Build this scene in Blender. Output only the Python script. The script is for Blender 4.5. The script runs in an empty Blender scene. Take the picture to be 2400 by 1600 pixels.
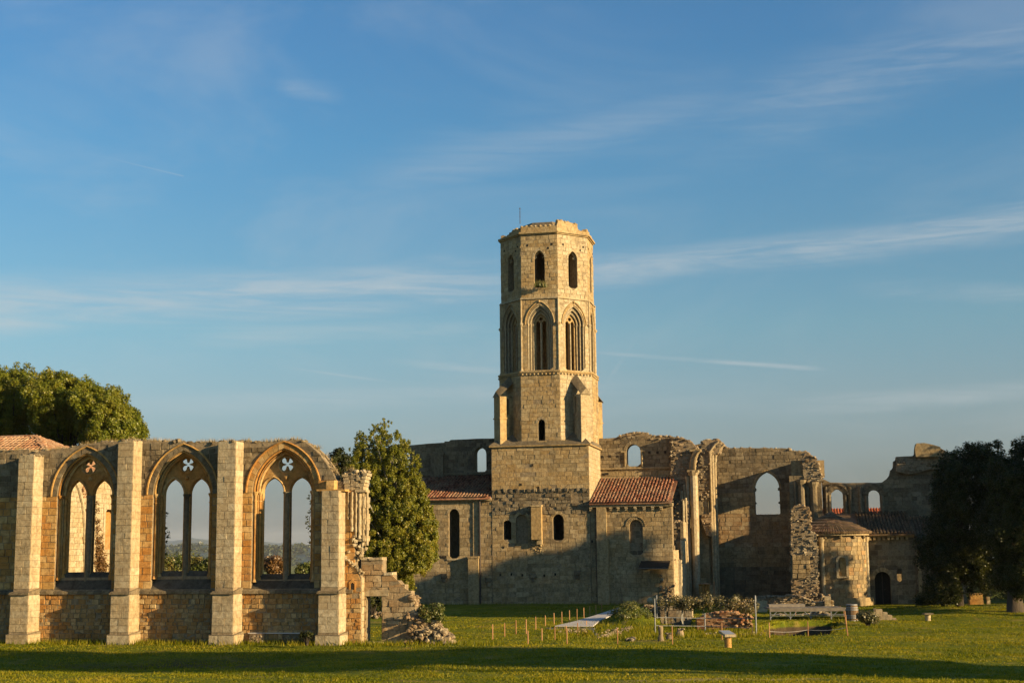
import bpy, math, random
import numpy as np
from mathutils import Vector, Matrix
R = math.radians
random.seed(7)
rng = np.random.default_rng(7)
sc = bpy.context.scene
COL = sc.collection

# ------------------------------------------------------------------ camera
FPX = 3300.0
PITCH = math.atan(487/FPX)
ROLL = R(0.6)
EYE = Vector((0, 0, 4.2))
_f = Vector((0, math.cos(PITCH), math.sin(PITCH)))
_u0 = Vector((0, -math.sin(PITCH), math.cos(PITCH)))
_r0 = Vector((1, 0, 0))
_r = _r0*math.cos(ROLL) - _u0*math.sin(ROLL)
_u = _r0*math.sin(ROLL) + _u0*math.cos(ROLL)
cam_d = bpy.data.cameras.new('camera')
cam = bpy.data.objects.new('camera', cam_d)
COL.objects.link(cam)
m = Matrix((_r, _u, -_f)).transposed().to_4x4()
m.translation = EYE
cam.matrix_world = m
cam_d.sensor_width = 36
cam_d.lens = FPX/2400*36
cam_d.clip_start = 0.5
cam_d.clip_end = 30000
sc.camera = cam

# ------------------------------------------------------------------ sky, sun, exposure
SUN_EL = 14.5
SUN_AZ = 28.0            # degrees from +X towards -Y (to the right of and behind the camera)
TANE = math.tan(R(SUN_EL))
SX, SY = math.cos(R(SUN_AZ)), -math.sin(R(SUN_AZ))
world = bpy.data.worlds.new('World'); sc.world = world; world.use_nodes = True
SKY_STRENGTH = 0.075
SUN_STRENGTH = 5.0
sun_d = bpy.data.lights.new('sun', 'SUN'); sun_d.energy = SUN_STRENGTH; sun_d.angle = R(0.5)
sun_d.color = (1.0, 0.73, 0.39)
sun = bpy.data.objects.new('sun', sun_d); COL.objects.link(sun)
sdir = Vector((SX*math.cos(R(SUN_EL)), SY*math.cos(R(SUN_EL)), math.sin(R(SUN_EL))))
sun.rotation_euler = sdir.to_track_quat('Z', 'Y').to_euler()
sc.view_settings.view_transform = 'Standard'
sc.view_settings.look = 'None'
sc.view_settings.gamma = 1
sc.view_settings.exposure = 1.15
sc.view_settings.use_curve_mapping = False
sc.cycles.max_bounces = 6
sc.cycles.diffuse_bounces = 3
sc.cycles.transparent_max_bounces = 6

class NT:
    """small helper to wire shader nodes"""
    def __init__(s, tree): s.t = tree; s.n = tree.nodes; s.l = tree.links
    def new(s, typ, **kw):
        nd = s.n.new(typ)
        for k, v in kw.items():
            if k.startswith('i_'):
                nd.inputs[k[2:].replace('_', ' ')].default_value = v
            else: setattr(nd, k, v)
        return nd
    def val(s, x, sock):
        if isinstance(x, (int, float)): sock.default_value = x
        elif isinstance(x, tuple): sock.default_value = (x + (1,)) if len(sock.default_value) == 4 and len(x) == 3 else x
        else: s.l.new(x, sock)
    def math(s, op, a, b=0.0, c=0.0, clamp=False):
        nd = s.n.new('ShaderNodeMath'); nd.operation = op; nd.use_clamp = clamp
        s.val(a, nd.inputs[0]); s.val(b, nd.inputs[1])
        if op in ('MULTIPLY_ADD', 'SMOOTH_MIN', 'COMPARE'): s.val(c, nd.inputs[2])
        return nd.outputs[0]
    def mix(s, f, a, b, blend='MIX'):
        nd = s.n.new('ShaderNodeMix'); nd.data_type = 'RGBA'; nd.blend_type = blend; nd.clamp_factor = True
        s.val(f, nd.inputs[0]); s.val(a, nd.inputs[6]); s.val(b, nd.inputs[7])
        return nd.outputs[2]
    def noise(s, vec, scale, detail=4, rough=0.55, dist=0.0):
        nd = s.n.new('ShaderNodeTexNoise'); s.val(vec, nd.inputs['Vector'])
        nd.inputs['Scale'].default_value = scale; nd.inputs['Detail'].default_value = detail
        nd.inputs['Roughness'].default_value = rough; nd.inputs['Distortion'].default_value = dist
        return nd.outputs['Fac']
    def ramp(s, f, stops):
        nd = s.n.new('ShaderNodeValToRGB'); s.val(f, nd.inputs[0]); e = nd.color_ramp.elements
        while len(e) > 1: e.remove(e[0])
        e[0].position = stops[0][0]; e[0].color = tuple(stops[0][1])[:3] + (1,)
        for p, c in stops[1:]:
            x = e.new(p); x.color = tuple(c)[:3] + (1,)
        return nd.outputs[0]
    def step(s, x, a, b):
        nd = s.n.new('ShaderNodeMapRange'); nd.interpolation_type = 'SMOOTHSTEP'; nd.clamp = True
        s.val(x, nd.inputs[0]); nd.inputs[1].default_value = a; nd.inputs[2].default_value = b
        return nd.outputs[0]
    def scalev(s, vec, sx, sy, sz):
        nd = s.n.new('ShaderNodeVectorMath'); nd.operation = 'MULTIPLY'; s.l.new(vec, nd.inputs[0])
        nd.inputs[1].default_value = (sx, sy, sz); return nd.outputs[0]

def build_sky():
    N = NT(world.node_tree); N.n.clear()
    out = N.new('ShaderNodeOutputWorld'); bg = N.new('ShaderNodeBackground')
    N.l.new(bg.outputs[0], out.inputs[0])
    sky = N.new('ShaderNodeTexSky'); sky.sky_type = 'NISHITA'; sky.sun_disc = False
    sky.sun_elevation = R(SUN_EL); sky.sun_rotation = R(90 + SUN_AZ)
    sky.altitude = 100; sky.air_density = 1.0; sky.dust_density = 0.7; sky.ozone_density = 2.0
    tc = N.new('ShaderNodeTexCoord'); g = tc.outputs['Generated']
    sep = N.new('ShaderNodeSeparateXYZ'); N.l.new(g, sep.inputs[0])
    x, y, z = sep.outputs
    el = N.math('ARCSINE', z)
    az = N.math('ARCTAN2', x, y)
    # the air low over the horizon is hazier and greyer
    grade = N.ramp(N.math('MULTIPLY', el, 2.0), SKY_GRADE)
    col = N.mix(1.0, sky.outputs[0], grade, 'MULTIPLY')
    comb = N.new('ShaderNodeCombineXYZ'); N.l.new(az, comb.inputs[0]); N.l.new(el, comb.inputs[1])
    aec = comb.outputs[0]
    # thin cirrus streaks: each is a long soft band crossing the sky at a small slope
    big = N.noise(N.scalev(aec, 5, 26, 1), 1.0, 6, 0.6, 0.6)
    fine = N.noise(N.scalev(aec, 9, 110, 1), 1.0, 8, 0.62, 1.2)
    tex = N.step(N.math('ADD', N.math('MULTIPLY', big, 0.55), N.math('MULTIPLY', fine, 0.45)), 0.36, 0.66)
    tot = None
    def px(u, v): return (u-1200)/FPX, (1287-v-(u-1200)*0.0105)/FPX
    for (u0, v0, u1, v1, wd, st, soft) in CLOUDS:
        a0, e0 = px(u0, v0); a1, e1 = px(u1, v1)
        sl = (e1-e0)/(a1-a0)
        line = N.math('MULTIPLY_ADD', az, sl, e0-sl*a0)
        wob = N.math('MULTIPLY', N.math('SUBTRACT', big, 0.5), wd/FPX*0.9)
        dd = N.math('ABSOLUTE', N.math('SUBTRACT', N.math('ADD', el, wob), line))
        band = N.math('SUBTRACT', 1.0, N.step(dd, 0.0, wd/FPX))
        win = N.math('MULTIPLY', N.step(az, a0-soft/FPX, a0+soft/FPX), N.math('SUBTRACT', 1.0, N.step(az, a1-soft/FPX, a1+soft/FPX)))
        t = N.math('MULTIPLY', N.math('MULTIPLY', band, win), st)
        tot = t if tot is None else N.math('MAXIMUM', tot, t)
    streak = N.math('MULTIPLY', tot, N.math('MULTIPLY_ADD', tex, 0.85, 0.15))
    veil = N.math('MULTIPLY', N.step(N.noise(N.scalev(aec, 3.2, 9, 1), 1.0, 5, 0.6, 0.8), 0.42, 0.75), 0.20)
    cl = N.math('MAXIMUM', streak, veil, clamp=True)
    # contrail
    a0, e0 = px(85, 382); a1, e1 = px(425, 441); sl = (e1-e0)/(a1-a0)
    dd = N.math('ABSOLUTE', N.math('SUBTRACT', el, N.math('MULTIPLY_ADD', az, sl, e0-sl*a0)))
    tr = N.math('MULTIPLY', N.math('SUBTRACT', 1.0, N.step(dd, 0.0, 2.6/FPX)),
                N.math('MULTIPLY', N.step(az, a0, a1), N.math('SUBTRACT', 1.0, N.step(az, a1, a1+4/FPX))))
    cl = N.math('MAXIMUM', cl, N.math('MULTIPLY', tr, 0.28))
    col = N.mix(cl, col, CLOUD_COL)
    N.l.new(col, bg.inputs[0]); bg.inputs[1].default_value = SKY_STRENGTH
SKY_GRADE = [(0.01, (.20, .27, .43)), (.038, (.185, .235, .36)), (.129, (.43, .46, .545)), (.209, (.55, .60, .64)), (.307, (.53, .70, .71)), (.569, (.41, .75, .87)), (.733, (.40, .74, .92))]
CLOUD_COL = (3.3, 3.55, 3.65)
# u0, v0, u1, v1 (picture positions the streak runs through), half width, strength, softness of its ends
CLOUDS = [(-200, 765, 1190, 655, 85, 0.75, 300), (1250, 650, 2700, 545, 62, 0.62, 200), (-200, 805, 700, 725, 50, 0.6, 200), (400, 800, 1150, 770, 46, 0.3, 200),
          (930, 852, 1200, 872, 18, 0.4, 90), (1400, 830, 1900, 875, 9, 0.5, 60), (650, 225, 780, 240, 34, 0.35, 40),
          (1700, 310, 2600, 110, 150, 0.3, 300), (900, 420, 1700, 250, 90, 0.25, 200), (400, 960, 1500, 900, 40, 0.3, 300),
          (1850, 960, 2600, 930, 34, 0.4, 160), (420, 200, 520, 190, 24, 0.2, 40), (680, 870, 900, 898, 5, 0.3, 60),
          (1380, 960, 1500, 790, 18, 0.22, 30), (2050, 700, 2600, 745, 34, 0.25, 120)]
build_sky()

# ------------------------------------------------------------------ frames and picture helpers
def ray(u, v):
    x = (u-1200)/FPX; y = (800-v)/FPX
    return _f + _r*x + _u*y
def zpx(u, v, z=0.0):
    """the point at height z that lies along the picture position u, v"""
    d = ray(u, v); t = (z-EYE.z)/d.z
    return EYE + d*t
def ypx(u, v, Y):
    d = ray(u, v); return EYE + d*(Y/d.y)
ANG = R(-12)
def frame(x, y): return Matrix.Translation((x, y, 0)) @ Matrix.Rotation(ANG, 4, 'Z')
FR = frame(-8.0, 66.0)      # refectory wall
FC = frame(-1.55, 109.0)    # church

class Plane:
    def __init__(s, fr, o, deg=0.0):
        s.M = fr; s.o = Vector(o); a = R(deg)
        s.ex = Vector((math.cos(a), math.sin(a), 0)); s.n = Vector((math.sin(a), -math.cos(a), 0))
        s.inv = fr.inverted()
    def pt(s, x, z, d=0.0): return s.o + s.ex*x + Vector((0, 0, z)) + s.n*d
    def px(s, u, v, d=0.0):
        ro = s.inv @ EYE; rd = (s.inv.to_3x3()) @ ray(u, v)
        t = (d-(ro-s.o).dot(s.n))/rd.dot(s.n); p = ro+rd*t
        return ((p-s.o).dot(s.ex), p.z-s.o.z)
    def pxs(s, pts, d=0.0): return [s.px(u, v, d) for u, v in pts]

# ------------------------------------------------------------------ materials
def new_mat(name):
    m = bpy.data.materials.new(name); m.use_nodes = True; N = NT(m.node_tree); N.n.clear()
    out = N.new('ShaderNodeOutputMaterial'); b = N.new('ShaderNodeBsdfPrincipled')
    b.inputs['Roughness'].default_value = 0.9
    b.inputs['Specular IOR Level'].default_value = 0.15
    N.l.new(b.outputs[0], out.inputs[0])
    return m, N, b, out
STONE_K = 0.92
def tint(N):
    a = N.new('ShaderNodeAttribute'); a.attribute_name = 'tint'; return a.outputs['Fac']
def stone_mat(name, light, mid, dark, accent=None, acc_amt=0.0, crust=0.4, crust_col=(0.06, 0.055, 0.045), bump=0.5, vscale=1.0, seed=0.0, k=STONE_K):
    light, mid, dark = [tuple(x*k for x in c) for c in (light, mid, dark)]
    if accent: accent = tuple(x*k for x in accent)
    m, N, b, out = new_mat(name)
    pos = N.new('ShaderNodeNewGeometry').outputs['Position']
    off = N.new('ShaderNodeVectorMath'); off.operation = 'ADD'; N.l.new(pos, off.inputs[0]); off.inputs[1].default_value = (seed, seed*1.7, seed*0.6)
    pos = off.outputs[0]
    t = tint(N)
    big = N.noise(pos, 0.16*vscale, 4, 0.55)
    t2 = N.math('ADD', N.math('MULTIPLY', t, 0.8), N.math('MULTIPLY_ADD', big, 0.9, -0.35), clamp=True)
    c = N.ramp(t2, [(0.0, dark), (0.35, mid), (0.75, light), (1.0, tuple(min(0.62, x*1.12) for x in light))])
    n1 = N.noise(pos, 0.45*vscale, 5, 0.6)
    if accent:
        f = N.math('MULTIPLY', N.step(N.math('ADD', n1, N.math('MULTIPLY', N.math('FRACT', N.math('MULTIPLY', t, 7.31)), 0.22)), 0.5, 0.72), acc_amt)
        c = N.mix(f, c, accent)
    n2 = N.noise(pos, 5.0, 7, 0.72)
    c = N.mix(N.step(n2, 0.38, 0.68), c, N.mix(1.0, c, (0.60, 0.57, 0.52), 'MULTIPLY'))
    n3 = N.noise(pos, 15.0, 4, 0.6)
    c = N.mix(N.math('MULTIPLY', N.step(n3, 0.52, 0.66), 0.35), c, N.mix(1.0, c, (1.3, 1.28, 1.2), 'MULTIPLY'))
    st = N.noise(N.scalev(pos, 1.3, 1.3, 0.30), 1.0, 8, 0.72, 0.5)
    c = N.mix(N.math('MULTIPLY', N.step(st, 0.50, 0.66), crust), c, crust_col)
    pt = N.noise(pos, 1.1, 8, 0.75, 0.8)
    c = N.mix(N.math('MULTIPLY', N.step(pt, 0.54, 0.64), crust*0.7), c, (crust_col[0]*2.2, crust_col[1]*2.1, crust_col[2]*1.7))
    sp = N.noise(pos, 26.0, 3, 0.6)
    c = N.mix(N.math('MULTIPLY', N.step(sp, 0.60, 0.70), 0.5*crust+0.12), c, crust_col)
    N.l.new(c, b.inputs['Base Color'])
    h = N.math('ADD', N.math('MULTIPLY', n2, 0.8), N.math('MULTIPLY', N.noise(pos, 24.0, 5, 0.65), 0.35))
    bp = N.new('ShaderNodeBump'); bp.inputs['Strength'].default_value = bump; bp.inputs['Distance'].default_value = 0.07
    N.l.new(h, bp.inputs['Height']); N.l.new(bp.outputs[0], b.inputs['Normal'])
    return m
def simple_mat(name, c1, c2, scale=8.0, rough=0.85, bump=0.3, metal=0.0, stretch=(1, 1, 1), dist=0.02):
    m, N, b, out = new_mat(name)
    pos = N.new('ShaderNodeNewGeometry').outputs['Position']; t = tint(N)
    n = N.noise(N.scalev(pos, *stretch), scale, 5, 0.62)
    f = N.math('ADD', N.math('MULTIPLY', n, 0.7), N.math('MULTIPLY', t, 0.45))
    c = N.mix(N.step(f, 0.3, 0.85), c1, c2)
    N.l.new(c, b.inputs['Base Color']); b.inputs['Roughness'].default_value = rough; b.inputs['Metallic'].default_value = metal
    bp = N.new('ShaderNodeBump'); bp.inputs['Strength'].default_value = bump; bp.inputs['Distance'].default_value = dist
    N.l.new(n, bp.inputs['Height']); N.l.new(bp.outputs[0], b.inputs['Normal'])
    return m
def leaf_mat(name, c_dark, c_mid, c_light, trans=0.35, accent=None, acc=0.0, spec=0.4):
    m, N, b, out = new_mat(name)
    pos = N.new('ShaderNodeNewGeometry').outputs['Position']; t = tint(N)
    c = N.ramp(t, [(0.0, c_dark), (0.5, c_mid), (1.0, c_light)])
    n = N.noise(pos, 0.55, 4, 0.6)
    c = N.mix(N.math('MULTIPLY', N.step(n, 0.42, 0.7), 0.5), c, c_light)
    if accent: c = N.mix(N.math('MULTIPLY', N.step(N.math('ADD', N.math('MULTIPLY', n, 0.8), N.math('MULTIPLY', t, 0.3)), 0.55, 0.75), acc), c, accent)
    N.l.new(c, b.inputs['Base Color']); b.inputs['Roughness'].default_value = 0.42; b.inputs['Specular IOR Level'].default_value = spec
    tr = N.new('ShaderNodeBsdfTranslucent'); N.l.new(N.mix(1.0, c, (1.0, 1.0, 0.45), 'MULTIPLY'), tr.inputs[0])
    mx = N.new('ShaderNodeMixShader'); mx.inputs[0].default_value = trans
    N.l.new(b.outputs[0], mx.inputs[1]); N.l.new(tr.outputs[0], mx.inputs[2]); N.l.new(mx.outputs[0], out.inputs[0])
    return m

M = {}
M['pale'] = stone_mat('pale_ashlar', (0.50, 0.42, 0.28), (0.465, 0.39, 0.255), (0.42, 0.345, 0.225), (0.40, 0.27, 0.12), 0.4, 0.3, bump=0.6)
M['warm'] = stone_mat('warm_ashlar', (0.58, 0.40, 0.18), (0.52, 0.32, 0.11), (0.40, 0.22, 0.07), (0.50, 0.22, 0.045), 0.8, 0.22, bump=0.45, seed=3)
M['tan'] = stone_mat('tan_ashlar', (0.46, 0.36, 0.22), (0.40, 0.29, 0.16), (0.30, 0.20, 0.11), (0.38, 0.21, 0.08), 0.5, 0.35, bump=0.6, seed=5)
M['rough'] = stone_mat('coursed_rubble', (0.52, 0.38, 0.19), (0.42, 0.27, 0.11), (0.28, 0.16, 0.06), (0.46, 0.21, 0.05), 0.7, 0.3, bump=0.8, seed=8)
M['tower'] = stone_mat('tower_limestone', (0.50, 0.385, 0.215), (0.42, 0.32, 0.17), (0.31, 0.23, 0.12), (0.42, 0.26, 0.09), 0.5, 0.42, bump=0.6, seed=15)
M['nave'] = stone_mat('nave_limestone', (0.44, 0.345, 0.20), (0.35, 0.27, 0.15), (0.24, 0.18, 0.10), (0.38, 0.24, 0.09), 0.3, 0.5, bump=0.6, seed=22)
M['grey'] = stone_mat('weathered_grey_stone_shade_tinted', (0.28, 0.23, 0.15), (0.19, 0.153, 0.10), (0.11, 0.088, 0.057), (0.30, 0.22, 0.11), 0.3, 0.6, bump=0.8, seed=31)  # weathered stone, also darkened to deepen shade on transept and choir walls
M['rubble'] = stone_mat('rubble_core', (0.42, 0.35, 0.24), (0.26, 0.21, 0.14), (0.13, 0.10, 0.065), (0.32, 0.20, 0.10), 0.4, 0.4, bump=0.9, seed=40)
M['mortar'] = stone_mat('lime_mortar', (0.34, 0.265, 0.165), (0.29, 0.225, 0.14), (0.24, 0.185, 0.115), None, 0, 0.45, bump=0.8, seed=50)
M['dark'] = simple_mat('dark_timber_hole_shade', (0.015, 0.012, 0.01), (0.035, 0.028, 0.02), 6)  # timber, and the painted shade inside small wall holes
M['tile'] = stone_mat('clay_tile', (0.42, 0.20, 0.12), (0.26, 0.095, 0.05), (0.11, 0.045, 0.03), (0.34, 0.25, 0.16), 0.6, 0.5, (0.05, 0.04, 0.03), bump=0.4, seed=60)
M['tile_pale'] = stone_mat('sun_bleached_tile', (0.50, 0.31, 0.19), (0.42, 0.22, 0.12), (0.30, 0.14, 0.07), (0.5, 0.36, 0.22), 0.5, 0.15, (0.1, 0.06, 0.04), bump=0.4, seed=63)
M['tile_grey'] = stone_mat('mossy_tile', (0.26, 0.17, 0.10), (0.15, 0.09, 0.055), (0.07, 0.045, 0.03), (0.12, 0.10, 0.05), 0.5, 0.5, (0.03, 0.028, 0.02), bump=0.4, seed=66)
M['tile_red'] = stone_mat('red_tile', (0.48, 0.14, 0.06), (0.42, 0.11, 0.045), (0.32, 0.08, 0.03), None, 0, 0.12, bump=0.3, seed=69)
M['brick'] = stone_mat('old_brick', (0.46, 0.27, 0.15), (0.27, 0.11, 0.05), (0.13, 0.05, 0.028), (0.36, 0.24, 0.12), 0.5, 0.3, bump=0.6, seed=72)
M['wood'] = simple_mat('stake_wood', (0.24, 0.12, 0.055), (0.40, 0.22, 0.11), 5, 0.8, 0.3, stretch=(4, 4, 0.6))
M['oldwood'] = simple_mat('weathered_wood', (0.11, 0.095, 0.08), (0.24, 0.21, 0.17), 6, 0.85, 0.4)
M['board'] = simple_mat('pale_board', (0.38, 0.36, 0.34), (0.50, 0.47, 0.44), 2.5, 0.8, 0.2)
M['metal'] = simple_mat('galvanised_steel', (0.16, 0.17, 0.18), (0.26, 0.27, 0.28), 6, 0.5, 0.1, 0.3)
M['pipe'] = simple_mat('drain_pipe', (0.05, 0.04, 0.035), (0.10, 0.07, 0.05), 6, 0.6, 0.1)
M['bark'] = simple_mat('bark', (0.03, 0.024, 0.018), (0.075, 0.06, 0.045), 5, 0.95, 0.8, stretch=(3, 3, 0.5), dist=0.05)
M['bark_pale'] = simple_mat('poplar_bark', (0.16, 0.15, 0.12), (0.32, 0.30, 0.25), 5, 0.9, 0.6, stretch=(2, 2, 0.6), dist=0.04)
M['panel'] = simple_mat('engraved_panel', (0.20, 0.22, 0.24), (0.34, 0.36, 0.38), 14, 0.35, 0.1)
M['leaf'] = leaf_mat('plane_leaves', (0.085, 0.11, 0.010), (0.17, 0.195, 0.015), (0.29, 0.28, 0.03), 0.5, (0.24, 0.18, 0.03), 0.35)
M['leaf_pop'] = leaf_mat('poplar_leaves', (0.10, 0.12, 0.014), (0.19, 0.20, 0.02), (0.30, 0.28, 0.04), 0.5, (0.36, 0.22, 0.02), 0.3)
M['leaf_dark'] = leaf_mat('holm_oak_leaves', (0.012, 0.017, 0.004), (0.028, 0.035, 0.008), (0.075, 0.078, 0.018), 0.25, spec=0.2)
M['leaf_bush'] = leaf_mat('bush_leaves', (0.05, 0.075, 0.015), (0.10, 0.12, 0.025), (0.18, 0.17, 0.05), 0.3, (0.24, 0.15, 0.05), 0.5)
M['leaf_brown'] = leaf_mat('russet_leaves', (0.09, 0.05, 0.02), (0.17, 0.09, 0.03), (0.24, 0.14, 0.05), 0.3)
M['leaf_vine'] = leaf_mat('vine_leaves', (0.03, 0.04, 0.012), (0.10, 0.095, 0.03), (0.32, 0.26, 0.15), 0.25, (0.30, 0.18, 0.08), 0.5)
M['dry'] = leaf_mat('dry_grass', (0.20, 0.14, 0.05), (0.30, 0.21, 0.08), (0.38, 0.29, 0.13), 0.3)
M['blade'] = leaf_mat('grass_blades', (0.07, 0.095, 0.005), (0.165, 0.175, 0.007), (0.29, 0.25, 0.015), 0.45, (0.36, 0.26, 0.03), 0.4, spec=0.1)
M['far'] = leaf_mat('distant_woods', (0.03, 0.045, 0.02), (0.045, 0.06, 0.025), (0.07, 0.08, 0.035), 0.1)

# ------------------------------------------------------------------ mesh building
_g = (1+5**.5)/2
ICO_V = [Vector(p).normalized() for p in ((-1, _g, 0), (1, _g, 0), (-1, -_g, 0), (1, -_g, 0), (0, -1, _g), (0, 1, _g), (0, -1, -_g), (0, 1, -_g), (_g, 0, -1), (_g, 0, 1), (-_g, 0, -1), (-_g, 0, 1))]
ICO_F = [(0, 11, 5), (0, 5, 1), (0, 1, 7), (0, 7, 10), (0, 10, 11), (1, 5, 9), (5, 11, 4), (11, 10, 2), (10, 7, 6), (7, 1, 8), (3, 9, 4), (3, 4, 2), (3, 2, 6), (3, 6, 8), (3, 8, 9), (4, 9, 5), (2, 4, 11), (6, 2, 10), (8, 6, 7), (9, 8, 1)]
class MB:
    def __init__(s): s.v = []; s.f = []; s.t = []
    def face(s, pts, t=None):
        i = len(s.v); s.v.extend([tuple(p) for p in pts]); s.f.append(tuple(range(i, i+len(pts)))); s.t.append(random.random() if t is None else t)
    def hexa(s, p, t=None, skip=()):
        """p: 8 points, 0-3 back ring, 4-7 front ring"""
        i = len(s.v); s.v.extend([tuple(q) for q in p]); t = random.random() if t is None else t
        for k, f in enumerate(((3, 2, 1, 0), (4, 5, 6, 7), (0, 1, 5, 4), (1, 2, 6, 5), (2, 3, 7, 6), (3, 0, 4, 7))):
            if k in skip: continue
            s.f.append(tuple(i+j for j in f)); s.t.append(t)
    def box(s, x0, x1, y0, y1, z0, z1, t=None, jit=0.0):
        P = [Vector((x0, y1, z0)), Vector((x1, y1, z0)), Vector((x1, y1, z1)), Vector((x0, y1, z1)),
             Vector((x0, y0, z0)), Vector((x1, y0, z0)), Vector((x1, y0, z1)), Vector((x0, y0, z1))]
        if jit: P = [p+Vector([random.uniform(-jit, jit) for _ in range(3)]) for p in P]
        s.hexa(P, t)
    def rock(s, c, sx, sy, sz, t=None, jit=0.28, rot=3.1):
        R3 = Matrix.Rotation(random.uniform(-rot, rot), 3, 'X') @ Matrix.Rotation(random.uniform(-rot, rot), 3, 'Y') @ Matrix.Rotation(random.uniform(-rot, rot), 3, 'Z') if rot > 1 else Matrix.Rotation(random.uniform(-rot, rot), 3, 'Z')
        c = Vector(c); i = len(s.v); t = random.random() if t is None else t; m_ = (sx+sy+sz)/3; k = 0.5
        for p in ICO_V:
            q = R3 @ (p*random.uniform(1-jit*1.1, 1+jit*.6))
            s.v.append((c.x+q.x*(sx*k+m_*(1-k))*.58, c.y+q.y*(sy*k+m_*(1-k))*.58, c.z+q.z*(sz*.8+m_*.2)*.58))
        for f in ICO_F: s.f.append((i+f[0], i+f[1], i+f[2])); s.t.append(t)
    def slab(s, pl, outer, holes, d0, d1, t=0.5, back=True):
        """flat wall piece in plane pl between depths d0 (front) and d1 (back) with holes cut right through"""
        loops = [outer]+list(holes); flat = [p for l in loops for p in l]
        n = len(flat); i = len(s.v)
        s.v.extend([tuple(pl.pt(x, z, d0)) for x, z in flat]); s.v.extend([tuple(pl.pt(x, z, d1)) for x, z in flat])
        E = [(l[k], l[(k+1) % len(l)]) for l in loops for k in range(len(l))]
        lv = sorted(set(round(p[1], 5) for p in flat))
        for za, zb in zip(lv[:-1], lv[1:]):
            if zb-za < 1e-4: continue
            zm = (za+zb)/2; X = []
            for (x0, z0), (x1, z1) in E:
                if (z0 <= zm) != (z1 <= zm):
                    f = lambda z: x0+(z-z0)*(x1-x0)/(z1-z0)
                    X.append((f(zm), f(za), f(zb)))
            X.sort()
            for a, b in zip(X[0::2], X[1::2]):
                s.face([pl.pt(a[1], za, d0), pl.pt(b[1], za, d0), pl.pt(b[2], zb, d0), pl.pt(a[2], zb, d0)], t)
                if back: s.face([pl.pt(b[1], za, d1), pl.pt(a[1], za, d1), pl.pt(a[2], zb, d1), pl.pt(b[2], zb, d1)], t)
        o = 0
        for l in loops:
            m_ = len(l)
            for k in range(m_):
                a, b = o+k, o+(k+1) % m_
                s.f.append((i+a, i+b, i+n+b, i+n+a)); s.t.append(t)
            o += m_
    def tube(s, pts, rad, n=6, t=None, cap=True):
        pts = [Vector(p) for p in pts]; t = random.random() if t is None else t
        rad = rad if isinstance(rad, (list, tuple)) else [rad]*len(pts); i = len(s.v)
        for k, p in enumerate(pts):
            d = (pts[min(k+1, len(pts)-1)]-pts[max(k-1, 0)])
            d = d.normalized() if d.length > 1e-6 else Vector((0, 0, 1))
            a = Vector((0, 0, 1)) if abs(d.z) < 0.9 else Vector((0, 1, 0))
            e1 = d.cross(a).normalized(); e2 = d.cross(e1)
            for j in range(n):
                th = 2*math.pi*j/n
                s.v.append(tuple(p+(e1*math.cos(th)+e2*math.sin(th))*rad[k]))
        for k in range(len(pts)-1):
            for j in range(n):
                a = i+k*n+j; b = i+k*n+(j+1) % n
                s.f.append((a, b, b+n, a+n)); s.t.append(t)
        if cap:
            s.f.append(tuple(i+j for j in range(n))); s.t.append(t)
            s.f.append(tuple(i+(len(pts)-1)*n+j for j in reversed(range(n)))); s.t.append(t)
    def lathe(s, c, prof, n=14, t=0.5):
        c = Vector(c); i = len(s.v)
        for (r, z) in prof:
            for j in range(n):
                th = 2*math.pi*j/n; s.v.append((c.x+r*math.cos(th), c.y+r*math.sin(th), c.z+z))
        for k in range(len(prof)-1):
            for j in range(n):
                a = i+k*n+j; b = i+k*n+(j+1) % n
                s.f.append((a, b, b+n, a+n)); s.t.append(t)
        s.f.append(tuple(i+j for j in reversed(range(n)))); s.t.append(t)
        s.f.append(tuple(i+(len(prof)-1)*n+j for j in range(n))); s.t.append(t)
    def prism(s, foot, z0, ztop, t=0.5):
        """foot: list of (x, y); ztop: number or one height per corner"""
        zt = ztop if isinstance(ztop, (list, tuple)) else [ztop]*len(foot)
        z0 = z0 if isinstance(z0, (list, tuple)) else [z0]*len(foot)
        i = len(s.v); n = len(foot)
        s.v.extend([(x, y, z) for (x, y), z in zip(foot, z0)]); s.v.extend([(x, y, z) for (x, y), z in zip(foot, zt)])
        for k in range(n):
            a, b = k, (k+1) % n
            s.f.append((i+a, i+b, i+n+b, i+n+a)); s.t.append(t)
        s.f.append(tuple(i+k for k in reversed(range(n)))); s.t.append(t)
        s.f.append(tuple(i+n+k for k in range(n))); s.t.append(t)
    def mesh(s, name, mat, smooth=False):
        me = bpy.data.meshes.new(name); me.from_pydata(s.v, [], s.f)
        at = me.attributes.new('tint', 'FLOAT', 'FACE'); at.data.foreach_set('value', s.t)
        me.materials.append(mat)
        if smooth: me.polygons.foreach_set('use_smooth', [True]*len(me.polygons))
        return me
    def build(s, name, mat, parent=None, kind=None, label=None, smooth=False):
        o = bpy.data.objects.new(name, s.mesh(name, mat, smooth)); COL.objects.link(o)
        if parent is not None: o.parent = parent
        if kind: o['kind'] = kind
        if label: o['label'] = label
        return o
def tag(o, label, cat, group=None):
    o['label'] = label; o['category'] = cat
    if group: o['group'] = group
    return o

def arch(cx, half, zs, rise, n=8):
    """points over a pointed (or round, rise = half) arch, left springing to right springing"""
    rise = max(rise, half*1.0001); r = (half*half+rise*rise)/(2*half); th = math.acos(max(-1, min(1, (half-r)/r)))
    L = [(cx-half+r + r*math.cos(math.pi-(math.pi-th)*k/n), zs + r*math.sin(math.pi-(math.pi-th)*k/n)) for k in range(n+1)]
    return L + [(2*cx-x, z) for x, z in reversed(L[:-1])]
def opening(cx, half, zb, zs, rise, n=8): return [(cx-half, zb)] + arch(cx, half, zs, rise, n) + [(cx+half, zb)]

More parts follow.
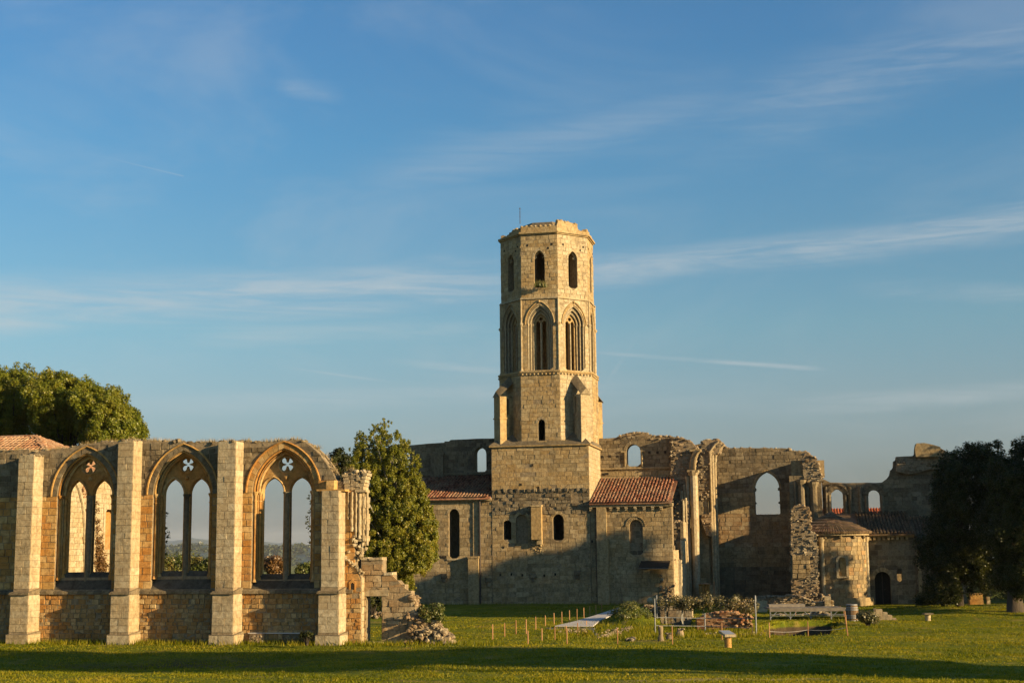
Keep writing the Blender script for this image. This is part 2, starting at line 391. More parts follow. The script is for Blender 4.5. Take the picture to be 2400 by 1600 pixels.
def xs_at(loops, z):
    xs = []
    for l in loops:
        for k in range(len(l)):
            (x0, z0), (x1, z1) = l[k], l[(k+1) % len(l)]
            if (z0 <= z) != (z1 <= z): xs.append(x0+(z-z0)*(x1-x0)/(z1-z0))
    xs.sort(); return [(xs[i], xs[i+1]) for i in range(0, len(xs)-1, 2)]
def courses(loops, z0, z1, ch, ln, minw=0.1):
    out = []; z = z0
    while z < z1-0.06:
        h = random.uniform(*ch); zb = z+h
        if z1-zb < ch[0]*0.5: zb = z1
        A = xs_at(loops, z+0.012); B = xs_at(loops, zb-0.012)
        for (a0, a1) in A:
            for (b0, b1) in B:
                lo, hi = max(a0, b0), min(a1, b1)
                if hi-lo < minw: continue
                k = 1.2*(zb-z)
                L0, L1 = max(a0, lo-k), max(b0, lo-k); R0, R1 = min(a1, hi+k), min(b1, hi+k)
                cuts = []; x = lo+random.uniform(0.3, 1.0)*ln[1]
                while x < hi-ln[0]*0.45:
                    cuts.append(x); x += random.uniform(*ln)
                left = (L0, L1)
                for c in cuts+[None]:
                    rt = (R0, R1) if c is None else (c, c)
                    out.append([(left[0], z), (rt[0], z), (rt[1], zb), (left[1], zb)]); left = rt
        z = zb
    return out

class Thing:
    """an Empty that parents its parts; masonry blocks are collected and the largest become parts of their own"""
    def __init__(s, name, fr, label, cat, group=None, limit=300):
        s.root = bpy.data.objects.new(name, None); COL.objects.link(s.root)
        if fr is not None: s.root.matrix_world = fr
        tag(s.root, label, cat, group); s.blocks = []; s.limit = limit; s.name = name
    def part(s, mb, name, mat, kind=None, label=None, smooth=False, parent=None):
        return mb.build(name, M[mat] if isinstance(mat, str) else mat, parent or s.root, kind, label, smooth)
    def block(s, pl, quad, db, df, mat, name='stone', joint=0.009, inset=0.022, jit=0.008):
        s.blocks.append((pl, quad, db, df, mat, name, joint, inset, jit))
    def lay(s, pl, loops, z0, z1, ch, ln, mat, proud=(0.015, 0.04), db=-0.02, name='stone', joint=0.009, inset=0.022, jit=0.008, skip=0.0):
        for q in courses(loops, z0, z1, ch, ln):
            if random.random() < skip: continue
            s.block(pl, q, db, random.uniform(*proud), mat, name, joint, inset, jit)
    def ring(s, pl, cx, half, zs, rise, width, n, mat, d0, d1, rise_o=None, name='voussoir', keep=None):
        """voussoirs round an arch"""
        ro = rise_o if rise_o is not None else rise+width*1.15
        I = arch(cx, half, zs, rise, n); O = arch(cx, half+width, zs, ro, n)
        for k in range(len(I)-1):
            q = [I[k], I[k+1], O[k+1], O[k]]
            if keep and not keep(q): continue
            s.block(pl, q, d0, d1+random.uniform(-0.008, 0.008), mat, name, 0.004, 0.012, 0.004)
    def _emit(s, mb, b, t):
        pl, q, db, df, mat, name, joint, inset, jit = b
        cx = sum(p[0] for p in q)/4; cz = sum(p[1] for p in q)/4
        def sh(p, g):
            dx, dz = cx-p[0], cz-p[1]; l = math.hypot(dx, dz) or 1e-6; k = min(0.4, g*1.4/l); return (p[0]+dx*k, p[1]+dz*k)
        bk = [pl.pt(*sh(p, joint), db) for p in q]
        fr_ = [pl.pt(sh(p, inset)[0]+random.uniform(-jit, jit), sh(p, inset)[1]+random.uniform(-jit, jit), df+random.uniform(-jit, jit)*0.7) for p in q]
        mb.hexa(bk+fr_, t, skip=(0,))
    def finish(s):
        def area(b):
            q = b[1]; return abs(sum(q[i][0]*q[(i+1) % 4][1]-q[(i+1) % 4][0]*q[i][1] for i in range(4)))/2
        bl = sorted(s.blocks, key=area, reverse=True); rest = {}
        for i, b in enumerate(bl):
            if area(b) < 0.004: continue
            t = random.random()
            if i < s.limit:
                mb = MB(); s._emit(mb, b, t); mb.build(b[5], M[b[4]], s.root)
            else: s._emit(rest.setdefault(b[4], MB()), b, t)
        for mat, mb in rest.items(): mb.build('stonework', M[mat], s.root, 'stuff')
        s.blocks = []

def rocks_on(mb, pl, poly, size, dens, depth=(0.0, 0.12), zs=None):
    """torn facing: rough broken courses of small irregular stones, some fallen out, some standing proud"""
    z_ = [p[1] for p in poly]; j = size*.16
    for q in courses([poly], min(z_), max(z_), (size*.38, size*.85), (size*.5, size*1.7), .05):
        if random.random() < .13: continue
        r = random.random(); df = random.uniform(-.09, .02) if r < .35 else random.uniform(.0, .08) if r < .85 else random.uniform(.08, .17)
        a = random.uniform(-.05, .05); cx = sum(p[0] for p in q)/4; cz = sum(p[1] for p in q)/4
        Q = [(cx+(p[0]-cx)*random.uniform(.72, .98)+random.uniform(-j, j)*.6, cz+(p[1]-cz)*random.uniform(.65, .98)+random.uniform(-j, j)*.6) for p in q]
        mb.hexa([pl.pt(x, z, -.2) for x, z in Q]+[pl.pt(cx+(x-cx)*random.uniform(.6, .95), cz+(z-cz)*random.uniform(.6, .95), df+random.uniform(-.035, .035)+a*(x-cx)/size) for x, z in Q], None, skip=(0,))
        if random.random() < .16: mb.rock(pl.pt(cx, cz, random.uniform(-.02, .1)), size*.6, size*.6, size*.4)
def ragged(pts, amp, step):
    """roughen a polyline so a broken wall edge does not run straight"""
    out = []
    for (a, b) in zip(pts[:-1], pts[1:]):
        n = max(1, int(math.hypot(b[0]-a[0], b[1]-a[1])/step)); out.append(a)
        for k in range(1, n):
            f = k/n; out.append((a[0]+(b[0]-a[0])*f+random.uniform(-amp, amp)*0.4, a[1]+(b[1]-a[1])*f+random.uniform(-amp, amp)))
    out.append(pts[-1]); return out

# ------------------------------------------------------------------ foliage
def leaves_mesh(name, mat, cen, rad, n, size, flat=0.0, squash=1.0, up=0.0, shell=0.5):
    """n leaves spread through the clumps given by cen (k,3) and rad (k,)"""
    cen = np.asarray(cen, float); rad = np.asarray(rad, float)
    w = rad**2; w /= w.sum(); idx = rng.choice(len(cen), n, p=w)
    d = rng.normal(size=(n, 3)); d /= np.linalg.norm(d, axis=1)[:, None]
    rr = rng.random(n)**shell
    p = cen[idx]+d*(rr*rad[idx])[:, None]*np.array([1, 1, squash])
    mid = cen.mean(0); out = p-mid; out /= np.linalg.norm(out, axis=1)[:, None]+1e-6
    c = d*0.7+out*0.5+rng.normal(size=(n, 3))*0.75+np.array([0, 0, .25]); c /= np.linalg.norm(c, axis=1)[:, None]
    a = rng.normal(size=(n, 3)); a -= (a*c).sum(1)[:, None]*c; a /= np.linalg.norm(a, axis=1)[:, None]
    b = np.cross(c, a)
    s1 = size*rng.uniform(0.6, 1.3, n)[:, None]*0.5; s2 = s1*rng.uniform(0.55, 0.85, n)[:, None]
    V = np.stack([p-a*s1, p+b*s2+c*s2*0.25, p+a*s1, p-b*s2+c*s2*0.25], 1).reshape(-1, 3)
    cl = rng.random(len(cen))
    return quads_mesh(name, mat, V, 0.62*rng.random(n)+0.38*cl[idx])
def quads_mesh(name, mat, V, tintv, k=4):
    n = len(V)//k
    me = bpy.data.meshes.new(name); me.vertices.add(n*k); me.vertices.foreach_set('co', V.astype(np.float32).ravel())
    me.loops.add(n*k); me.loops.foreach_set('vertex_index', np.arange(n*k, dtype=np.int32))
    me.polygons.add(n); me.polygons.foreach_set('loop_start', np.arange(0, n*k, k, dtype=np.int32))
    me.update(calc_edges=True); me.validate()
    at = me.attributes.new('tint', 'FLOAT', 'FACE'); at.data.foreach_set('value', tintv.astype(np.float32))
    me.materials.append(mat); return me
def add_obj(name, me, parent=None, kind=None, loc=None):
    o = bpy.data.objects.new(name, me); COL.objects.link(o)
    if parent is not None: o.parent = parent
    if kind: o['kind'] = kind
    if loc is not None: o.location = loc
    return o
def clumps(n, rx, ry, rz, c, r, low=0.35, seed=0):
    """foliage clump centres filling the outer part of an ellipsoid crown"""
    g = np.random.default_rng(seed); d = g.normal(size=(n, 3)); d /= np.linalg.norm(d, axis=1)[:, None]
    q = g.uniform(low, 1.0, n)**0.6; lump = 1+0.16*np.sin(d[:, 0]*5+seed)+0.12*np.sin(d[:, 1]*7+d[:, 2]*4+seed*2)
    cen = d*q[:, None]*lump[:, None]*np.array([rx, ry, rz])+np.array(c)
    return cen, g.uniform(r*0.6, r*1.25, n)
def tree(name, label, base, cen, rad, nleaf, lsize, leafmat, bark, tr=0.22, group=None, lean=(0, 0), squash=1.0, up=0.0, th=None):
    T = Thing(name, Matrix.Translation(base), label, 'tree', group)
    bx = Vector(base); cc = [Vector(c)-bx for c in cen]; top = max(c.z for c in cc); H = (th or top*0.75)
    mb = MB(); pts = [Vector((lean[0]*k/6, lean[1]*k/6, H*k/6-0.2*(k == 0))) + Vector((random.uniform(-.06, .06), random.uniform(-.06, .06), 0))*k for k in range(7)]
    mb.tube(pts, [tr*(1.35 if k == 0 else 1)*(1-0.12*k) for k in range(7)], 9)
    for c in random.sample(cc, min(len(cc), 26)):
        f = min(0.95, max(0.2, c.z/H*0.6)); a = pts[0].lerp(pts[-1], f); mid = a.lerp(c, 0.5)+Vector((random.uniform(-.2, .2), random.uniform(-.2, .2), 0.1))
        mb.tube([a, mid, c], [tr*0.38, tr*0.22, tr*0.06], 5)
    T.part(mb, 'trunk', bark, smooth=True)
    me = leaves_mesh('crown', M[leafmat], np.array([tuple(c) for c in cc]), rad, nleaf, lsize, squash=squash, up=up)
    add_obj('crown', me, T.root)
    return T
def bush(name, label, u, v, Y, wpx, hpx, n, lsize, mat, cat='bush', group=None, base_z=None, k=9, stems=True):
    """a shrub whose foot is seen at u, v; Y distance"""
    p = ypx(u, v, Y); s = Y/FPX; z0 = p.z if base_z is None else base_z
    T = Thing(name, Matrix.Translation((p.x, Y, z0)), label, cat, group)
    w, h = wpx*s/2, hpx*s
    cen = [(random.uniform(-w, w)*0.72, random.uniform(-w, w)*0.5, h*random.uniform(0.25, 0.8)) for _ in range(k)]
    rad = [min(w, h)*random.uniform(0.3, 0.55) for _ in range(k)]
    add_obj('foliage', leaves_mesh('foliage', M[mat], cen, rad, n, lsize), T.root)
    if stems:
        mb = MB()
        for c in cen: mb.tube([(c[0]*0.15, c[1]*0.15, -0.1), (c[0]*0.6, c[1]*0.6, c[2]*0.6), c], [0.035, 0.02, 0.008], 5)
        T.part(mb, 'stem', 'bark')
    return T
def tufts(pts, h, n, mat, spread=0.25, w=0.018):
    """single blades: thin upright triangles scattered round the given points"""
    P = np.asarray(pts, float); idx = rng.integers(0, len(P), n)
    b = P[idx]+np.c_[rng.normal(0, spread, (n, 2)), np.zeros(n)]
    hh = h*rng.uniform(0.35, 1.25, n); lean = rng.normal(0, 0.28, (n, 2))*hh[:, None]
    th = rng.uniform(0, math.pi, n); o = np.c_[np.cos(th), np.sin(th), np.zeros(n)]*w
    V = np.stack([b-o, b+o, b+np.c_[lean, hh]], 1).reshape(-1, 3)
    return quads_mesh('blades', mat, V, rng.random(n), 3)

# ------------------------------------------------------------------ ground
def smooth(a, b, x):
    t = np.clip((x-a)/(b-a), 0, 1); return t*t*(3-2*t)
def in_poly(x, y, poly):
    c = np.zeros(x.shape, bool)
    for i in range(len(poly)):
        (x0, y0), (x1, y1) = poly[i], poly[(i+1) % len(poly)]
        if y0 == y1: continue
        c ^= ((y0 <= y) != (y1 <= y)) & (x < x0+(y-y0)*(x1-x0)/(y1-y0))
    return c
def gpoly(pts, z=0.0): return [(zpx(u, v, z).x, zpx(u, v, z).y) for u, v in pts]
PIT = gpoly([(1778, 1466), (1840, 1459), (1905, 1457), (1960, 1456), (1972, 1467), (1950, 1473), (1946, 1483), (1905, 1484), (1800, 1482)])
PIT2 = gpoly([(1306, 1476), (1340, 1487), (1370, 1490), (1400, 1473), (1395, 1463), (1300, 1466)])
PIT3 = gpoly([(1545, 1462), (1600, 1466), (1625, 1462), (1620, 1446), (1550, 1443)])
MOUND = zpx(1468, 1462)
MOUND2 = zpx(1855, 1462)
def gz(x, y):
    x = np.asarray(x, float); y = np.asarray(y, float)
    z = 0.06*np.sin(x*0.21+y*0.13)+0.05*np.sin(x*0.09-y*0.23+1)+0.025*np.sin(x*0.9+y*0.7)*np.sin(x*0.5-y*0.8)
    z = z*smooth(0, 3, np.abs(y-66))
    z = z+2.4*(1-smooth(2, 46, y)) + 0.22*np.exp(-(((x-7)/9)**2+((y-42)/4)**2)) - 0.18*np.exp(-(((x+12)/12)**2+((y-57)/4)**2))
    z = z - 0.22*smooth(96, 118, y) * 0
    z = z - 1.6*smooth(124, 170, y) - 30*smooth(150, 700, y) - 0.5*smooth(26, 40, x)*smooth(60, 90, y)*0
    z = z + 0.36*smooth(21, 27, x)*np.exp(-((y-88)/8.0)**4)
    z = z + 0.95*np.exp(-(((x-MOUND.x-.35)/1.1)**2+((y-MOUND.y-1.5)/2.2)**2))
    z = z + 0.35*np.exp(-(((x-MOUND2.x)/0.9)**2+((y-MOUND2.y)/1.0)**2))
    return z
def build_ground():
    m, N, b, out = new_mat('lawn')
    pos = N.new('ShaderNodeNewGeometry').outputs['Position']
    n1 = N.noise(pos, 0.22, 5, 0.62, 0.4); n2 = N.noise(pos, 2.2, 5, 0.65); n3 = N.noise(pos, 11.0, 4, 0.7)
    c = N.ramp(N.math('ADD', N.math('MULTIPLY', n1, 0.55), N.math('MULTIPLY', n2, 0.45)),
               [(0.30, (0.05, 0.075, 0.005)), (0.48, (0.12, 0.135, 0.006)), (0.62, (0.20, 0.185, 0.008)), (0.80, (0.26, 0.20, 0.02))])
    c = N.mix(N.math('MULTIPLY', N.step(n3, 0.45, 0.75), .8), c, (0.04, 0.055, 0.008))
    c = N.mix(N.math('MULTIPLY', N.step(N.noise(pos, 0.9, 6, 0.7, 0.6), 0.5, 0.62), .55), c, (0.045, 0.075, 0.006))
    worn = N.step(N.noise(pos, 0.4, 6, 0.66, 0.8), 0.55, 0.66)
    c = N.mix(N.math('MULTIPLY', worn, 0.6), c, (0.24, 0.165, 0.05))
    sep = N.new('ShaderNodeSeparateXYZ'); N.l.new(pos, sep.inputs[0])
    dx = N.math('MULTIPLY', N.math('SUBTRACT', sep.outputs[0], 6.5), .2); dy = N.math('MULTIPLY', N.math('SUBTRACT', sep.outputs[1], 44.5), .7)
    rr = N.math('ADD', N.math('MULTIPLY', dx, dx), N.math('MULTIPLY', dy, dy))
    c = N.mix(N.math('MULTIPLY', N.math('SUBTRACT', 1.0, N.step(N.math('ADD', rr, N.math('MULTIPLY', n2, .9)), .5, 1.3)), .8), c, (0.34, 0.25, 0.09))
    low = N.math('SUBTRACT', 1.0, N.step(sep.outputs[2], -0.3, -0.17))     # bare earth in the trenches
    near = N.math('SUBTRACT', 1.0, N.step(sep.outputs[1], 118, 124))
    c = N.mix(N.math('MULTIPLY', low, near), c, (0.07, 0.05, 0.03))
    N.l.new(c, b.inputs['Base Color']); b.inputs['Specular IOR Level'].default_value = 0.1
    bp = N.new('ShaderNodeBump'); bp.inputs['Strength'].default_value = 0.9; bp.inputs['Distance'].default_value = 0.06
    h = N.math('ADD', N.math('MULTIPLY', n3, 0.6), N.math('MULTIPLY', N.noise(pos, 34.0, 3, 0.7), 0.5))
    N.l.new(h, bp.inputs['Height']); N.l.new(bp.outputs[0], b.inputs['Normal'])
    M['lawn'] = m
    xs = np.concatenate([np.linspace(-9000, -60, 26)[:-1], np.linspace(-60, -32, 20)[:-1], np.arange(-32, 42, 0.24), np.linspace(42, 90, 28), np.linspace(130, 9000, 24)])
    ys = np.concatenate([np.linspace(-300, -20, 8)[:-1], np.linspace(-20, 36, 34)[:-1], np.arange(36, 112, 0.24), np.linspace(112, 180, 44), np.linspace(190, 800, 30), np.linspace(900, 14000, 20)])
    X, Y = np.meshgrid(xs, ys); Z = gz(X, Y)
    g = np.random.default_rng(3); fine = (np.abs(X) < 42) & (Y > 36) & (Y < 112)
    Z = Z+g.normal(0, 0.012, Z.shape)*fine
    for poly, dep in ((PIT, 1.5), (PIT2, 0.7), (PIT3, 0.8)): Z = np.where(in_poly(X, Y, poly), Z-dep, Z)
    V = np.stack([X, Y, Z], -1).reshape(-1, 3); ny, nx = X.shape
    i = (np.arange(ny-1)[:, None]*nx+np.arange(nx-1)[None, :]).ravel()
    F = np.stack([i, i+1, i+nx+1, i+nx], 1)
    me = bpy.data.meshes.new('ground'); me.vertices.add(len(V)); me.vertices.foreach_set('co', V.astype(np.float32).ravel())
    me.loops.add(F.size); me.loops.foreach_set('vertex_index', F.astype(np.int32).ravel())
    me.polygons.add(len(F)); me.polygons.foreach_set('loop_start', np.arange(0, F.size, 4, dtype=np.int32))
    me.update(calc_edges=True); me.materials.append(m); me.polygons.foreach_set('use_smooth', [True]*len(F))
    o = add_obj('ground', me, kind='structure')
    # mown grass, thicker towards the camera
    n = 420000; yy = 42+(rng.random(n)**1.35)*62; half = yy*0.375+1; xx = rng.uniform(-1, 1, n)*half
    keep = ~(in_poly(xx, yy, PIT) | in_poly(xx, yy, PIT2) | in_poly(xx, yy, PIT3) | in_poly(xx, yy, PATH_FOOT))
    inv = FR.inverted(); lx = xx*inv[0][0]+yy*inv[0][1]+inv[0][3]; ly = xx*inv[1][0]+yy*inv[1][1]+inv[1][3]
    keep &= ~((ly > -0.95) & (ly < 1.3) & (lx < 7.7)); keep &= ~((ly > 0) & (lx < -2.4))
    keep &= np.sin(xx*1.7+np.sin(yy*0.9)*2)+np.sin(yy*2.3+xx*0.6) > rng.uniform(-2.6, 1.4, n)
    bald = np.exp(-(((xx-6.5)/5)**2+((yy-44.5)/1.3)**2)); keep &= rng.random(n) > bald*.8
    xx, yy = xx[keep], yy[keep]; P = np.c_[xx, yy, gz(xx, yy)-0.01]; n = len(P)
    h = rng.uniform(0.025, 0.075, n)*(1+0.4*np.sin(xx*0.8)*np.sin(yy*0.7)); lean = rng.normal(0, 0.5, (n, 2))*h[:, None]
    th = rng.uniform(0, math.pi, n); w = 0.022+0.00012*yy; ox = np.c_[np.cos(th), np.sin(th), np.zeros(n)]*w[:, None]
    V = np.stack([P-ox, P+ox, P+np.c_[lean, h]], 1).reshape(-1, 3)
    tn = 0.52+0.30*np.sin(xx*0.35+1+.6*np.sin(yy*.5))*np.sin(yy*0.42+.5*np.sin(xx*.3))+0.16*np.sin(xx*1.3+yy)*np.sin(yy*.9-xx*.4)+rng.normal(0, 0.2, n)
    g_ = add_obj('grass', quads_mesh('grass', M['blade'], V, np.clip(tn, 0, 1), 3), kind='stuff')
    tag(g_, 'short mown green and yellowing grass of the abbey lawn', 'grass')

def hill(name, Y, z_of, x0, x1, n, depth, seed, bumps, label):
    """a wooded ridge: a rising slope set with many small tree clumps"""
    g = np.random.default_rng(seed); xs = np.linspace(x0, x1, n)
    top = np.array([z_of(x) for x in xs]); prof = [(-1.0, 0.0), (-0.6, 0.35), (-0.25, 0.8), (0, 1.0), (0.6, 0.9), (1.0, 0.3)]
    V = []; base = -160
    for (d, f) in prof:
        for i, x in enumerate(xs): V.append((x, Y+d*depth, base+(top[i]-base)*f + (g.normal(0, bumps*0.35) if 0 < f < 1.01 else 0)))
    F = []
    for r in range(len(prof)-1):
        for i in range(n-1): a = r*n+i; F.append((a, a+1, a+n+1, a+n))
    me = bpy.data.meshes.new(name); me.from_pydata(V, [], F); me.materials.append(M['far'])
    o = add_obj(name, me, kind='structure')
    return o

PATH_FOOT = gpoly([(1300, 1464), (1391, 1464), (1448, 1431), (1475, 1418), (1460, 1418), (1420, 1431)])
build_ground()
HK = 2.6
def ridge1(x): x = x/HK; return 4.2+(3.8+7*math.sin(x*0.004+1)+4*math.sin(x*0.013)+1.5*math.sin(x*.05))*HK
def ridge2(x): x = x/HK; return 4.2+(21.8+16*math.sin(x*0.0016+4.2)+6*math.sin(x*0.006))*HK
hill('hills', 1500*HK, ridge1, -3600, 3600, 400, 900, 5, 12, '')
hill('hills', 3600*HK, ridge2, -8800, 8800, 400, 2000, 6, 24, '')
def woods():
    """tree crowns that roughen the nearer ridge where it is seen through the lancets"""
    n = 2600; xs = rng.uniform(-1500, 150, n); dd = rng.uniform(-1.0, 0.1, n)
    zt = np.array([ridge1(x) for x in xs]); f = np.interp(dd, [-1, -0.6, -0.25, 0, 0.6], [0, .35, .8, 1, .9])
    cen = np.c_[xs, 1500*HK+dd*900, -160+(zt+160)*f+3]
    me = leaves_mesh('woods', M['far'], cen, rng.uniform(6, 16, n), 70000, 8.0, squash=0.7)
    tag(add_obj('woods', me, kind='stuff'), 'far wooded ridge fading into blue haze beyond the ruins', 'woods')
woods()

# ------------------------------------------------------------------ refectory wall with three traceried windows
def shaft(mb, pl, s_, d, z0, z1, r, cap=True):
    mb.tube([pl.pt(s_, z0, d), pl.pt(s_, z1, d)], r, 8)
    if cap:
        mb.tube([pl.pt(s_, z1-0.02, d), pl.pt(s_, z1+0.10, d), pl.pt(s_, z1+0.16, d)], [r*1.1, r*1.9, r*2.0], 8)
        mb.tube([pl.pt(s_, z1-0.30, d), pl.pt(s_, z1-0.26, d)], [r*1.5, r*1.5], 8)
        mb.tube([pl.pt(s_, z0-0.02, d), pl.pt(s_, z0+0.12, d)], [r*1.9, r*1.3], 8)
def roll(mb, pl, pts, d, r, n=6): mb.tube([pl.pt(x, z, d) for x, z in pts], r, n, cap=False)
def quatrefoil(cx, cz, d=0.25, r=0.135, neck=0.09, n=48):
    P = []
    for k in range(n):
        th = 2*math.pi*k/n; ph = (th+math.pi/4) % (math.pi/2)-math.pi/4 if False else ((th-math.pi/4+math.pi/4) % (math.pi/2))-math.pi/4
        ph = ((th) % (math.pi/2))-math.pi/4      # angle from the nearest diagonal lobe
        rad = neck
        if abs(math.sin(ph)) < r/d: rad = max(neck, d*math.cos(ph)+math.sqrt(max(0, r*r-(d*math.sin(ph))**2)))
        P.append((cx+rad*math.cos(th), cz+rad*math.sin(th)))
    return P
def circle(cx, cz, r, n=24): return [(cx+r*math.cos(2*math.pi*k/n), cz+r*math.sin(2*math.pi*k/n)) for k in range(n)]

def refectory():
    T = Thing('refectory_wall', FR, 'long ruined stone wall with three tall traceried gothic windows, quatrefoils and four buttresses', 'ruined wall', limit=300)
    P0 = Plane(FR, (0, 0, 0)); th = 0.95
    ZS = P0.px(600, 1385)[1]                # string course
    top = [(-60, 1056), (68, 1053), (70, 1060), (100, 1056), (150, 1051), (165, 1048), (200, 1040), (235, 1036), (312, 1030), (332, 1033), (400, 1033), (480, 1037),
           (508, 1036), (566, 1035), (640, 1034), (668, 1032), (701, 1031), (715, 1036), (730, 1046), (751, 1065), (769, 1090), (783, 1112), (789, 1126), (806, 1128), (808, 1106), (820, 1102), (836, 1107), (838, 1150), (836, 1240), (829, 1262), (833, 1300), (831, 1330), (846, 1352)]
    outline = [P0.px(-60, 1500)] + P0.pxs(top) + [P0.px(846, 1500)]
    outline[0] = (outline[0][0], -0.25); outline[-1] = (outline[-1][0], -0.25)
    tp = ragged(outline[1:-1], 0.035, 0.35); outline = [outline[0]]+tp+[outline[-1]]
    # windows: px of (L1 left, L1 right, L2 left, L2 right), sill v, springing v, lancet apex v, great arch apex v, quatrefoil centre
    W = [((158.5, 200.6, 216.7, 261.0), 1340, 1162, 1126, 1061, (211, 1092)),
         ((383.0, 429.0, 444.0, 491.0), 1337, 1158, 1122, 1055, (440, 1088)),
         ((615.5, 664.0, 679.5, 729.5), 1344, 1152.5, 1119.7, 1050, (673, 1087.4))]
    holes0 = []; wins = []
    for (e, vs, vp, va, vA, q) in W:
        s0, s1, s2, s3 = [P0.px(u, 1250, -0.5)[0] for u in e]; uc = sum(e)/4
        cx = (s0+s3)/2+0.0; zs = P0.px(uc, vs, -0.5)[1]; zp = P0.px(uc, vp, -0.25)[1]; za = P0.px(uc, va, -0.5)[1]; zA = P0.px(uc, vA, 0)[1]
        qx, qz = P0.px(q[0], q[1], -0.55); H = (s3-s0)/2+0.34
        wins.append((cx, H, zs, zp, za, zA, (s0, s1, s2, s3), (qx, qz)))
        holes0.append(opening(cx, H, ZS+0.12, zp, zA-zp, 10))
    core = MB()
    core.slab(P0, outline, holes0, 0.0, -0.28)
    h1 = [opening(cx, H-0.2, zs-0.25, zp, zA-zp-0.2, 10) for (cx, H, zs, zp, za, zA, e, q) in wins]
    core.slab(P0, outline, h1, -0.285, -0.46); core.slab(P0, outline, h1, -0.72, -th)
    T.part(core, 'wall_core', 'mortar')
    # ashlar facing of the front, with the great arches left open
    RW = 0.27
    fh = [opening(cx, H+RW*0.95, zp, zp, zA-zp+RW*1.0, 10) for (cx, H, zs, zp, za, zA, e, q) in wins]
    jh = [[(cx-H, ZS), (cx-H, zp), (cx+H, zp), (cx+H, ZS)] for (cx, H, zs, zp, za, zA, e, q) in wins]
    low = [p for p in outline]
    T.lay(P0, [low]+jh, ZS+0.14, wins[0][3], (0.27, 0.36), (0.35, 0.62), 'warm', (0.01, 0.03))
    T.lay(P0, [outline]+fh, wins[0][3], 9.9, (0.24, 0.34), (0.32, 0.6), 'grey', (0.0, 0.045), jit=0.016)
    T.lay(P0, [low], 0.0, ZS-0.02, (0.16, 0.27), (0.2, 0.5), 'rough', (0.0, 0.05), jit=0.02, inset=0.024)
    back = Plane(FR, (0, th, 0), 180)
    T.lay(back, [[(-x, z) for x, z in outline]]+[[(-x, z) for x, z in h] for h in h1], 0.0, 9.9, (0.3, 0.42), (0.5, 0.9), 'grey', (0.0, 0.03))
    for i, (cx, H, zs, zp, za, zA, (s0, s1, s2, s3), (qx, qz)) in enumerate(wins):
        T.ring(P0, cx, H, zp, zA-zp, RW, 10, 'warm' if i == 2 else 'grey', -0.26, 0.025)
        hood = MB(); roll(hood, P0, arch(cx, H+RW+0.03, zp, zA-zp+RW*1.18, 12), 0.045, 0.05)
        T.part(hood, 'hood_mould', 'warm')
        # tracery: an outer layer with a round eye, an inner one with the four-lobed eye
        outer = opening(cx, H-0.16, zs-0.2, zp, zA-zp-0.16, 10)
        half = (s1-s0)/2
        l1 = opening((s0+s1)/2, (s1-s0)/2, zs-0.1, zp, za-zp, 9); l2 = opening((s2+s3)/2, (s3-s2)/2, zs-0.1, zp, za-zp, 9)
        fr_ = MB(); fr_.slab(P0, outer, [l1, l2, circle(qx, qz-.03, 0.355)], -0.47, -0.54)
        fr_.slab(P0, outer, [l1, l2, quatrefoil(qx, qz)], -0.542, -0.71)
        tr = T.part(fr_, 'window_tracery', 'warm')
        mo = MB()
        for (a, b) in ((s0, s1), (s2, s3)): roll(mo, P0, arch((a+b)/2, (b-a)/2+0.06, zp, za-zp+0.07, 9), -0.455, 0.05)
        mo.tube([P0.pt(x, z, -0.465) for x, z in circle(qx, qz-.03, 0.385)+[circle(qx, qz-.03, 0.385)[0]]], 0.035, 6, cap=False)
        mo.rock(P0.pt((s1+s2)/2, za+0.06, -0.42), 0.2, 0.16, 0.26)
        T.part(mo, 'tracery_moulding', 'warm', parent=tr)
        ar = MB()
        roll(ar, P0, arch(cx, H-0.05, zp, zA-zp-0.04, 12), -0.10, 0.06); roll(ar, P0, arch(cx, H-0.21, zp, zA-zp-0.19, 12), -0.33, 0.07)
        roll(ar, P0, arch(cx, H-0.14, zp, zA-zp-0.12, 12), -0.24, 0.035)
        T.part(ar, 'arch_moulding', 'warm')
        for sx in (-1, 1):
            mb = MB()
            shaft(mb, P0, cx+sx*(H-0.10), -0.16, zs-0.35, zp-0.12, 0.075); shaft(mb, P0, cx+sx*(H-0.25), -0.36, zs-0.25, zp-0.12, 0.065)
            mb.tube([P0.pt(cx+sx*(H-0.17), zs-0.3, -0.27), P0.pt(cx+sx*(H-0.17), zp-0.1, -0.27)], 0.035, 6)
            T.part(mb, 'jamb_shaft', 'warm', smooth=False)
        mb = MB(); c = (s1+s2)/2; w = (s2-s1)/2
        mb.prism([tuple(P0.pt(c+dx, 0, d).xy) for dx, d in ((-w, -0.5), (-w*0.45, -0.40), (w*0.45, -0.40), (w, -0.5), (w, -0.66), (w*0.5, -0.74), (-w*0.5, -0.74), (-w, -0.66))], zs-0.28, zp-0.0)
        mb.tube([P0.pt(c, zp-0.22, -0.5), P0.pt(c, zp-0.04, -0.5), P0.pt(c, zp+0.02, -0.5)], [0.12, 0.2, 0.21], 8)
        mb.tube([P0.pt(c, zs-0.55, -0.40), P0.pt(c, zs+0.08, -0.42)], [0.17, 0.11], 8)
        T.part(mb, 'mullion', 'grey')
        # steep weathered sill
        mb = MB(); a, b = cx-H, cx+H
        mb.face([P0.pt(a, ZS+0.1, -0.0), P0.pt(b, ZS+0.1, -0.0), P0.pt(b-0.16, zs, -0.52), P0.pt(a+0.16, zs, -0.52)])
        mb.face([P0.pt(a+0.16, zs, -0.52), P0.pt(b-0.16, zs, -0.52), P0.pt(b-0.16, zs, -0.80), P0.pt(a+0.16, zs, -0.80)])
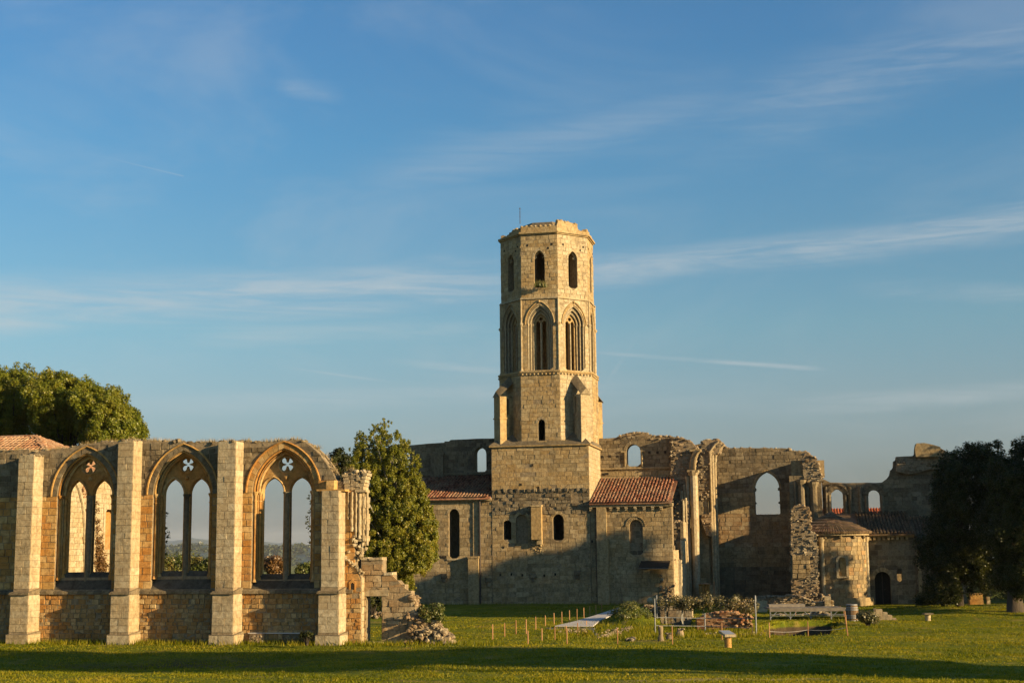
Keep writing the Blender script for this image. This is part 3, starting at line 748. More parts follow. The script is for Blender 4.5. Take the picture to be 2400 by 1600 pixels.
        mb.box(a+0.17, b-0.17, 0.53, 0.79, ZS, zs-0.004)
        T.part(mb, 'window_sill', 'sillstone')
    # string course
    mb = MB()
    for k in range(52):
        a = outline[0][0]+k*0.42; b = a+0.405
        if b > outline[-1][0]: break
        mb.prism([(a, 0.05), (b, 0.05), (b, -0.12), (a, -0.12)], ZS-0.1, [ZS+0.13, ZS+0.13, ZS+0.02, ZS+0.02], random.random())
    T.part(mb, 'string_course', 'grey')
    # buttresses
    BP = [((32, 68), 1066), ((267, 303.6), 1031), ((504.3, 546.8), 1034), ((752, 792.5), 1149)]
    for k, ((ua, ub), vt) in enumerate(BP):
        D = 0.93; PB = Plane(FR, (0, 0, 0)); sa = PB.px(ua, 1370, D)[0]; sb = PB.px(ub, 1370, D)[0]; zt = PB.px((ua+ub)/2, vt, D)[1]
        mb = MB(); e = 0.07
        mb.box(sa, sb, -D, 0.02, ZS, zt-0.02); mb.box(sa-e, sb+e, -D-0.14, 0.02, 0.42, ZS-0.06); mb.box(sa-e-.1, sb+e+.1, -D-0.24, 0.02, -0.3, 0.44)
        bt = T.part(mb, 'buttress', 'mortar')
        cp = MB()
        cp.prism([(sa-e-.05, 0), (sb+e+.05, 0), (sb+e+.05, -D-0.24), (sa-e-.05, -D-0.24)], ZS-0.09, ZS-0.02, 0.4)
        cp.prism([(sa-e-.02, 0), (sb+e+.02, 0), (sb+e+.02, -D-0.2), (sa-e-.02, -D-0.2)], ZS-0.02, [ZS+0.2, ZS+0.2, ZS+0.02, ZS+0.02], 0.5)
        cp.prism([(sa-e-.1, 0), (sb+e+.1, 0), (sb+e+.1, -D-0.25), (sa-e-.1, -D-0.25)], 0.44, [0.56, 0.56, 0.45, 0.45], 0.6)
        if k != 3: [cp.rock((random.uniform(sa, sb), random.uniform(-D, 0), zt+.0), .26, .26, .12, jit=.35) for _ in range(16)]
        T.part(cp, 'weathering', 'grey', parent=bt)
        for (z0, z1, x0, x1, dd) in ((ZS+0.2, zt, sa, sb, D), (0.56, ZS-0.1, sa-e, sb+e, D+0.14), (0.0, 0.43, sa-e-.1, sb+e+.1, D+0.24)):
            Pf = Plane(FR, (0, -dd, 0)); Pr = Plane(FR, (x1, 0, 0), 90); Pl = Plane(FR, (x0, 0, 0), -90)
            z = z0
            while z < z1-0.1:
                h = min(random.uniform(0.27, 0.36), z1-z); h = z1-z if z1-z-h < 0.14 else h; w = x1-x0
                c = x0+w*random.choice([0.38, 0.5, 0.62, 0.45]) if random.random() < 0.75 else None
                for (a, b) in ([(x0, c), (c, x1)] if c else [(x0, x1)]): T.block(Pf, [(a, z), (b, z), (b, z+h), (a, z+h)], -0.02, random.uniform(0.004, 0.022), 'pale', inset=0.014, jit=0.006)
                T.block(Pr, [(-dd-0.0, z), (-0.02, z), (-0.02, z+h), (-dd-0.0, z+h)], -0.02, random.uniform(0.004, 0.022), 'pale', inset=0.014, jit=0.006)
                if random.random() < 2: T.block(Pl, [(0.02, z), (dd, z), (dd, z+h), (0.02, z+h)], -0.02, random.uniform(0.004, 0.022), 'pale', inset=0.014, jit=0.006)
                z += h
    # springer block and broken vault shafts at the right-hand end
    s0 = P0.px(753, 1125)[0]; s1 = P0.px(790, 1125)[0]; z1 = P0.px(770, 1126)[1]; z0 = P0.px(770, 1147)[1]
    mb = MB(); mb.box(s0, s0+(s1-s0)*.52, -0.35, 0.1, z0, z1, jit=0.02); mb.box(s0+(s1-s0)*.54, s1+0.02, -0.5, 0.1, z0, z1, jit=0.02); mb.box(s0-0.02, s1+0.6, -0.62, 0.1, z0-0.1, z0-0.01, jit=0.02)
    T.part(mb, 'springer_block', 'warm')
    mb = MB()
    sr = P0.px(838, 1200)[0]; zt = P0.px(850, 1150)[1]; zb = P0.px(850, 1262)[1]
    for j, (dx, y, z_a, r_) in enumerate(((-0.44, -0.03, zb+.9, .05), (-0.26, -0.05, zb+0.35, .075), (-0.06, -0.03, zb+.1, .06), (0.10, 0.0, zb, .085), (0.24, 0.12, zb-0.1, .06), (0.36, 0.3, zb-0.3, .08), (0.26, 0.6, zb-0.2, .08))):
        z = z_a; pts = []; rr = []
        while z < zt: pts.append((sr+dx+random.uniform(-.014, .014), y, z)); rr.append(r_*random.uniform(0.75, 1.15)); z += 0.13
        mb.tube(pts, rr, 7)
    for k in range(9):
        z = zb-.1+k*(zt-zb+.1)/9; mb.box(sr-0.12, sr+.26+random.uniform(-.05, .07), 0.08, 0.9, z, z+(zt-zb+.1)/9-.012, random.random(), jit=0.02)
    mb.box(sr-.1, sr+.42, -.08, .5, zt-.06, zt+.05, jit=.02)
    T.part(mb, 'vault_shaft', 'pale')
    mb = MB(); za = P0.px(830, 1106)[1]; nb = 5
    for (x0_, x1_, lean, top_) in ((-.62, -.34, -.1, .85), (-.32, -.12, .0, .95), (-.1, .08, .04, .8), (.1, .3, .12, .9)):
        for k in range(nb):
            h0 = (za-zt)*top_*k/nb; h1 = (za-zt)*top_*(k+1)/nb-.012; l0 = lean*(k/nb)**1.5*2
            mb.box(sr+x0_+l0, sr+x1_+l0, -.06+random.uniform(-.03, .05), .7, zt+.06+h0, zt+.06+h1, random.random(), jit=.02)
    for k in range(18): f = k/17; mb.rock((sr-0.62+f*0.95, random.uniform(0.0, 0.6), za+random.uniform(-0.2, 0.06)), 0.22, 0.3, 0.16, jit=.35)
    for k in range(44): mb.rock((sr-0.45+random.uniform(0, 0.75), random.uniform(-0.04, 0.5), random.uniform(zb-0.95, zb+0.3)), 0.2, 0.2, 0.2, jit=0.4)
    for k in range(34): f = k/33; mb.rock((sr-0.62+f*0.9, -0.03+random.uniform(-.03, .05), P0.px(810, 1305)[1]-f*0.75+random.uniform(-.08, .08)), 0.17, 0.14, 0.13, jit=0.4)
    T.part(mb, 'broken_vault_springing', 'pale')
    # end face of the wall
    sx = outline[-1][0]; PE = Plane(FR, (sx, 0, 0), 90)
    T.lay(PE, [[(0.0, 0), (th, 0), (th, P0.px(846, 1352)[1]), (0.0, P0.px(846, 1352)[1])]], 0, P0.px(846, 1352)[1], (0.28, 0.4), (0.4, 0.8), 'pale', (0.02, 0.035))
    # loophole in the wall end
    a, z = P0.px(826, 1362)[0], P0.px(826, 1375)[1]
    mb = MB(); mb.slab(P0, [(a-.15, z-.2), (a+.17, z-.2), (a+.17, z+.22), (a, z+.36), (a-.15, z+.22)], [[(a-.07, z-.12), (a+.10, z-.12), (a+.10, z+.14), (a+0.01, z+.22), (a-.07, z+.14)]], 0.055, 0.01)
    T.part(mb, 'loophole', 'warm')
    mb = MB(); mb.box(a-.08, a+.11, -0.038, -0.035, z-.13, z+.2); T.part(mb, 'loophole_shadow_box', 'dark')  # dark plate paints the shade inside the loophole
    # rubble and dry grass along the broken top
    mb = MB(); pts = []
    for (x0, z0_), (x1, z1_) in zip(tp[:-1], tp[1:]):
        if x1-x0 <= 0.01: continue
        k = int((x1-x0)/0.13)+1
        for j in range(k):
            f = random.random(); x = x0+(x1-x0)*f; z = z0_+(z1_-z0_)*f
            if z < zt-0.2: continue
            mb.rock((x, random.uniform(0.0, th-0.1), z+random.uniform(-0.06, 0.04)), random.uniform(.12, .34), random.uniform(.15, .4), random.uniform(.08, .2), jit=0.35)
            w = FR @ Vector((x, random.uniform(0.1, th-0.1), z)); pts.append((w.x, w.y, w.z, x))
    T.part(mb, 'broken_coping', 'grey', 'stuff')
    T.finish()
    return T, [p[:3] for p in pts]
M['sillstone'] = stone_mat('dark_sill_stone', (0.13, 0.115, 0.09), (0.09, 0.08, 0.06), (0.06, 0.05, 0.04), None, 0, 0.6, (0.025, 0.022, 0.018), bump=0.6, seed=80)  # window sills, darker than the wall stone
REF, ref_top = refectory()
g_ = add_obj('dry_grass', tufts([p for p in ref_top if math.sin(p[0]*2.1)+math.sin(p[0]*5.3) > -0.5], 0.22, 2600, M['dry'], 0.12, 0.010), kind='stuff')
tag(g_, 'dry yellow grass sprouting from the broken top of the gothic wall', 'grass')

def stair_wall():
    PS = Plane(FR, (0, 0.42, 0))
    T = Thing('stepped_wall', FR, 'low broken wall falling in steps, with an empty doorway, beside the gothic wall', 'ruined wall', limit=130)
    top = [(847, 1311), (896.8, 1311), (896.8, 1341), (900, 1346), (921, 1346), (922, 1359), (932.5, 1360), (940, 1369), (948.6, 1369), (948.6, 1384), (963, 1384), (964, 1399.3), (971, 1400), (974, 1420), (971, 1440), (986, 1455),
           (1009, 1457), (1026, 1470), (1040, 1482), (1050, 1490), (1056, 1490)]
    P = [PS.px(u, v) for u, v in top]; o = [(P[0][0], -0.25)]+P+[(P[-1][0], -0.25)]
    o = [o[0]]+ragged(o[1:-1], 0.03, 0.3)+[o[-1]]
    a, zt = PS.px(859, 1396); b = PS.px(894.6, 1396)[0]; door = [(a, -0.3), (a, zt), (b, zt), (b, -0.3)]
    o2 = [(P[0][0], -0.25), P[0]]+o[2:-1]
    core = MB(); core.slab(PS, [(P[0][0], -0.25)]+o[1:-1]+[(P[-1][0], -0.25), (b, -0.25), (b, zt), (a, zt), (a, -0.25)], [], 0, -0.6)
    T.part(core, 'wall_core', 'mortar')
    T.lay(PS, [o, [(a-0.02, -0.3), (a-0.02, zt+0.25), (b+0.02, zt+0.25), (b+0.02, -0.3)]], 0.0, 4.0, (0.22, 0.34), (0.28, 0.62), 'tan', (0.0, 0.05), jit=0.02)
    mb = MB(); mb.box(a-0.28, b+0.34, 0.37, 1.04, zt, zt+0.27, jit=0.012); T.part(mb, 'lintel', 'pale')
    mb = MB(); mb.box(a-0.1, b+0.1, 0.3, 1.1, -0.06, 0.07, jit=0.02); T.part(mb, 'threshold', 'pale')
    mb = MB()
    for (x0, z0), (x1, z1) in zip(o[1:-2], o[2:-1]):
        if x1-x0 > 0.3: mb.box(x0+0.01, x1-0.01, 0.36, 1.06, max(z0, z1)-0.02, max(z0, z1)+0.1, jit=0.02)
    T.part(mb, 'step_coping', 'pale')
    mb = MB()
    xa, xb = PS.px(950, 1450)[0], PS.px(1060, 1450)[0]
    for k in range(230):
        f = random.random()**0.8; x = xa+(xb-xa)*f; h = max(0.1, (1-f)*1.5)
        mb.rock((x, random.uniform(-0.1, 1.1), random.uniform(0, h)), random.uniform(.12, .34), random.uniform(.12, .3), random.uniform(.1, .24), jit=0.35)
    for (x0, z0), (x1, z1) in zip(o[1:-2], o[2:-1]):
        if x0 < xa: continue
        for k in range(int((x1-x0)*110)+1): f = random.random(); mb.rock((x0+(x1-x0)*f, random.uniform(.36, 1.1), z0+(z1-z0)*f-random.uniform(-.03, .1)), random.uniform(.14, .4), random.uniform(.14, .36), random.uniform(.1, .24), jit=.38)
    T.part(mb, 'rubble', 'rubble', 'stuff')
    xb0 = PS.px(1010, 1495)[0]; xb1 = PS.px(1057, 1495)[0]
    for k in range(3): mb = MB(); mb.box(xb0+(xb1-xb0)*k/3+.01, xb0+(xb1-xb0)*(k+1)/3-.01, .1, .6, -.1, PS.px(1040, 1490)[1]-.02, jit=.03); T.part(mb, 'stone', 'pale')
    T.finish()
stair_wall()
bush('bramble_bush', 'yellowish leafy bramble growing over the rubble end of the stepped wall', 1012, 1462, 65.6, 62, 48, 2600, 0.10, 'leaf_bush', k=14)
bush('weed_clump', 'tall thin weeds standing on top of the rubble of the stepped wall', 985, 1450, 66.2, 20, 44, 260, 0.07, 'leaf_bush', 'weeds', k=6)

def bench():
    o = zpx(645, 1507)
    F2 = Matrix.Translation(o) @ Matrix.Rotation(ANG, 4, 'Z'); pl = Plane(F2, (0, 0, 0))
    T = Thing('stone_bench', F2, 'bench of a pale plank laid on two rough stone blocks below the right-hand window', 'bench')
    a, z = pl.px(585, 1481); b, z2 = pl.px(708, 1482.5)
    mb = MB(); mb.box(a, b, -0.2, 0.25, z-0.045, z, jit=0.006); T.part(mb, 'seat', 'board')
    for (u0, u1, cut) in ((588.6, 623, 0), (667, 704.7, 1)):
        x0, x1 = pl.px(u0, 1500)[0], pl.px(u1, 1500)[0]
        mb = MB(); mb.box(x0, x1, -0.28, 0.28, -0.08, z-0.05, jit=0.03)
        for k in range(26): mb.rock((random.uniform(x0+.05, x1-.05), -0.27, random.uniform(0.02, z-0.12)), 0.16, 0.09, 0.12, jit=0.4)
        T.part(mb, 'support', 'rubble' if not cut else 'grey')
    mb = MB(); x0, x1 = pl.px(563, 1500)[0], pl.px(586, 1500)[0]; mb.box(x0, x1, -0.12, 0.3, -0.05, 0.36, jit=0.02)
    tag(mb.build('stone_trough', M['brick'], None), 'brownish squared block standing left of the plank bench', 'stone block').matrix_world = F2
    mb = MB(); xs = pl.px(559.5, 1459); xb = pl.px(569, 1507); mb.tube([(xs[0], 0.35, xs[1]), (xb[0], -0.05, xb[1]-0.05)], 0.035, 6)
    mb.tube([(xs[0]-.06, 0.38, xs[1]+.02), (xb[0]-0.22, 0.1, xb[1]-0.02)], 0.02, 6)
    tag(mb.build('leaning_pole', M['wood'], None), 'reddish wooden poles leaning in the corner beside the third buttress', 'pole').matrix_world = F2
bench()
bush('potted_shrub', 'small dark spiky shrub at the right end of the plank bench', 719, 1506, 63.8, 34, 30, 260, 0.11, 'leaf_dark', k=6)
mb = MB(); p = zpx(722, 1507); mb.tube([(p.x-.2, p.y, 0.78), (p.x+.12, p.y-.05, 0.52), (p.x+.2, p.y, 0.0)], 0.02, 5)
tag(mb.build('bent_hoop', M['metal'], None), 'thin pale bent hoop standing in the shrub by the bench', 'hoop')

# ------------------------------------------------------------------ buildings behind the refectory wall, far left
def left_building():
    YL = 8.0; PX_ = Plane(FR, (0, YL, 0))
    T = Thing('monastery_building', FR, 'old stone range with a hipped orange tile roof behind the gothic wall, far left', 'building', limit=300)
    xr = PX_.px(146, 1062)[0]; ze = 8.55; xl = xr-15; dep = 11.0
    mb = MB()
    mb.box(xl, xr-0.6, YL+.01, YL+.6, -0.2, ze-0.1); 
    PE = Plane(FR, (xr, 0, 0), 90)        # end wall that shows through the first window; s is local y
    o = [(YL, -0.2), (YL, ze-0.05), (YL+dep, ze-0.05), (YL+dep, -0.2)]
    # a small square-headed window
    wa, wz1 = PE.px(246, 1193); wb, wz0 = PE.px(259, 1287)
    win = [(wa, wz0), (wa, wz1), (wa+1.5, wz1), (wa+1.5, wz0)]
    mb.slab(PE, o, [win], 0, -0.6)
    T.part(mb, 'wall_core', 'mortar')
    ac, az = PE.px(174, 1128)
    # blind pointed arch whose right half curves down through the left-hand light
    pts = PE.pxs([(176, 1130), (184, 1152), (190, 1176), (194.5, 1205), (196, 1240), (196, 1262), (196, 1340), (196, 1400)])
    T.lay(PE, [o, win], 0.0, ze-0.1, (0.25, 0.34), (0.35, 0.8), 'pale', (0.01, 0.03))
    mb = MB()
    for d, r in ((0.08, 0.10), (0.04, 0.07)): mb.tube([PE.pt(x+(0.16 if d < 0.06 else 0), z, d) for x, z in pts], r, 7)
    mb.tube([PE.pt(pts[5][0], pts[5][1]+0.1, .1), PE.pt(pts[5][0], pts[5][1]-0.25, .1)], [0.22, 0.12], 8)
    T.part(mb, 'blind_arch_rib', 'pale')
    mb = MB()
    cx, cz = (wa+wa+1.5)/2, 0
    mb.slab(PE, [(wa-.22, wz0-.2), (wa-.22, wz1+.3), (wa+1.7, wz1+.3), (wa+1.7, wz0-.2)], [win], 0.07, 0.0); T.part(mb, 'window_frame', 'pale')
    mb = MB(); mb.slab(PE, win, [], -0.4, -0.5); T.part(mb, 'window_blocking', 'rough')
    # brickish patch right of the arch rib
    rp = PE.pxs([(189, 1142), (201, 1128), (201, 1200), (195.5, 1200)])
    mb = MB(); rocks_on(mb, PE, rp, 0.3, 0.9, (0.02, 0.06)); T.part(mb, 'rubble_patch', 'brick', 'stuff')
    # hipped roof
    ov = 0.35
    y0, y1 = YL-ov, YL+dep+ov; ym = (y0+y1)/2; PM_ = Plane(FR, (0, ym, 0)); xrd, zr = PM_.px(85, 1024); zb = ze
    e = [Vector((xl, y0, zb)), Vector((xr+ov, y0, zb)), Vector((xr+ov, y1, zb)), Vector((xl, y1, zb))]
    r1 = Vector((xrd, ym, zr)); r0 = Vector((xl, ym, zr))
    mb = MB(); mb.face([e[0], e[1], r1, r0], 0.4); mb.face([e[1], e[2], r1], 0.4); mb.face([e[2], e[3], r0, r1], 0.4); mb.face([e[0], e[1], e[2], e[3]], 0.4)
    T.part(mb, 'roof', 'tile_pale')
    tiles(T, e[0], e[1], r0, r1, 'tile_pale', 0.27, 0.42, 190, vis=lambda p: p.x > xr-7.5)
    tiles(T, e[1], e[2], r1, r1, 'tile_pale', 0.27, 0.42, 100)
    mb = MB(); n = 26
    for k in range(n):
        a = r1.lerp(r0, k/n); b = r1.lerp(r0, (k+1)/n); mb.tube([a+Vector((0, 0, .02)), b+Vector((0, 0, .05))], [0.12, 0.10], 7)
        a = e[1].lerp(r1, k/n); b = e[1].lerp(r1, (k+1)/n); mb.tube([a+Vector((0, 0, .04)), b+Vector((0, 0, .08))], [0.11, 0.09], 7)
    T.part(mb, 'ridge_tile', 'tile_pale', 'stuff')
    T.finish()
    cen = [PE.pt(*PE.px(u, v), 0.15) for u, v in ((222, 1198), (223, 1220), (224, 1240), (226, 1262), (228, 1285), (226, 1300), (232, 1310), (226, 1325), (234, 1332), (221, 1180))]
    cw = [tuple(FR @ c) for c in cen]; rad = [0.22, .2, .25, .32, .34, .4, .42, .5, .5, .16]
    iv = Thing('ivy', Matrix.Translation(cw[-2]), 'reddish ivy climbing the sunlit end wall seen through the leftmost window', 'climbing plant')
    add_obj('foliage', leaves_mesh('foliage', M['leaf_brown'], np.array(cw)-np.array(cw[-2]), rad, 1300, 0.13, squash=1.2), iv.root)

def tile_mesh(mat, t, l=0.46, w=0.19, n=5):
    mb = MB(); i = 0; ring = []
    for (y, z, k) in ((0, 0.03, 1.0), (l, 0.0, 0.8)):
        ring.append([(math.cos(math.pi*j/n)*w/2*k, y, math.sin(math.pi*j/n)*w*0.56*k+z) for j in range(n+1)])
    for j in range(n): mb.face([ring[0][j], ring[0][j+1], ring[1][j+1], ring[1][j]], t)
    mb.face(ring[0], t*0.6)
    return mb
_tm = {}
def tiles(T, e0, e1, r0, r1, mat, pitch, row, keep, vis=None):
    """barrel tiles over a roof slope: e0-e1 the eave, r0-r1 the top edge; the first ones are parts, the rest one part"""
    if mat not in _tm: _tm[mat] = [(tile_mesh(M[mat], t), t) for t in (0.08, 0.25, 0.42, 0.6, 0.78, 0.95)]; _tm[mat] = [(a, a.mesh('tile', M[mat]), t) for a, t in _tm[mat]]
    ex = (e1-e0).normalized(); nrm = ex.cross(r0-e0 if (r0-e0).length > 1e-6 else r1-e0).normalized()
    if nrm.z < 0: nrm = -nrm
    up = nrm.cross(ex).normalized(); L = (e1-e0).length; H = (r0-e0).dot(up)
    a0 = (r0-e0).dot(ex); a1 = (r1-e0).dot(ex)
    rest = MB(); n = 0; spots = []
    for i in range(int(L/pitch)):
        x = (i+0.5)*pitch
        for j in range(int(H/row)+1):
            y = j*row; f = y/H
            if y > H-0.1 or x < a0*f-0.02 or x > L+(a1-L)*f+0.02: continue
            spots.append((x, y))
    spots.sort(key=lambda s: s[1])
    for (x, y) in spots:
        p = e0+ex*(x+random.uniform(-.012, .012))+up*(y-0.03+random.uniform(-.02, .02))+nrm*0.03
        if vis and not vis(p): continue
        mbv, me, t = random.choice(_tm[mat])
        Mx = Matrix((ex, up, nrm)).transposed().to_4x4(); Mx.translation = p
        Mx = Mx @ Matrix.Rotation(random.uniform(-.07, .07), 4, 'Z') @ Matrix.Rotation(random.uniform(-.03, .05), 4, 'X')
        if n < keep:
            o = bpy.data.objects.new('tile', me); COL.objects.link(o); o.parent = T.root; o.matrix_local = Mx
        else:
            k = len(rest.v); rest.v.extend([tuple(Mx @ Vector(v)) for v in mbv.v]); rest.f.extend([tuple(q+k for q in f) for f in mbv.f]); rest.t.extend(mbv.t)
        n += 1
    if rest.f: T.part(rest, 'roof_tiling', mat, 'stuff')
left_building()

# ------------------------------------------------------------------ church: bell tower
C0 = Plane(FC, (0, 0, 0))
def bell_tower():
    T = Thing('bell_tower', FC, 'tall octagonal limestone bell tower on a square base, with two tiers of pointed windows', 'tower', limit=300)
    B = C0.px(1380.5, 1100)[0]; X0 = C0.px(1152, 1100)[0]; W = B-X0
    zc = C0.px(1265, 1045.5)[1]
    # --- square base
    wins = []
    def rect(u0, u1, v0, v1): a, z0 = C0.px(u0, v1); b, z1 = C0.px(u1, v0); return [(a, z0), (a, z1), (b, z1), (b, z0)]
    r1 = rect(1180, 1198, 1219, 1264)
    a, z0 = C0.px(1296, 1265.8); b = C0.px(1321.7, 1265)[0]; zt = C0.px(1309, 1204)[1]; w2 = opening((a+b)/2, (b-a)/2, z0, zt-(b-a)/2*1.05, (b-a)/2*1.05, 6)
    a, z0 = C0.px(1210, 1273); b = C0.px(1237, 1273)[0]; zt = C0.px(1222, 1205)[1]; w3 = opening((a+b)/2, (b-a)/2, z0, zt-(b-a)/2, (b-a)/2, 6)
    base = [(X0, -0.3), (X0, zc), (B, zc), (B, -0.3)]
    mb = MB(); mb.slab(C0, base, [r1, w2, w3], 0, -0.9)
    mb.box(X0+0.003, X0+0.9, 0.9, W, -0.3, zc-0.003); mb.box(B-0.9, B-0.003, 0.9, W, -0.3, zc-0.003); mb.box(X0+0.91, B-0.91, W-0.9, W-0.003, -0.3, zc-0.004)
    mb.box(X0+0.91, B-0.91, 0.91, W-0.91, zc-0.6, zc-0.01); mb.slab(C0, w3, [], -0.25, -0.3)
    T.part(mb, 'wall_core', 'mortar')
    zb1 = C0.px(1265, 1146)[1]; zb2 = C0.px(1265, 1205)[1]; z3 = C0.px(1265, 1086)[1]
    hol = [r1, w2, w3]
    T.lay(C0, [base]+hol, 0.0, zb2, (0.28, 0.36), (0.4, 0.75), 'nave', (0.0, 0.03), jit=0.012)
    T.lay(C0, [base]+hol, zb2, zb1, (0.22, 0.32), (0.28, 0.6), 'grey', (0.0, 0.09), jit=0.03, skip=0.12)
    T.lay(C0, [base]+hol, zb1, z3, (0.28, 0.36), (0.4, 0.8), 'tower', (0.0, 0.018), jit=0.006, inset=0.018)
    T.lay(C0, [base]+hol, z3, zc-0.02, (0.29, 0.36), (0.4, 0.8), 'tower', (0.0, 0.03), jit=0.01)
    mb = MB()        # stumps of a torn-off corbel table
    for k in range(15): 
        x = X0+0.5+k*(W-0.8)/15*1.04
        mb.box(x, x+0.22, -random.uniform(0.05, 0.2), 0.1, zb1-0.2, zb1+random.uniform(0, 0.12), jit=0.04)
    T.part(mb, 'corbel_stumps', 'grey')
    PR = Plane(FC, (B, 0, 0), 90); side = [(0, -0.3), (0, zc), (W, zc), (W, -0.3)]
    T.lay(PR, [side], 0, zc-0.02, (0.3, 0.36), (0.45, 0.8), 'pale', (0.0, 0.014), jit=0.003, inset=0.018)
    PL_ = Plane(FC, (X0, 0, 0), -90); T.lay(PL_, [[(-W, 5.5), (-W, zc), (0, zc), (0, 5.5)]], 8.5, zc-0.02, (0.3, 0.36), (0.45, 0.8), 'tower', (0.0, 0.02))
    # window arches of the base
    for w, nm in ((w2, 'arched'), (w3, 'blind')):
        cx = (w[0][0]+w[-1][0])/2; h = (w[-1][0]-w[0][0])/2
        T.ring(C0, cx, h, w[1][1], h*1.02, 0.22, 5, 'tower', -0.1, 0.035)
    # blocked pilaster between the windows
    a, z0 = C0.px(1248.7, 1264); b, z1 = C0.px(1271, 1187)
    mb = MB(); mb.box(a, b, -0.55, 0.02, z0, z1); mb.box(a-0.04, b+0.04, -0.6, 0.0, z1, z1+0.12, jit=0.02); mb.box(a+.4, b, -0.4, 0.0, z0-0.35, z0-.003, jit=0.03)
    for k in range(16): mb.rock((a+random.uniform(-0.1, 0.75), .0, z0-0.4-random.uniform(0, 0.7)), 0.2, 0.16, 0.16, jit=0.4)
    T.part(mb, 'broken_pilaster', 'tower')
    for u, v in ((1043, 1353), (1147, 1362), (1251, 1352), (1355, 1345)):
        x, z = C0.px(u, v); mb = MB()
        mb.box(x-.2, x+.22, -.2, .1, z-.02, z+.26, jit=.06); mb.box(x-.14, x+.12, -.1, .1, z-.34, z-.03, jit=.07); mb.box(x-.34, x-.21, -.05, .1, z-.1, z+.3, jit=.05)
        T.part(mb, 'corbel_stump', 'grey')
    # dark plates painting the shade inside put-log holes
    mb = MB()
    for u, v in [(1173+i*25.7, 1347+random.uniform(-2, 2)) for i in range(6)]+[(1180, 1282), (1388, 1268), (1221, 1135), (1262, 1142), (1248, 1090), (1165, 1168)]:
        x, z = C0.px(u, v); mb.box(x-0.07, x+0.07, -0.045, -0.035, z-0.09, z+0.09)
    T.part(mb, 'putlog_shade_plate', 'dark')
    # cornice and sloped offsets of the base
    mb = MB(); e = 0.16
    mb.prism([(X0-e, -e), (B+e, -e), (B+e, W+e), (X0-e, W+e)], zc, zc+0.10, 0.4)
    cx, cy = X0+W/2+.09, W/2; c = Vector((cx, cy, 0))
    T.part(mb, 'cornice', 'tower')
    s1 = Plane(FC, (0, 0.08, 0)).px(1220, 1000)[0]; s2 = Plane(FC, (0, 0.08, 0)).px(1312, 1000)[0]; a1 = (s2-s1)*1.2071; a1 = min(a1, W/2-0.03)
    zs1 = C0.px(1265, 873.5)[1]; zs2 = C0.px(1265, 699)[1]; zs3 = C0.px(1264, 548)[1]
    a2, a3 = a1*0.962, a1*0.948
    mb = MB()
    corners = [(X0-e, -e), (B+e, -e), (B+e, W+e), (X0-e, W+e)]
    for k, (px_, py_) in enumerate(corners):
        d = Vector((px_-cx, py_-cy, 0)).normalized(); t = Vector((-d.y, d.x, 0)); hw = a1*math.tan(math.pi/8)
        A = c+d*a1+t*hw; B2 = c+d*a1-t*hw; ap = c+d*(a1-0.03); cz = zc+0.10
        ap.z = cz+1.35; q = Vector((px_, py_, cz+0.02)); A.z = B2.z = cz+0.02
        mb.face([A, q, ap], 0.2); mb.face([q, B2, ap], 0.2); mb.face([A, q, B2], 0.2)
    for k in range(4):
        (xa, ya), (xb, yb) = corners[k], corners[(k+1) % 4]; n = Vector(((xa+xb)/2-cx, (ya+yb)/2-cy, 0)).normalized(); cz = zc+0.102
        A = Vector((xa, ya, cz)); B2 = Vector((xb, yb, cz)); C2 = c+n*a1; C2.z = cz+0.35; t = (B2-A).normalized()
        mb.face([A, B2, C2+t*1.6, C2-t*1.6], 0.3)
    T.part(mb, 'broach', 'grey')
    # --- octagon stages
    def face(k, a): return Plane(FC, c+Vector((math.sin(R(45*k)), -math.cos(R(45*k)), 0))*a, 45*k)
    def hw(a): return a*math.tan(math.pi/8)
    def pxz(v, d=0.0): return C0.px(1265, v)[1]
    LIT = (0, 1, 7, 2)
    for k in range(8):
        # stage 1
        F = face(k, a1); h = hw(a1); mb = MB(); z0 = zc+0.1; out = [(-h, z0), (-h, zs1), (h, zs1), (h, z0)]; zo = 0.002*k
        out = [(-h, z0), (-h, zs1-zo), (h, zs1-zo), (h, z0)]
        H = []
        if k == 0:
            zb, zt = pxz(1033), pxz(982.5); H = [opening(0.06, 0.27, zb, zt-0.29, 0.29, 6)]
            T.ring(F, 0.06, 0.27, zt-0.29, 0.29, 0.2, 6, 'pale', -0.1, 0.03)
            s = MB(); s.slab(F, [(-.36, zb-.12), (-.36, zb), (.48, zb), (.48, zb-.12)], [], 0.08, -0.2); T.part(s, 'window_sill', 'tower')
        mb.slab(F, out, H, 0, -0.7)
        T.part(mb, 'octagon_face', 'mortar')
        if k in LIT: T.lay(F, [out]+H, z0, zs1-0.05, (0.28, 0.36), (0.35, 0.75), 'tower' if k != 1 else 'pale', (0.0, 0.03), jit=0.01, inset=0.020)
        # stage 2: deep many-shafted belfry windows
        F = face(k, a2); h = hw(a2); zb, zp, zA = pxz(866), pxz(758), pxz(713); hd = 0.0
        out = [(-h, zs1+0.18), (-h, zs2-zo), (h, zs2-zo), (h, zs1+0.18)]
        HW = [1.02, 0.84, 0.66, 0.50]
        prev = 0.0
        det = k in (0, 1, 2, 7, 6)
        for j, w in enumerate(HW[:3]):
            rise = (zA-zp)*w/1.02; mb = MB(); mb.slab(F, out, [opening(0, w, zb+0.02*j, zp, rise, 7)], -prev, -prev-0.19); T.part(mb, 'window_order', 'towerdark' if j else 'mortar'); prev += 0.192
        w = 0.52; mb = MB(); rise = (zA-zp)*0.62
        L = [opening(sx*0.245, 0.165, zb+0.06, zp+0.1, 0.24, 5) for sx in (-1, 1)]
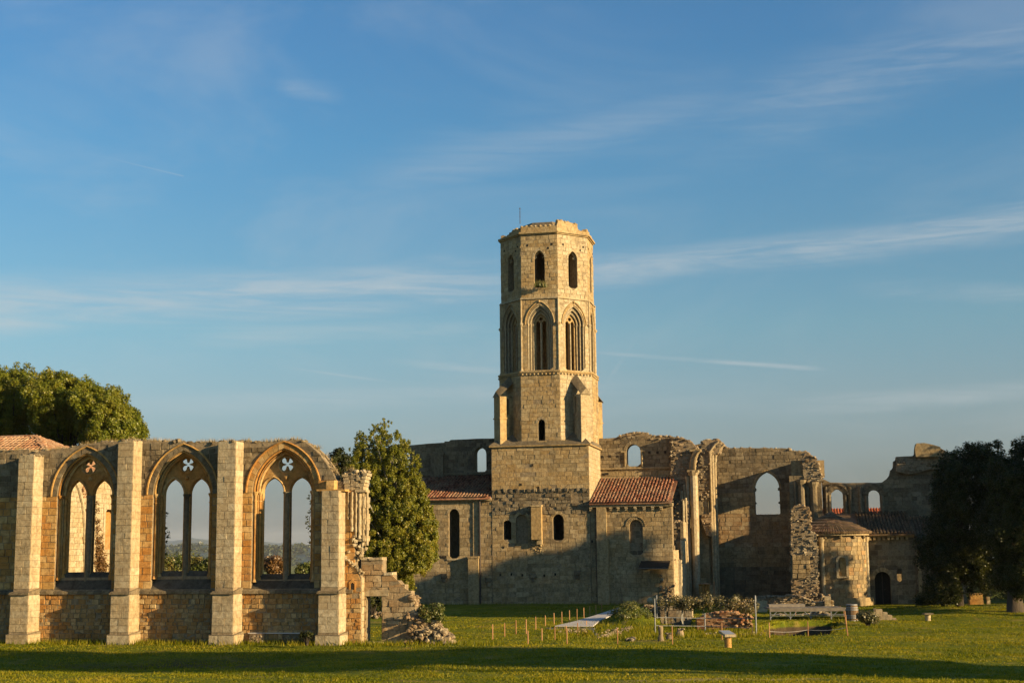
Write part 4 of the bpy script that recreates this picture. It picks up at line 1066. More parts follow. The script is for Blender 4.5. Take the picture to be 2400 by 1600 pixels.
        mb.slab(F, out, L+[circle(0, zp+rise*0.52, 0.15, 14)], -prev, -prev-0.2); T.part(mb, 'window_tracery', 'tower')
        mb = MB()
        for sx in (-1, 1):
            for j, w in enumerate(HW[:3]):
                x = sx*(w-0.075); d = -0.10-0.19*j
                mb.tube([F.pt(x, zb, d), F.pt(x, zb+.1, d)], [0.09, 0.07], 7); mb.tube([F.pt(x, zb, d), F.pt(x, zp, d)], 0.052, 7)
                mb.tube([F.pt(x, zp-0.16, d), F.pt(x, zp, d), F.pt(x, zp+0.05, d)], [0.055, 0.105, 0.11], 7)
        mb.tube([F.pt(0, zb, -0.52), F.pt(0, zp+0.15, -0.52)], 0.06, 7)
        if det:
            for j, w in enumerate(HW[:3]): roll(mb, F, arch(0, w-0.06, zp, (zA-zp)*w/1.02-0.05, 8), -0.07-0.19*j, 0.06)
        T.part(mb, 'belfry_shafts', 'pale')
        if det:
            mb = MB(); roll(mb, F, arch(0, 1.16, zp, (zA-zp)*1.2, 9), 0.03, 0.05); mb.rock(F.pt(0, zA+0.26, 0.06), .2, .2, .24)
            T.part(mb, 'hood_mould', 'tower')
            T.ring(F, 0, 1.02, zp, zA-zp, 0.13, 8, 'tower', -0.15, 0.02)
            T.lay(F, [out, opening(0, 1.15, zp, zp, (zA-zp)*1.19, 8), [(-1.02, zb), (-1.02, zp), (1.02, zp), (1.02, zb)]], zs1+0.18, zs2-0.05, (0.27, 0.34), (0.3, 0.6), 'tower' if k != 1 else 'pale', (0.0, 0.02), jit=0.008, inset=0.018)
        # stage 3
        F = face(k, a3); h = hw(a3); zb, zt = pxz(672), pxz(585); half = 0.42
        out = [(-h, zs2+0.12), (-h, zs3-zo), (h, zs3-zo), (h, zs2+0.12)]; H = [opening(0.02, half, zb, zt-0.62, 0.62, 7)]
        mb = MB(); mb.slab(F, out, H, 0, -1.0); T.part(mb, 'octagon_face', 'mortar')
        if det:
            T.ring(F, 0.02, half, zt-0.62, 0.62, 0.17, 6, 'pale' if k in (0, 1) else 'tower', -0.1, 0.025)
            hh = opening(0.02, half+0.14, zt-0.62, zt-0.62, 0.8, 7)
            T.lay(F, [out, hh, [(0.02-half, zb), (0.02-half, zt-0.62), (0.02+half, zt-0.62), (0.02+half, zb)]], zs2+0.12, zs3-0.04, (0.27, 0.34), (0.3, 0.62), 'tower' if k != 1 else 'pale', (0.0, 0.03), jit=0.01, inset=0.020)
            s = MB(); roll(s, F, arch(0.02, half-0.02, zt-0.64, 0.6, 7), -0.25, 0.06); s.rock(F.pt(0.02-0.3, zt-0.5, -0.3), .2, .2, .2); s.rock(F.pt(0.02+0.3, zt-0.5, -0.3), .2, .2, .2)
            T.part(s, 'window_tracery', 'pale')
            s = MB()
            for sx in (-0.9, 0.75, 1.05): s.hexa([F.pt(sx+dx, zt+0.45+dz*0.5 if sx < 0 else zt-0.6+dz*0.5+sx, dd) for dd in (0.0, 0.036) for dx, dz in ((-.07, -.15), (.07, -.15), (.07, .15), (-.07, .15))], 0.1)
            T.part(s, 'putlog_shade_plate', 'dark')  # hole shade laid on as dark plates
    # strings, corbels, angle shafts, cornice
    def octring(mb, a_in, a_out, z0, z1, t=0.5):
        for k in range(8):
            F = face(k, a_out); h = hw(a_out)
            mb.hexa([F.pt(-h, z0, -(a_out-a_in)), F.pt(h, z0, -(a_out-a_in)), F.pt(h, z1, -(a_out-a_in)), F.pt(-h, z1, -(a_out-a_in)), F.pt(-h, z0), F.pt(h, z0), F.pt(h, z1), F.pt(-h, z1)], t)
    mb = MB(); octring(mb, a2-0.3, a1+0.10, zs1+0.06, zs1+0.19); octring(mb, a2-0.3, a1+0.02, zs1-0.03, zs1+0.057)
    T.part(mb, 'string_course', 'tower')
    mb = MB()
    for k in range(8):
        F = face(k, a1); h = hw(a1)
        for j in range(10):
            x = -h+h*2*(j+0.5)/10; mb.rock(F.pt(x, zs1-0.08, 0.06), 0.15, 0.16, 0.17, jit=0.2, rot=0.1)
    T.part(mb, 'corbel_table', 'tower', 'stuff')
    mb = MB(); octring(mb, a3-0.2, a2+0.10, zs2-0.01, zs2+0.07); octring(mb, a3-0.2, a2+0.04, zs2+0.073, zs2+0.14); T.part(mb, 'string_course', 'pale')
    mb = MB(); octring(mb, a3-0.5, a3+0.09, zs3, zs3+0.09); octring(mb, a3-0.5, a3+0.2, zs3+0.093, zs3+0.24); T.part(mb, 'cornice', 'tower')
    mb = MB(); octring(mb, a2-0.2, a2+0.035, C0.px(1265, 760)[1], C0.px(1265, 760)[1]+0.10)
    for k in range(8):   # the impost band only exists beside the windows
        pass
    mb = MB()
    for k in range(8):
        th = R(45*k+22.5); r = a2/math.cos(math.pi/8)-0.01; p = c+Vector((math.sin(th), -math.cos(th), 0))*r; zp = pxz(758)
        mb.tube([p+Vector((0, 0, zs1+.18)), p+Vector((0, 0, zs1+.35))], [0.17, 0.11], 8); mb.tube([p+Vector((0, 0, zs1+.18)), p+Vector((0, 0, zs2))], 0.085, 8)
        mb.tube([p+Vector((0, 0, zp-.15)), p+Vector((0, 0, zp+.03)), p+Vector((0, 0, zp+.12))], [0.1, 0.2, 0.17], 8)
    T.part(mb, 'angle_shaft', 'pale')
    # broken parapet and the stump of the spire behind it
    mb = MB(); zt = zs3+0.24
    prof = {7: [(-1, .1), (-.3, .15), (.2, .45), (.5, .5), (1, .2)], 0: [(-1, .25), (-.95, .5), (-.7, .55), (-.2, .52), (.6, .50), (1, .45)], 1: [(-1, .5), (-.9, .95), (-.2, .92), (.2, .85), (.35, .78), (.45, .3), (1, .25)],
            2: [(-1, .5), (-.5, .45), (.2, .3), (1, .3)]}
    for k in range(8):
        F = face(k, a3-0.02); h = hw(a3)-0.02; p = prof.get(k, [(-1, .35), (1, .35)]); top = ragged([(x*h, zt+z*0.9) for x, z in p], 0.045, 0.3)
        mb.slab(F, [(-h, zt-0.02)]+top+[(h, zt-0.02)], [], 0, -0.35-0.003*k)
        for (x, z) in top[1:-1]: mb.rock(F.pt(x, z, -0.1), .3, .3, .2, jit=.3)
    T.part(mb, 'parapet', 'tower')
    mb = MB(); ra = a3-0.75
    for k in range(8):
        F = face(k, ra); h = hw(ra); F2 = face(k, ra-0.85); h2 = hw(ra-0.85); z1 = zt+1.12 if k in (7, 0, 1, 6) else zt+0.9
        mb.face([F.pt(-h, zt), F.pt(h, zt), F2.pt(h2, z1), F2.pt(-h2, z1)]); mb.face([F2.pt(-h2, z1), F2.pt(h2, z1), Vector((cx, cy, z1-0.01))])
    mb.prism([tuple(face(k, a3-0.3).pt(hw(a3-0.3), 0).xy) for k in range(8)], zt-0.3, zt-0.02)
    mb.prism([tuple(face(k, a2-0.3).pt(hw(a2-0.3), 0).xy) for k in range(8)], zs2-0.2, zs2-0.02)
    mb.prism([tuple(face(k, a2-0.3).pt(hw(a2-0.3), 0).xy) for k in range(8)], zs1-0.1, zs1+0.1)
    T.part(mb, 'spire_stump', 'grey')
    for k in (7, 0, 1):
        F = face(k, ra-0.4); h = hw(ra-0.4)
    # diagonal corner buttresses with gabled heads
    for k in (1, 7, 3, 5):
        F = face(k, a1); z0 = zc+0.12; z1 = pxz(925); w = 0.44; d0, d1 = 0.62, 1.22
        def bx(mb, x0, x1, e0, e1, za, zb, t=0.5): mb.hexa([F.pt(x0, za, e0), F.pt(x1, za, e0), F.pt(x1, zb, e0), F.pt(x0, zb, e0), F.pt(x0, za, e1), F.pt(x1, za, e1), F.pt(x1, zb, e1), F.pt(x0, zb, e1)], t)
        mb = MB(); bx(mb, -w, w, d0, d1, z0-0.1, z1); bx(mb, -w-.05, w+.05, d0-.05, d1+.06, pxz(978), pxz(978)+0.1)
        bx(mb, -w+0.08, w-0.08, -0.1, d0+0.1, z0-0.1, pxz(968)); bx(mb, -w+0.08, w-0.08, -0.1, d0+0.1, pxz(930), z1); bx(mb, -w+.08, w-.08, -.1, 0.28, z0, z1)
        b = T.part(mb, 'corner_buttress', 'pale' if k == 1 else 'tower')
        mb = MB(); zr = pxz(886); P = [F.pt(-w-.07, z1-.05, d1+.1), F.pt(w+.07, z1-.05, d1+.1), F.pt(w+.07, z1+1.15, -0.05), F.pt(-w-.07, z1+1.15, -0.05), F.pt(0, z1+.42, d1+.1), F.pt(0, z1+1.75, -0.05)]
        mb.face([P[0], P[4], P[5], P[3]], .1); mb.face([P[1], P[2], P[5], P[4]], .1); mb.face([P[0], P[1], P[4]], .8); mb.face([P[0], P[1], P[2], P[3]], .1)
        T.part(mb, 'gabled_cap', 'grey', parent=b)
    # lightning rod
    p = Plane(FC, (0, cy, 0)).px(1227.5, 523); q = Plane(FC, (0, cy, 0)).px(1227.5, 501)
    mb = MB(); mb.tube([(p[0], cy-1.5, p[1]-0.4), (p[0], cy-1.5, q[1])], [0.03, 0.015], 5); mb.lathe((p[0], cy-1.5, q[1]), [(0.02, 0), (0.06, .06), (0.02, .14)], 6)
    for j in range(3): mb.tube([(p[0]-.05, cy-1.5, q[1]-.2-.2*j), (p[0]+.05, cy-1.5, q[1]-.2-.2*j)], 0.02, 4)
    T.part(mb, 'lightning_rod', 'pipe')
    T.finish()
    return B, X0, W, zc
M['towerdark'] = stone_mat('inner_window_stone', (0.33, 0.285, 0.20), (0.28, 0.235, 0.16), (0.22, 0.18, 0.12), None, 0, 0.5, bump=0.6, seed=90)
TB, TX0, TW, TZC = bell_tower()
bw = FC @ C0.pt(*C0.px(1266, 673), 0.2)
g_ = add_obj('weeds', tufts([tuple(bw), tuple(bw+Vector((0.3, -.05, -.05))), tuple(bw+Vector((-0.2, 0, 0)))], 0.5, 160, M['leaf_bush'], 0.12, 0.03))
tag(g_, 'green weeds growing on the sill of the tower\'s upper front window', 'weeds')
def pipe(u, v0, v1, label, pl=C0):
    a, z1 = pl.px(u, v0); z0 = -0.1
    mb = MB(); d = 0.14; mb.tube([pl.pt(a, z0, d), pl.pt(a, z1, d)], 0.07, 7)
    for k in range(5): z = z0+(z1-z0)*(k+0.5)/5; mb.tube([pl.pt(a-.1, z, d), pl.pt(a+.1, z, d)], 0.05, 5)
    mb.tube([pl.pt(a, z1, d), pl.pt(a, z1+.18, d)], [0.07, 0.14], 7)
    o = mb.build('drainpipe', M['pipe']); o.matrix_world = FC; tag(o, label, 'drainpipe')

# ------------------------------------------------------------------ nave and aisles
AD = 5.9                                            # aisle depth
C1 = Plane(FC, (0, AD, 0))
def box_on(mb, pl, x0, x1, z0, z1, d0, d1, t=0.5, jit=0.0):
    P = [pl.pt(x, z, d) for d in (d0, d1) for x, z in ((x0, z0), (x1, z0), (x1, z1), (x0, z1))]
    if jit: P = [p+Vector([random.uniform(-jit, jit) for _ in range(3)]) for p in P]
    mb.hexa(P, t)
def rect_px(pl, u0, u1, v0, v1, d=0.0): a, z0 = pl.px(u0, v1, d); b, z1 = pl.px(u1, v0, d); return a, b, z0, z1
def round_win(pl, u0, u1, v0, v1, k=1.02):
    a, b, z0, z1 = rect_px(pl, u0, u1, v0, v1); h = (b-a)/2; return opening((a+b)/2, h, z0, z1-h*k, h*k, 6), (a+b)/2, h, z0, z1-h*k
def aisle_left():
    T = Thing('north_aisle', FC, 'aisle with a low dark tile roof left of the tower, one tall round-headed window', 'church wing', limit=260)
    ze = C0.px(1070, 1168)[1]; x0 = C0.px(880, 1300)[0]; x1 = TX0-0.02
    w, cx, h, z0, zs = round_win(C0, 1052, 1076, 1192, 1308)
    o = [(x0, -0.3), (x0, ze), (x1, ze), (x1, -0.3)]
    mb = MB(); mb.slab(C0, o, [w], -0.03, -0.9); mb.box(x0, x1, 3.0, 3.2, -0.3, ze-.4); T.part(mb, 'wall_core', 'mortar')
    # shift facing to the plane itself
    PW = Plane(FC, (0, 0.03, 0))
    T.lay(PW, [o, w], 0.0, ze-0.2, (0.28, 0.36), (0.35, 0.75), 'nave', (0.0, 0.03), jit=0.01)
    T.ring(PW, cx, h, zs, h*1.02, 0.2, 6, 'pale', -0.1, 0.035)
    mb = MB(); box_on(mb, PW, cx-h-.15, cx+h+.15, z0-.14, z0, -0.3, 0.09); T.part(mb, 'window_sill', 'pale')
    mb = MB(); box_on(mb, PW, x0, x1, ze-0.2, ze, -0.3, 0.22); T.part(mb, 'eaves_course', 'pale')
    a, b, zz, zt = rect_px(C0, 1100.5, 1124, 1307, 1415)
    mb = MB(); box_on(mb, PW, a, b, -0.3, zt, -.1, 0.45); box_on(mb, PW, a-.03, b+.03, zt, zt+.14, -.1, 0.5, jit=.02); 
    a2, b2 = C0.px(1109, 1240)[0], C0.px(1123, 1240)[0]; box_on(mb, PW, a2, b2, zt+.14, ze-.22, -.1, 0.10); T.part(mb, 'pilaster', 'nave')
    mb = MB()
    for u in (998, 1009, 1015, 1032, 1038, 1044): x, z = C0.px(u, 1305); box_on(mb, PW, x-.08, x+.08, z-.1, z+.1, 0.03, 0.04)
    T.part(mb, 'putlog_shade_plate', 'dark')  # dark plates give the shade of uncut holes
    zr = C1.px(1080, 1117)[1]
    e0, e1 = Vector((x0, -0.35, ze+.02)), Vector((x1-.05, -0.35, ze+.02)); r0, r1 = Vector((x0, AD-.02, zr)), Vector((x1-.05, AD-.02, zr))
    mb = MB(); mb.hexa([r0-Vector((0, 0, .15)), r1-Vector((0, 0, .15)), r1, r0, e0-Vector((0, 0, .12)), e1-Vector((0, 0, .12)), e1, e0]); T.part(mb, 'roof', 'tile')
    xv = C0.px(985, 1168)[0]
    tiles(T, Vector((xv-1, -0.35, ze+.03)), e1+Vector((0, 0, .01)), Vector((xv-1, AD-.02, zr+.01)), r1+Vector((0, 0, .01)), 'tile', 0.25, 0.44, 280)
    T.finish()
    pipe(1125, 1171, 1415, 'brown drainpipe down the aisle wall left of the tower')
aisle_left()
def clerestory_left():
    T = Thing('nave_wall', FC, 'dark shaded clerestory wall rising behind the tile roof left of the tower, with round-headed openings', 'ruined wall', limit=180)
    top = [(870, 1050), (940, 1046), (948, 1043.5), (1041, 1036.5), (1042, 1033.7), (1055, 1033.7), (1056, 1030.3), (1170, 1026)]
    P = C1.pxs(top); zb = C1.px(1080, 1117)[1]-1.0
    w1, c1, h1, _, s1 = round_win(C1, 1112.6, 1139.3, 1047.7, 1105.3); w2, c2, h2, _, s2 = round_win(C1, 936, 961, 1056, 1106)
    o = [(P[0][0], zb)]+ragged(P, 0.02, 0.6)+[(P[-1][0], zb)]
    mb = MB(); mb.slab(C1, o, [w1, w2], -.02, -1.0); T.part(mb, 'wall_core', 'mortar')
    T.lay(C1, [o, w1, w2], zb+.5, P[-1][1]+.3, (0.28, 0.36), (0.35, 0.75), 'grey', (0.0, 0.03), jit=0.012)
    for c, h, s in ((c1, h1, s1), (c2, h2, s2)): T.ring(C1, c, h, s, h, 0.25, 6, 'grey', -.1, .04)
    zz = C1.px(1080, 1110)[1]; a, b, z0, z1 = rect_px(C1, 1011.6, 1041, 1066, 1121)
    mb = MB(); box_on(mb, C1, a, b, z0-.4, z1, -.1, 0.3); box_on(mb, C1, a-.05, b+.05, z1, z1+.15, -.1, .34, jit=.02); T.part(mb, 'pilaster', 'grey')
    mb = MB(); box_on(mb, C1, P[0][0], a-.01, zz-.08, zz+.1, -.1, .16); box_on(mb, C1, b+.01, P[-1][0], zz-.08, zz+.1, -.1, .16); T.part(mb, 'string_course', 'grey')
    T.finish()
clerestory_left()
def aisle_right():
    T = Thing('south_aisle', FC, 'aisle with a sunlit ribbed red tile roof and stone corbels, right of the tower', 'church wing', limit=260)
    x0 = TB+0.02; x1 = C0.px(1576, 1250)[0]; ze = C0.px(1470, 1180)[1]
    o = [(x0, -0.3), (x0, ze), (x1, ze), (x1, -0.3)]; PW = Plane(FC, (0, 0.04, 0))
    w, cx, h, z0, zs = round_win(C0, 1476, 1505, 1217, 1300)
    mb = MB(); mb.slab(C0, o, [w], -0.05, -0.9); mb.slab(C0, w, [], -0.32, -0.5); T.part(mb, 'wall_core', 'mortar')
    T.lay(PW, [o, w], 0.0, ze-.25, (0.28, 0.36), (0.35, 0.8), 'nave', (0.0, 0.025), jit=0.008)
    PB_ = Plane(FC, (0, 0.34, 0)); T.lay(PB_, [w], z0, zs+h, (0.25, 0.35), (0.3, 0.5), 'grey', (0.0, 0.05), jit=0.02)
    T.ring(PW, cx, h, zs, h*1.02, 0.18, 6, 'nave', -.1, .03); T.ring(PW, cx, h+.19, zs, h*1.02+.21, 0.09, 8, 'nave', -.1, .08)
    mb = MB(); box_on(mb, PW, x0, x1+.1, ze-.22, ze-.1, -.3, .30); box_on(mb, PW, x0, x1+.1, ze-.097, ze+.02, -.3, .38); T.part(mb, 'eaves_course', 'pale')
    for u in (1385, 1432, 1449, 1468, 1489, 1510, 1530, 1550):
        x = C0.px(u, 1185)[0]; mb = MB(); box_on(mb, PW, x-.11, x+.11, ze-.36, ze-.223, -.1, .28, jit=.01); box_on(mb, PW, x-.1, x+.1, ze-.5, ze-.362, -.1, .16, jit=.02); T.part(mb, 'corbel', 'pale')
    a, b, zz, zt = rect_px(C0, 1400, 1421, 1184, 1262)
    mb = MB(); box_on(mb, PW, a, b, zz, zt-.1, -.1, .28); box_on(mb, PW, a-.05, b+.05, zz-.1, zz, -.1, .34, jit=.02); box_on(mb, PW, a, b+.12, -.3, zz-.1, -.1, .42); T.part(mb, 'pilaster', 'nave')
    zr = C1.px(1490, 1120)[1]
    e0, e1 = Vector((x0, -0.42, ze+.05)), Vector((x1, -0.42, ze+.05)); r0, r1 = Vector((x0, AD-.02, zr)), Vector((x1, AD-.02, zr))
    mb = MB(); mb.hexa([r0-Vector((0, 0, .15)), r1-Vector((0, 0, .15)), r1, r0, e0-Vector((0, 0, .1)), e1-Vector((0, 0, .1)), e1, e0]); T.part(mb, 'roof', 'tile')
    tiles(T, e0+Vector((0, 0, .01)), e1+Vector((0, 0, .01)), r0+Vector((0, 0, .01)), r1+Vector((0, 0, .01)), 'tile', 0.25, 0.44, 299)
    T.finish()
    pipe(1397.5, 1183, 1415, 'dark drainpipe in the corner right of the tower')
    # timber lean-to in the shade
    S = Thing('pent_roof', FC, 'dark timber pent roof with a beam on the shaded aisle wall', 'shed'); a, b = C0.px(1503, 1340)[0], C0.px(1572, 1340)[0]; zt = C0.px(1545, 1316)[1]; zl = C0.px(1520, 1330)[1]
    mb = MB(); mb.hexa([Vector((a, -.02, zt)), Vector((b, -.02, zt)), Vector((b, -.02, zt+.08)), Vector((a, -.02, zt+.08)), Vector((a, -1.6, zl)), Vector((b, -1.6, zl)), Vector((b, -1.6, zl+.08)), Vector((a, -1.6, zl+.08))]); S.part(mb, 'shed_roof', 'dark')
    mb = MB(); mb.tube([(a, -1.63, zl-.02), (b, -1.63, zl-.02)], 0.05, 5); S.part(mb, 'beam', 'oldwood')
aisle_right()
def clerestory_right():
    T = Thing('nave_wall', FC, 'sunlit clerestory wall above the red tile roof right of the tower, with one round-headed opening', 'ruined wall', limit=180)
    top = [(1395, 1026), (1415, 1027), (1444, 1025), (1452, 1021), (1477.5, 1014), (1496.7, 1013.4), (1515.8, 1015), (1528.6, 1021), (1560, 1022), (1577, 1022)]
    P = C1.pxs(top); zb = C1.px(1490, 1120)[1]-1
    w, c, h, z0, zs = round_win(C1, 1468.6, 1500.5, 1040, 1092.5)
    o = [(P[0][0], zb)]+ragged(P, 0.03, 0.5)+[(P[-1][0], zb)]
    mb = MB(); mb.slab(C1, o, [w], -.02, -1.1); T.part(mb, 'wall_core', 'mortar')
    zz = C1.px(1490, 1095)[1]
    T.lay(C1, [o, w], zz, P[0][1]+.05, (0.28, 0.36), (0.35, 0.7), 'grey', (0.0, 0.03), jit=0.012); T.lay(C1, [o], zb+.6, zz-.1, (0.28, 0.36), (0.35, 0.7), 'nave', (0.0, 0.03), jit=0.012)
    mb = MB(); rocks_on(mb, C1, [(P[2][0]-.2, P[2][1]-.5)]+P[2:]+[(P[-1][0], P[-1][1]-.4)], 0.26, 0.8, (-0.05, 0.06))
    for k in range(60): x = P[2][0]+random.random()*(P[-1][0]-P[2][0]); mb.rock(C1.pt(x, np.interp(x, [p[0] for p in P], [p[1] for p in P]), -random.uniform(0, .9)), .3, .3, .18)
    T.part(mb, 'broken_coping', 'rubble', 'stuff')
    T.ring(C1, c, h, zs, h*1.02, 0.24, 7, 'grey', -.1, .04)
    mb = MB()
    for sx in (-1, 1): box_on(mb, C1, c+sx*(h+.22)-.2, c+sx*(h+.22)+.2, zs-.08, zs+.06, -.1, .14)
    for sx in (-1, 1): mb.tube([C1.pt(c+sx*(h+.12), z0, .06), C1.pt(c+sx*(h+.12), zs-.08, .06)], .07, 7)
    T.part(mb, 'impost', 'nave')
    mb = MB(); box_on(mb, C1, P[0][0], P[-1][0], zz-.12, zz-.0, -.1, .16); T.part(mb, 'string_course', 'nave')
    mb = MB()
    for u, v in ((1411, 1070), (1429, 1069), (1447, 1069), (1522, 1060), (1541, 1060), (1559, 1059)): x, z = C1.px(u, v); box_on(mb, C1, x-.1, x+.1, z-.1, z+.1, .03, .042)
    for u, v in ((1415, 1111), (1423, 1110)): x, z = C1.px(u, v); box_on(mb, C1, x-.14, x+.14, z-.1, z+.1, .03, .042)
    T.part(mb, 'putlog_shade_plate', 'dark')  # the holes' shade is a dark plate on the wall
    T.finish()
clerestory_right()

# ------------------------------------------------------------------ ruined piers and transept
def pier(name, label, fr, y, pts_px, bottom_v, depth, mats=('rubble', 'pale'), side_splay=0.0, shafts=(), rk=0.3, limit=60, cat='ruined pier', dens=0.72, dressed=True):
    """broken wall end: rubble heart on the front, dressed stone on the right flank; pts_px runs up the left edge and down the right"""
    pl = Plane(fr, (0, y, 0)); T = Thing(name, fr, label, cat, limit=limit)
    P = pl.pxs(pts_px); zb = -0.3 if bottom_v is None else pl.px(pts_px[0][0], bottom_v)[1]
    o = [(P[0][0], zb)]+ragged(P, 0.05, 0.35)+[(P[-1][0], zb)]
    mb = MB(); mb.slab(pl, o, [], 0, -depth); T.part(mb, 'rubble_core', mats[0])
    mb = MB(); rocks_on(mb, pl, o, rk, dens, (-0.03, 0.13)); 
    for (x0, z0), (x1, z1) in zip(o[1:-2], o[2:-1]):
        n = int(math.hypot(x1-x0, z1-z0)/(rk*.6))+1
        for k in range(n):
            f = random.random(); mb.rock(pl.pt(x0+(x1-x0)*f, z0+(z1-z0)*f, -random.uniform(0, depth)), rk, rk*1.2, rk*.7, jit=.35)
    T.part(mb, 'rubble', mats[0], 'stuff')
    return T, pl, P, zb
def add_shafts(T, pl, lst, mat='pale'):
    for (u, v0, v1, d, r, capd) in lst:
        x, z1 = pl.px(u, v0, d); z0 = -0.2 if v1 is None else pl.px(u, v1, d)[1]
        mb = MB(); n = max(3, int((z1-z0)/0.5)); pts = [pl.pt(x+random.uniform(-.008, .008), z0+(z1-z0)*k/n, d) for k in range(n+1)]
        mb.tube(pts, [r*random.uniform(0.95, 1.04) for _ in pts], 9)
        if capd: mb.tube([pl.pt(x, z1-.3, d), pl.pt(x, z1, d), pl.pt(x, z1+.12, d)], [r*1.02, r*1.55, r*1.6], 9)
        T.part(mb, 'engaged_shaft', mat)
def ruins():
    # great nave pier with the springing of an arch
    T, pl, P, zb = pier('nave_pier', 'tall broken nave pier with rubble heart and lit shaft, right of the red roof', FC, 5.2,
        [(1570, 1200), (1571, 1100), (1573, 1023), (1590, 1024), (1604, 1027), (1621, 1035), (1632, 1048), (1629, 1062), (1626, 1085), (1612, 1100), (1612, 1200)], 1300, 2.2, rk=0.27)
    mb = MB(); pf = [pl.px(u, v) for u, v in ((1600, 1110), (1600, 1400))]
    xa = pl.px(1597, 1200)[0]; xb = pl.px(1633, 1200)[0]; zt = pl.px(1615, 1108)[1]
    mb.prism([(xa, pl.o.y+.1), (xb-.35, pl.o.y+.1), (xb-.1, pl.o.y+.45), (xb, pl.o.y+2.1), (xa, pl.o.y+2.1)], -.3, zt-.15)
    T.part(mb, 'pier_body', 'nave')
    PF = Plane(FC, (0, pl.o.y+.1, 0)); T.lay(PF, [[(xa, -.2), (xa, zt-.2), (xb-.35, zt-.2), (xb-.35, -.2)]], 0, zt-.2, (.3, .42), (.4, .8), 'nave', (0, .03))
    add_shafts(T, pl, [(1604, 1135, None, .12, .12, 0), (1611, 1120, None, .2, .13, 1), (1625.5, 1106, None, .30, .30, 1), (1597, 1150, None, .15, .14, 0)])
    # arch fragment springing from the capital
    mb = MB(); A = [pl.px(u, v, .2) for u, v in ((1625, 1104), (1625, 1090), (1627, 1075), (1632, 1062), (1638, 1056))]; 
    for d, r in ((.42, .11), (.2, .2), (0, .26), (-.3, .22)): mb.tube([pl.pt(x-(0.1 if d < .3 else -.12), z, d) for x, z in A], r, 6)
    mb.box(A[-1][0]-.7, A[-1][0]+.15, pl.o.y-.3, pl.o.y+.6, A[-1][1]-.05, A[-1][1]+.12, jit=.03)
    mb.box(A[0][0]-.45, A[0][0]+.4, pl.o.y-.72, pl.o.y+.4, A[0][1]-.08, A[0][1]+.08, jit=.02)
    T.part(mb, 'arch_springing', 'nave'); T.finish()
    # staggered broken walls in front of it
    T, pl, P, zb = pier('broken_wall', 'upper broken wall stub with pale dressed edge in front of the nave pier', FC, 3.0,
        [(1577, 1216), (1580, 1197), (1584, 1178), (1598, 1170), (1606, 1172), (1607, 1225)], 1400, 1.6, rk=.26)
    add_shafts(T, pl, [(1601, 1172, None, .12, .1, 0), (1607, 1166, None, .06, .09, 0)]); T.finish()
    T, pl, P, zb = pier('broken_wall', 'middle broken wall stub topped by a square block, brightly lit on its right flank', FC, 1.6,
        [(1563, 1245), (1562, 1224), (1572, 1222), (1590, 1221), (1598, 1224), (1597, 1300), (1590, 1320)], 1400, 1.5, rk=.28)
    x0, x1 = pl.px(1594, 1223)[0], pl.px(1605.5, 1223)[0]; z1 = pl.px(1600, 1223)[1]; z0 = pl.px(1600, 1267)[1]
    mb = MB(); mb.prism([(x0, 1.5), (x1-.12, 1.45), (x1, 1.6), (x1, 2.6), (x0, 2.6)], z0, z1); T.part(mb, 'dressed_block', 'pale')
    mb = MB(); mb.prism([(x0-.35, 1.52), (x0+.05, 1.46), (x0+.28, 1.66), (x0+.3, 2.9), (x0-.35, 2.9)], -.3, z0-.01); T.part(mb, 'dressed_jamb', 'pale'); T.finish()
    T, pl, P, zb = pier('broken_wall', 'lowest broken wall stub with rubble left side and bright golden dressed jamb', FC, 0.3,
        [(1553, 1385), (1556, 1330), (1553, 1290), (1553, 1278), (1565, 1276), (1580, 1278), (1581, 1300), (1580, 1385)], 1415, 1.2, rk=.24)
    xs = [pl.px(u, 1340)[0] for u in (1574, 1580, 1589, 1596, 1602)]; zt = pl.px(1577, 1290)[1]
    mb = MB(); mb.prism([(xs[0], .22), (xs[1], .15), (xs[2], .55), (xs[2]+.1, 1.3), (xs[0], 1.3)], -.3, zt+.05, .8); mb.prism([(xs[2]-.1, .6), (xs[3], .62), (xs[3]+.12, 1.0), (xs[3], 1.6), (xs[2]-.1, 1.6)], -.3, zt-.7, .7)
    mb.prism([(xs[3]-.05, .95), (xs[4]-.1, 1.0), (xs[4], 1.25), (xs[4], 2.0), (xs[3]-.05, 2.0)], -.3, pl.px(1600, 1265)[1], .9)
    T.part(mb, 'dressed_jamb', 'pale')
    add_shafts(T, pl, [(1585, 1300, None, -.25, .09, 0), (1592, 1310, None, -.5, .07, 0)])
    mb = MB()
    for k in range(70): mb.rock(pl.pt(pl.px(random.uniform(1550, 1583), 1400)[0], random.uniform(0, 1.6)*random.random()*1.6, random.uniform(0, .6)), .24, .26, .2, jit=.35)
    T.part(mb, 'rubble', 'rubble', 'stuff'); T.finish()

    # transept: far wall with the big pointed window
    YB = 11.0; PB_ = Plane(FC, (0, YB, 0))
    T = Thing('transept_wall', FC, 'tall ruined transept wall with one large empty pointed window, only its top lit', 'ruined wall', limit=300)
    top = [(1625, 1200), (1628, 1042), (1642, 1039), (1650, 1031), (1682, 1029), (1694, 1041), (1696, 1046), (1705, 1049), (1760, 1049), (1849, 1050.4), (1856, 1056), (1887, 1057), (1893, 1066), (1905, 1070)]
    P = PB_.pxs(top); o = [(P[0][0], -.3)]+ragged(P, .035, .6)+[(P[-1][0], -.3)]
    a, b, z0, z1 = rect_px(PB_, 1771, 1825, 1104.7, 1206); zs = PB_.px(1800, 1146)[1]; cx, h = (a+b)/2, (b-a)/2
    w = opening(cx, h, z0, zs, z1-zs, 9)
    mb = MB(); mb.slab(PB_, o, [w], -.02, -1.2); T.part(mb, 'wall_core', 'mortar')
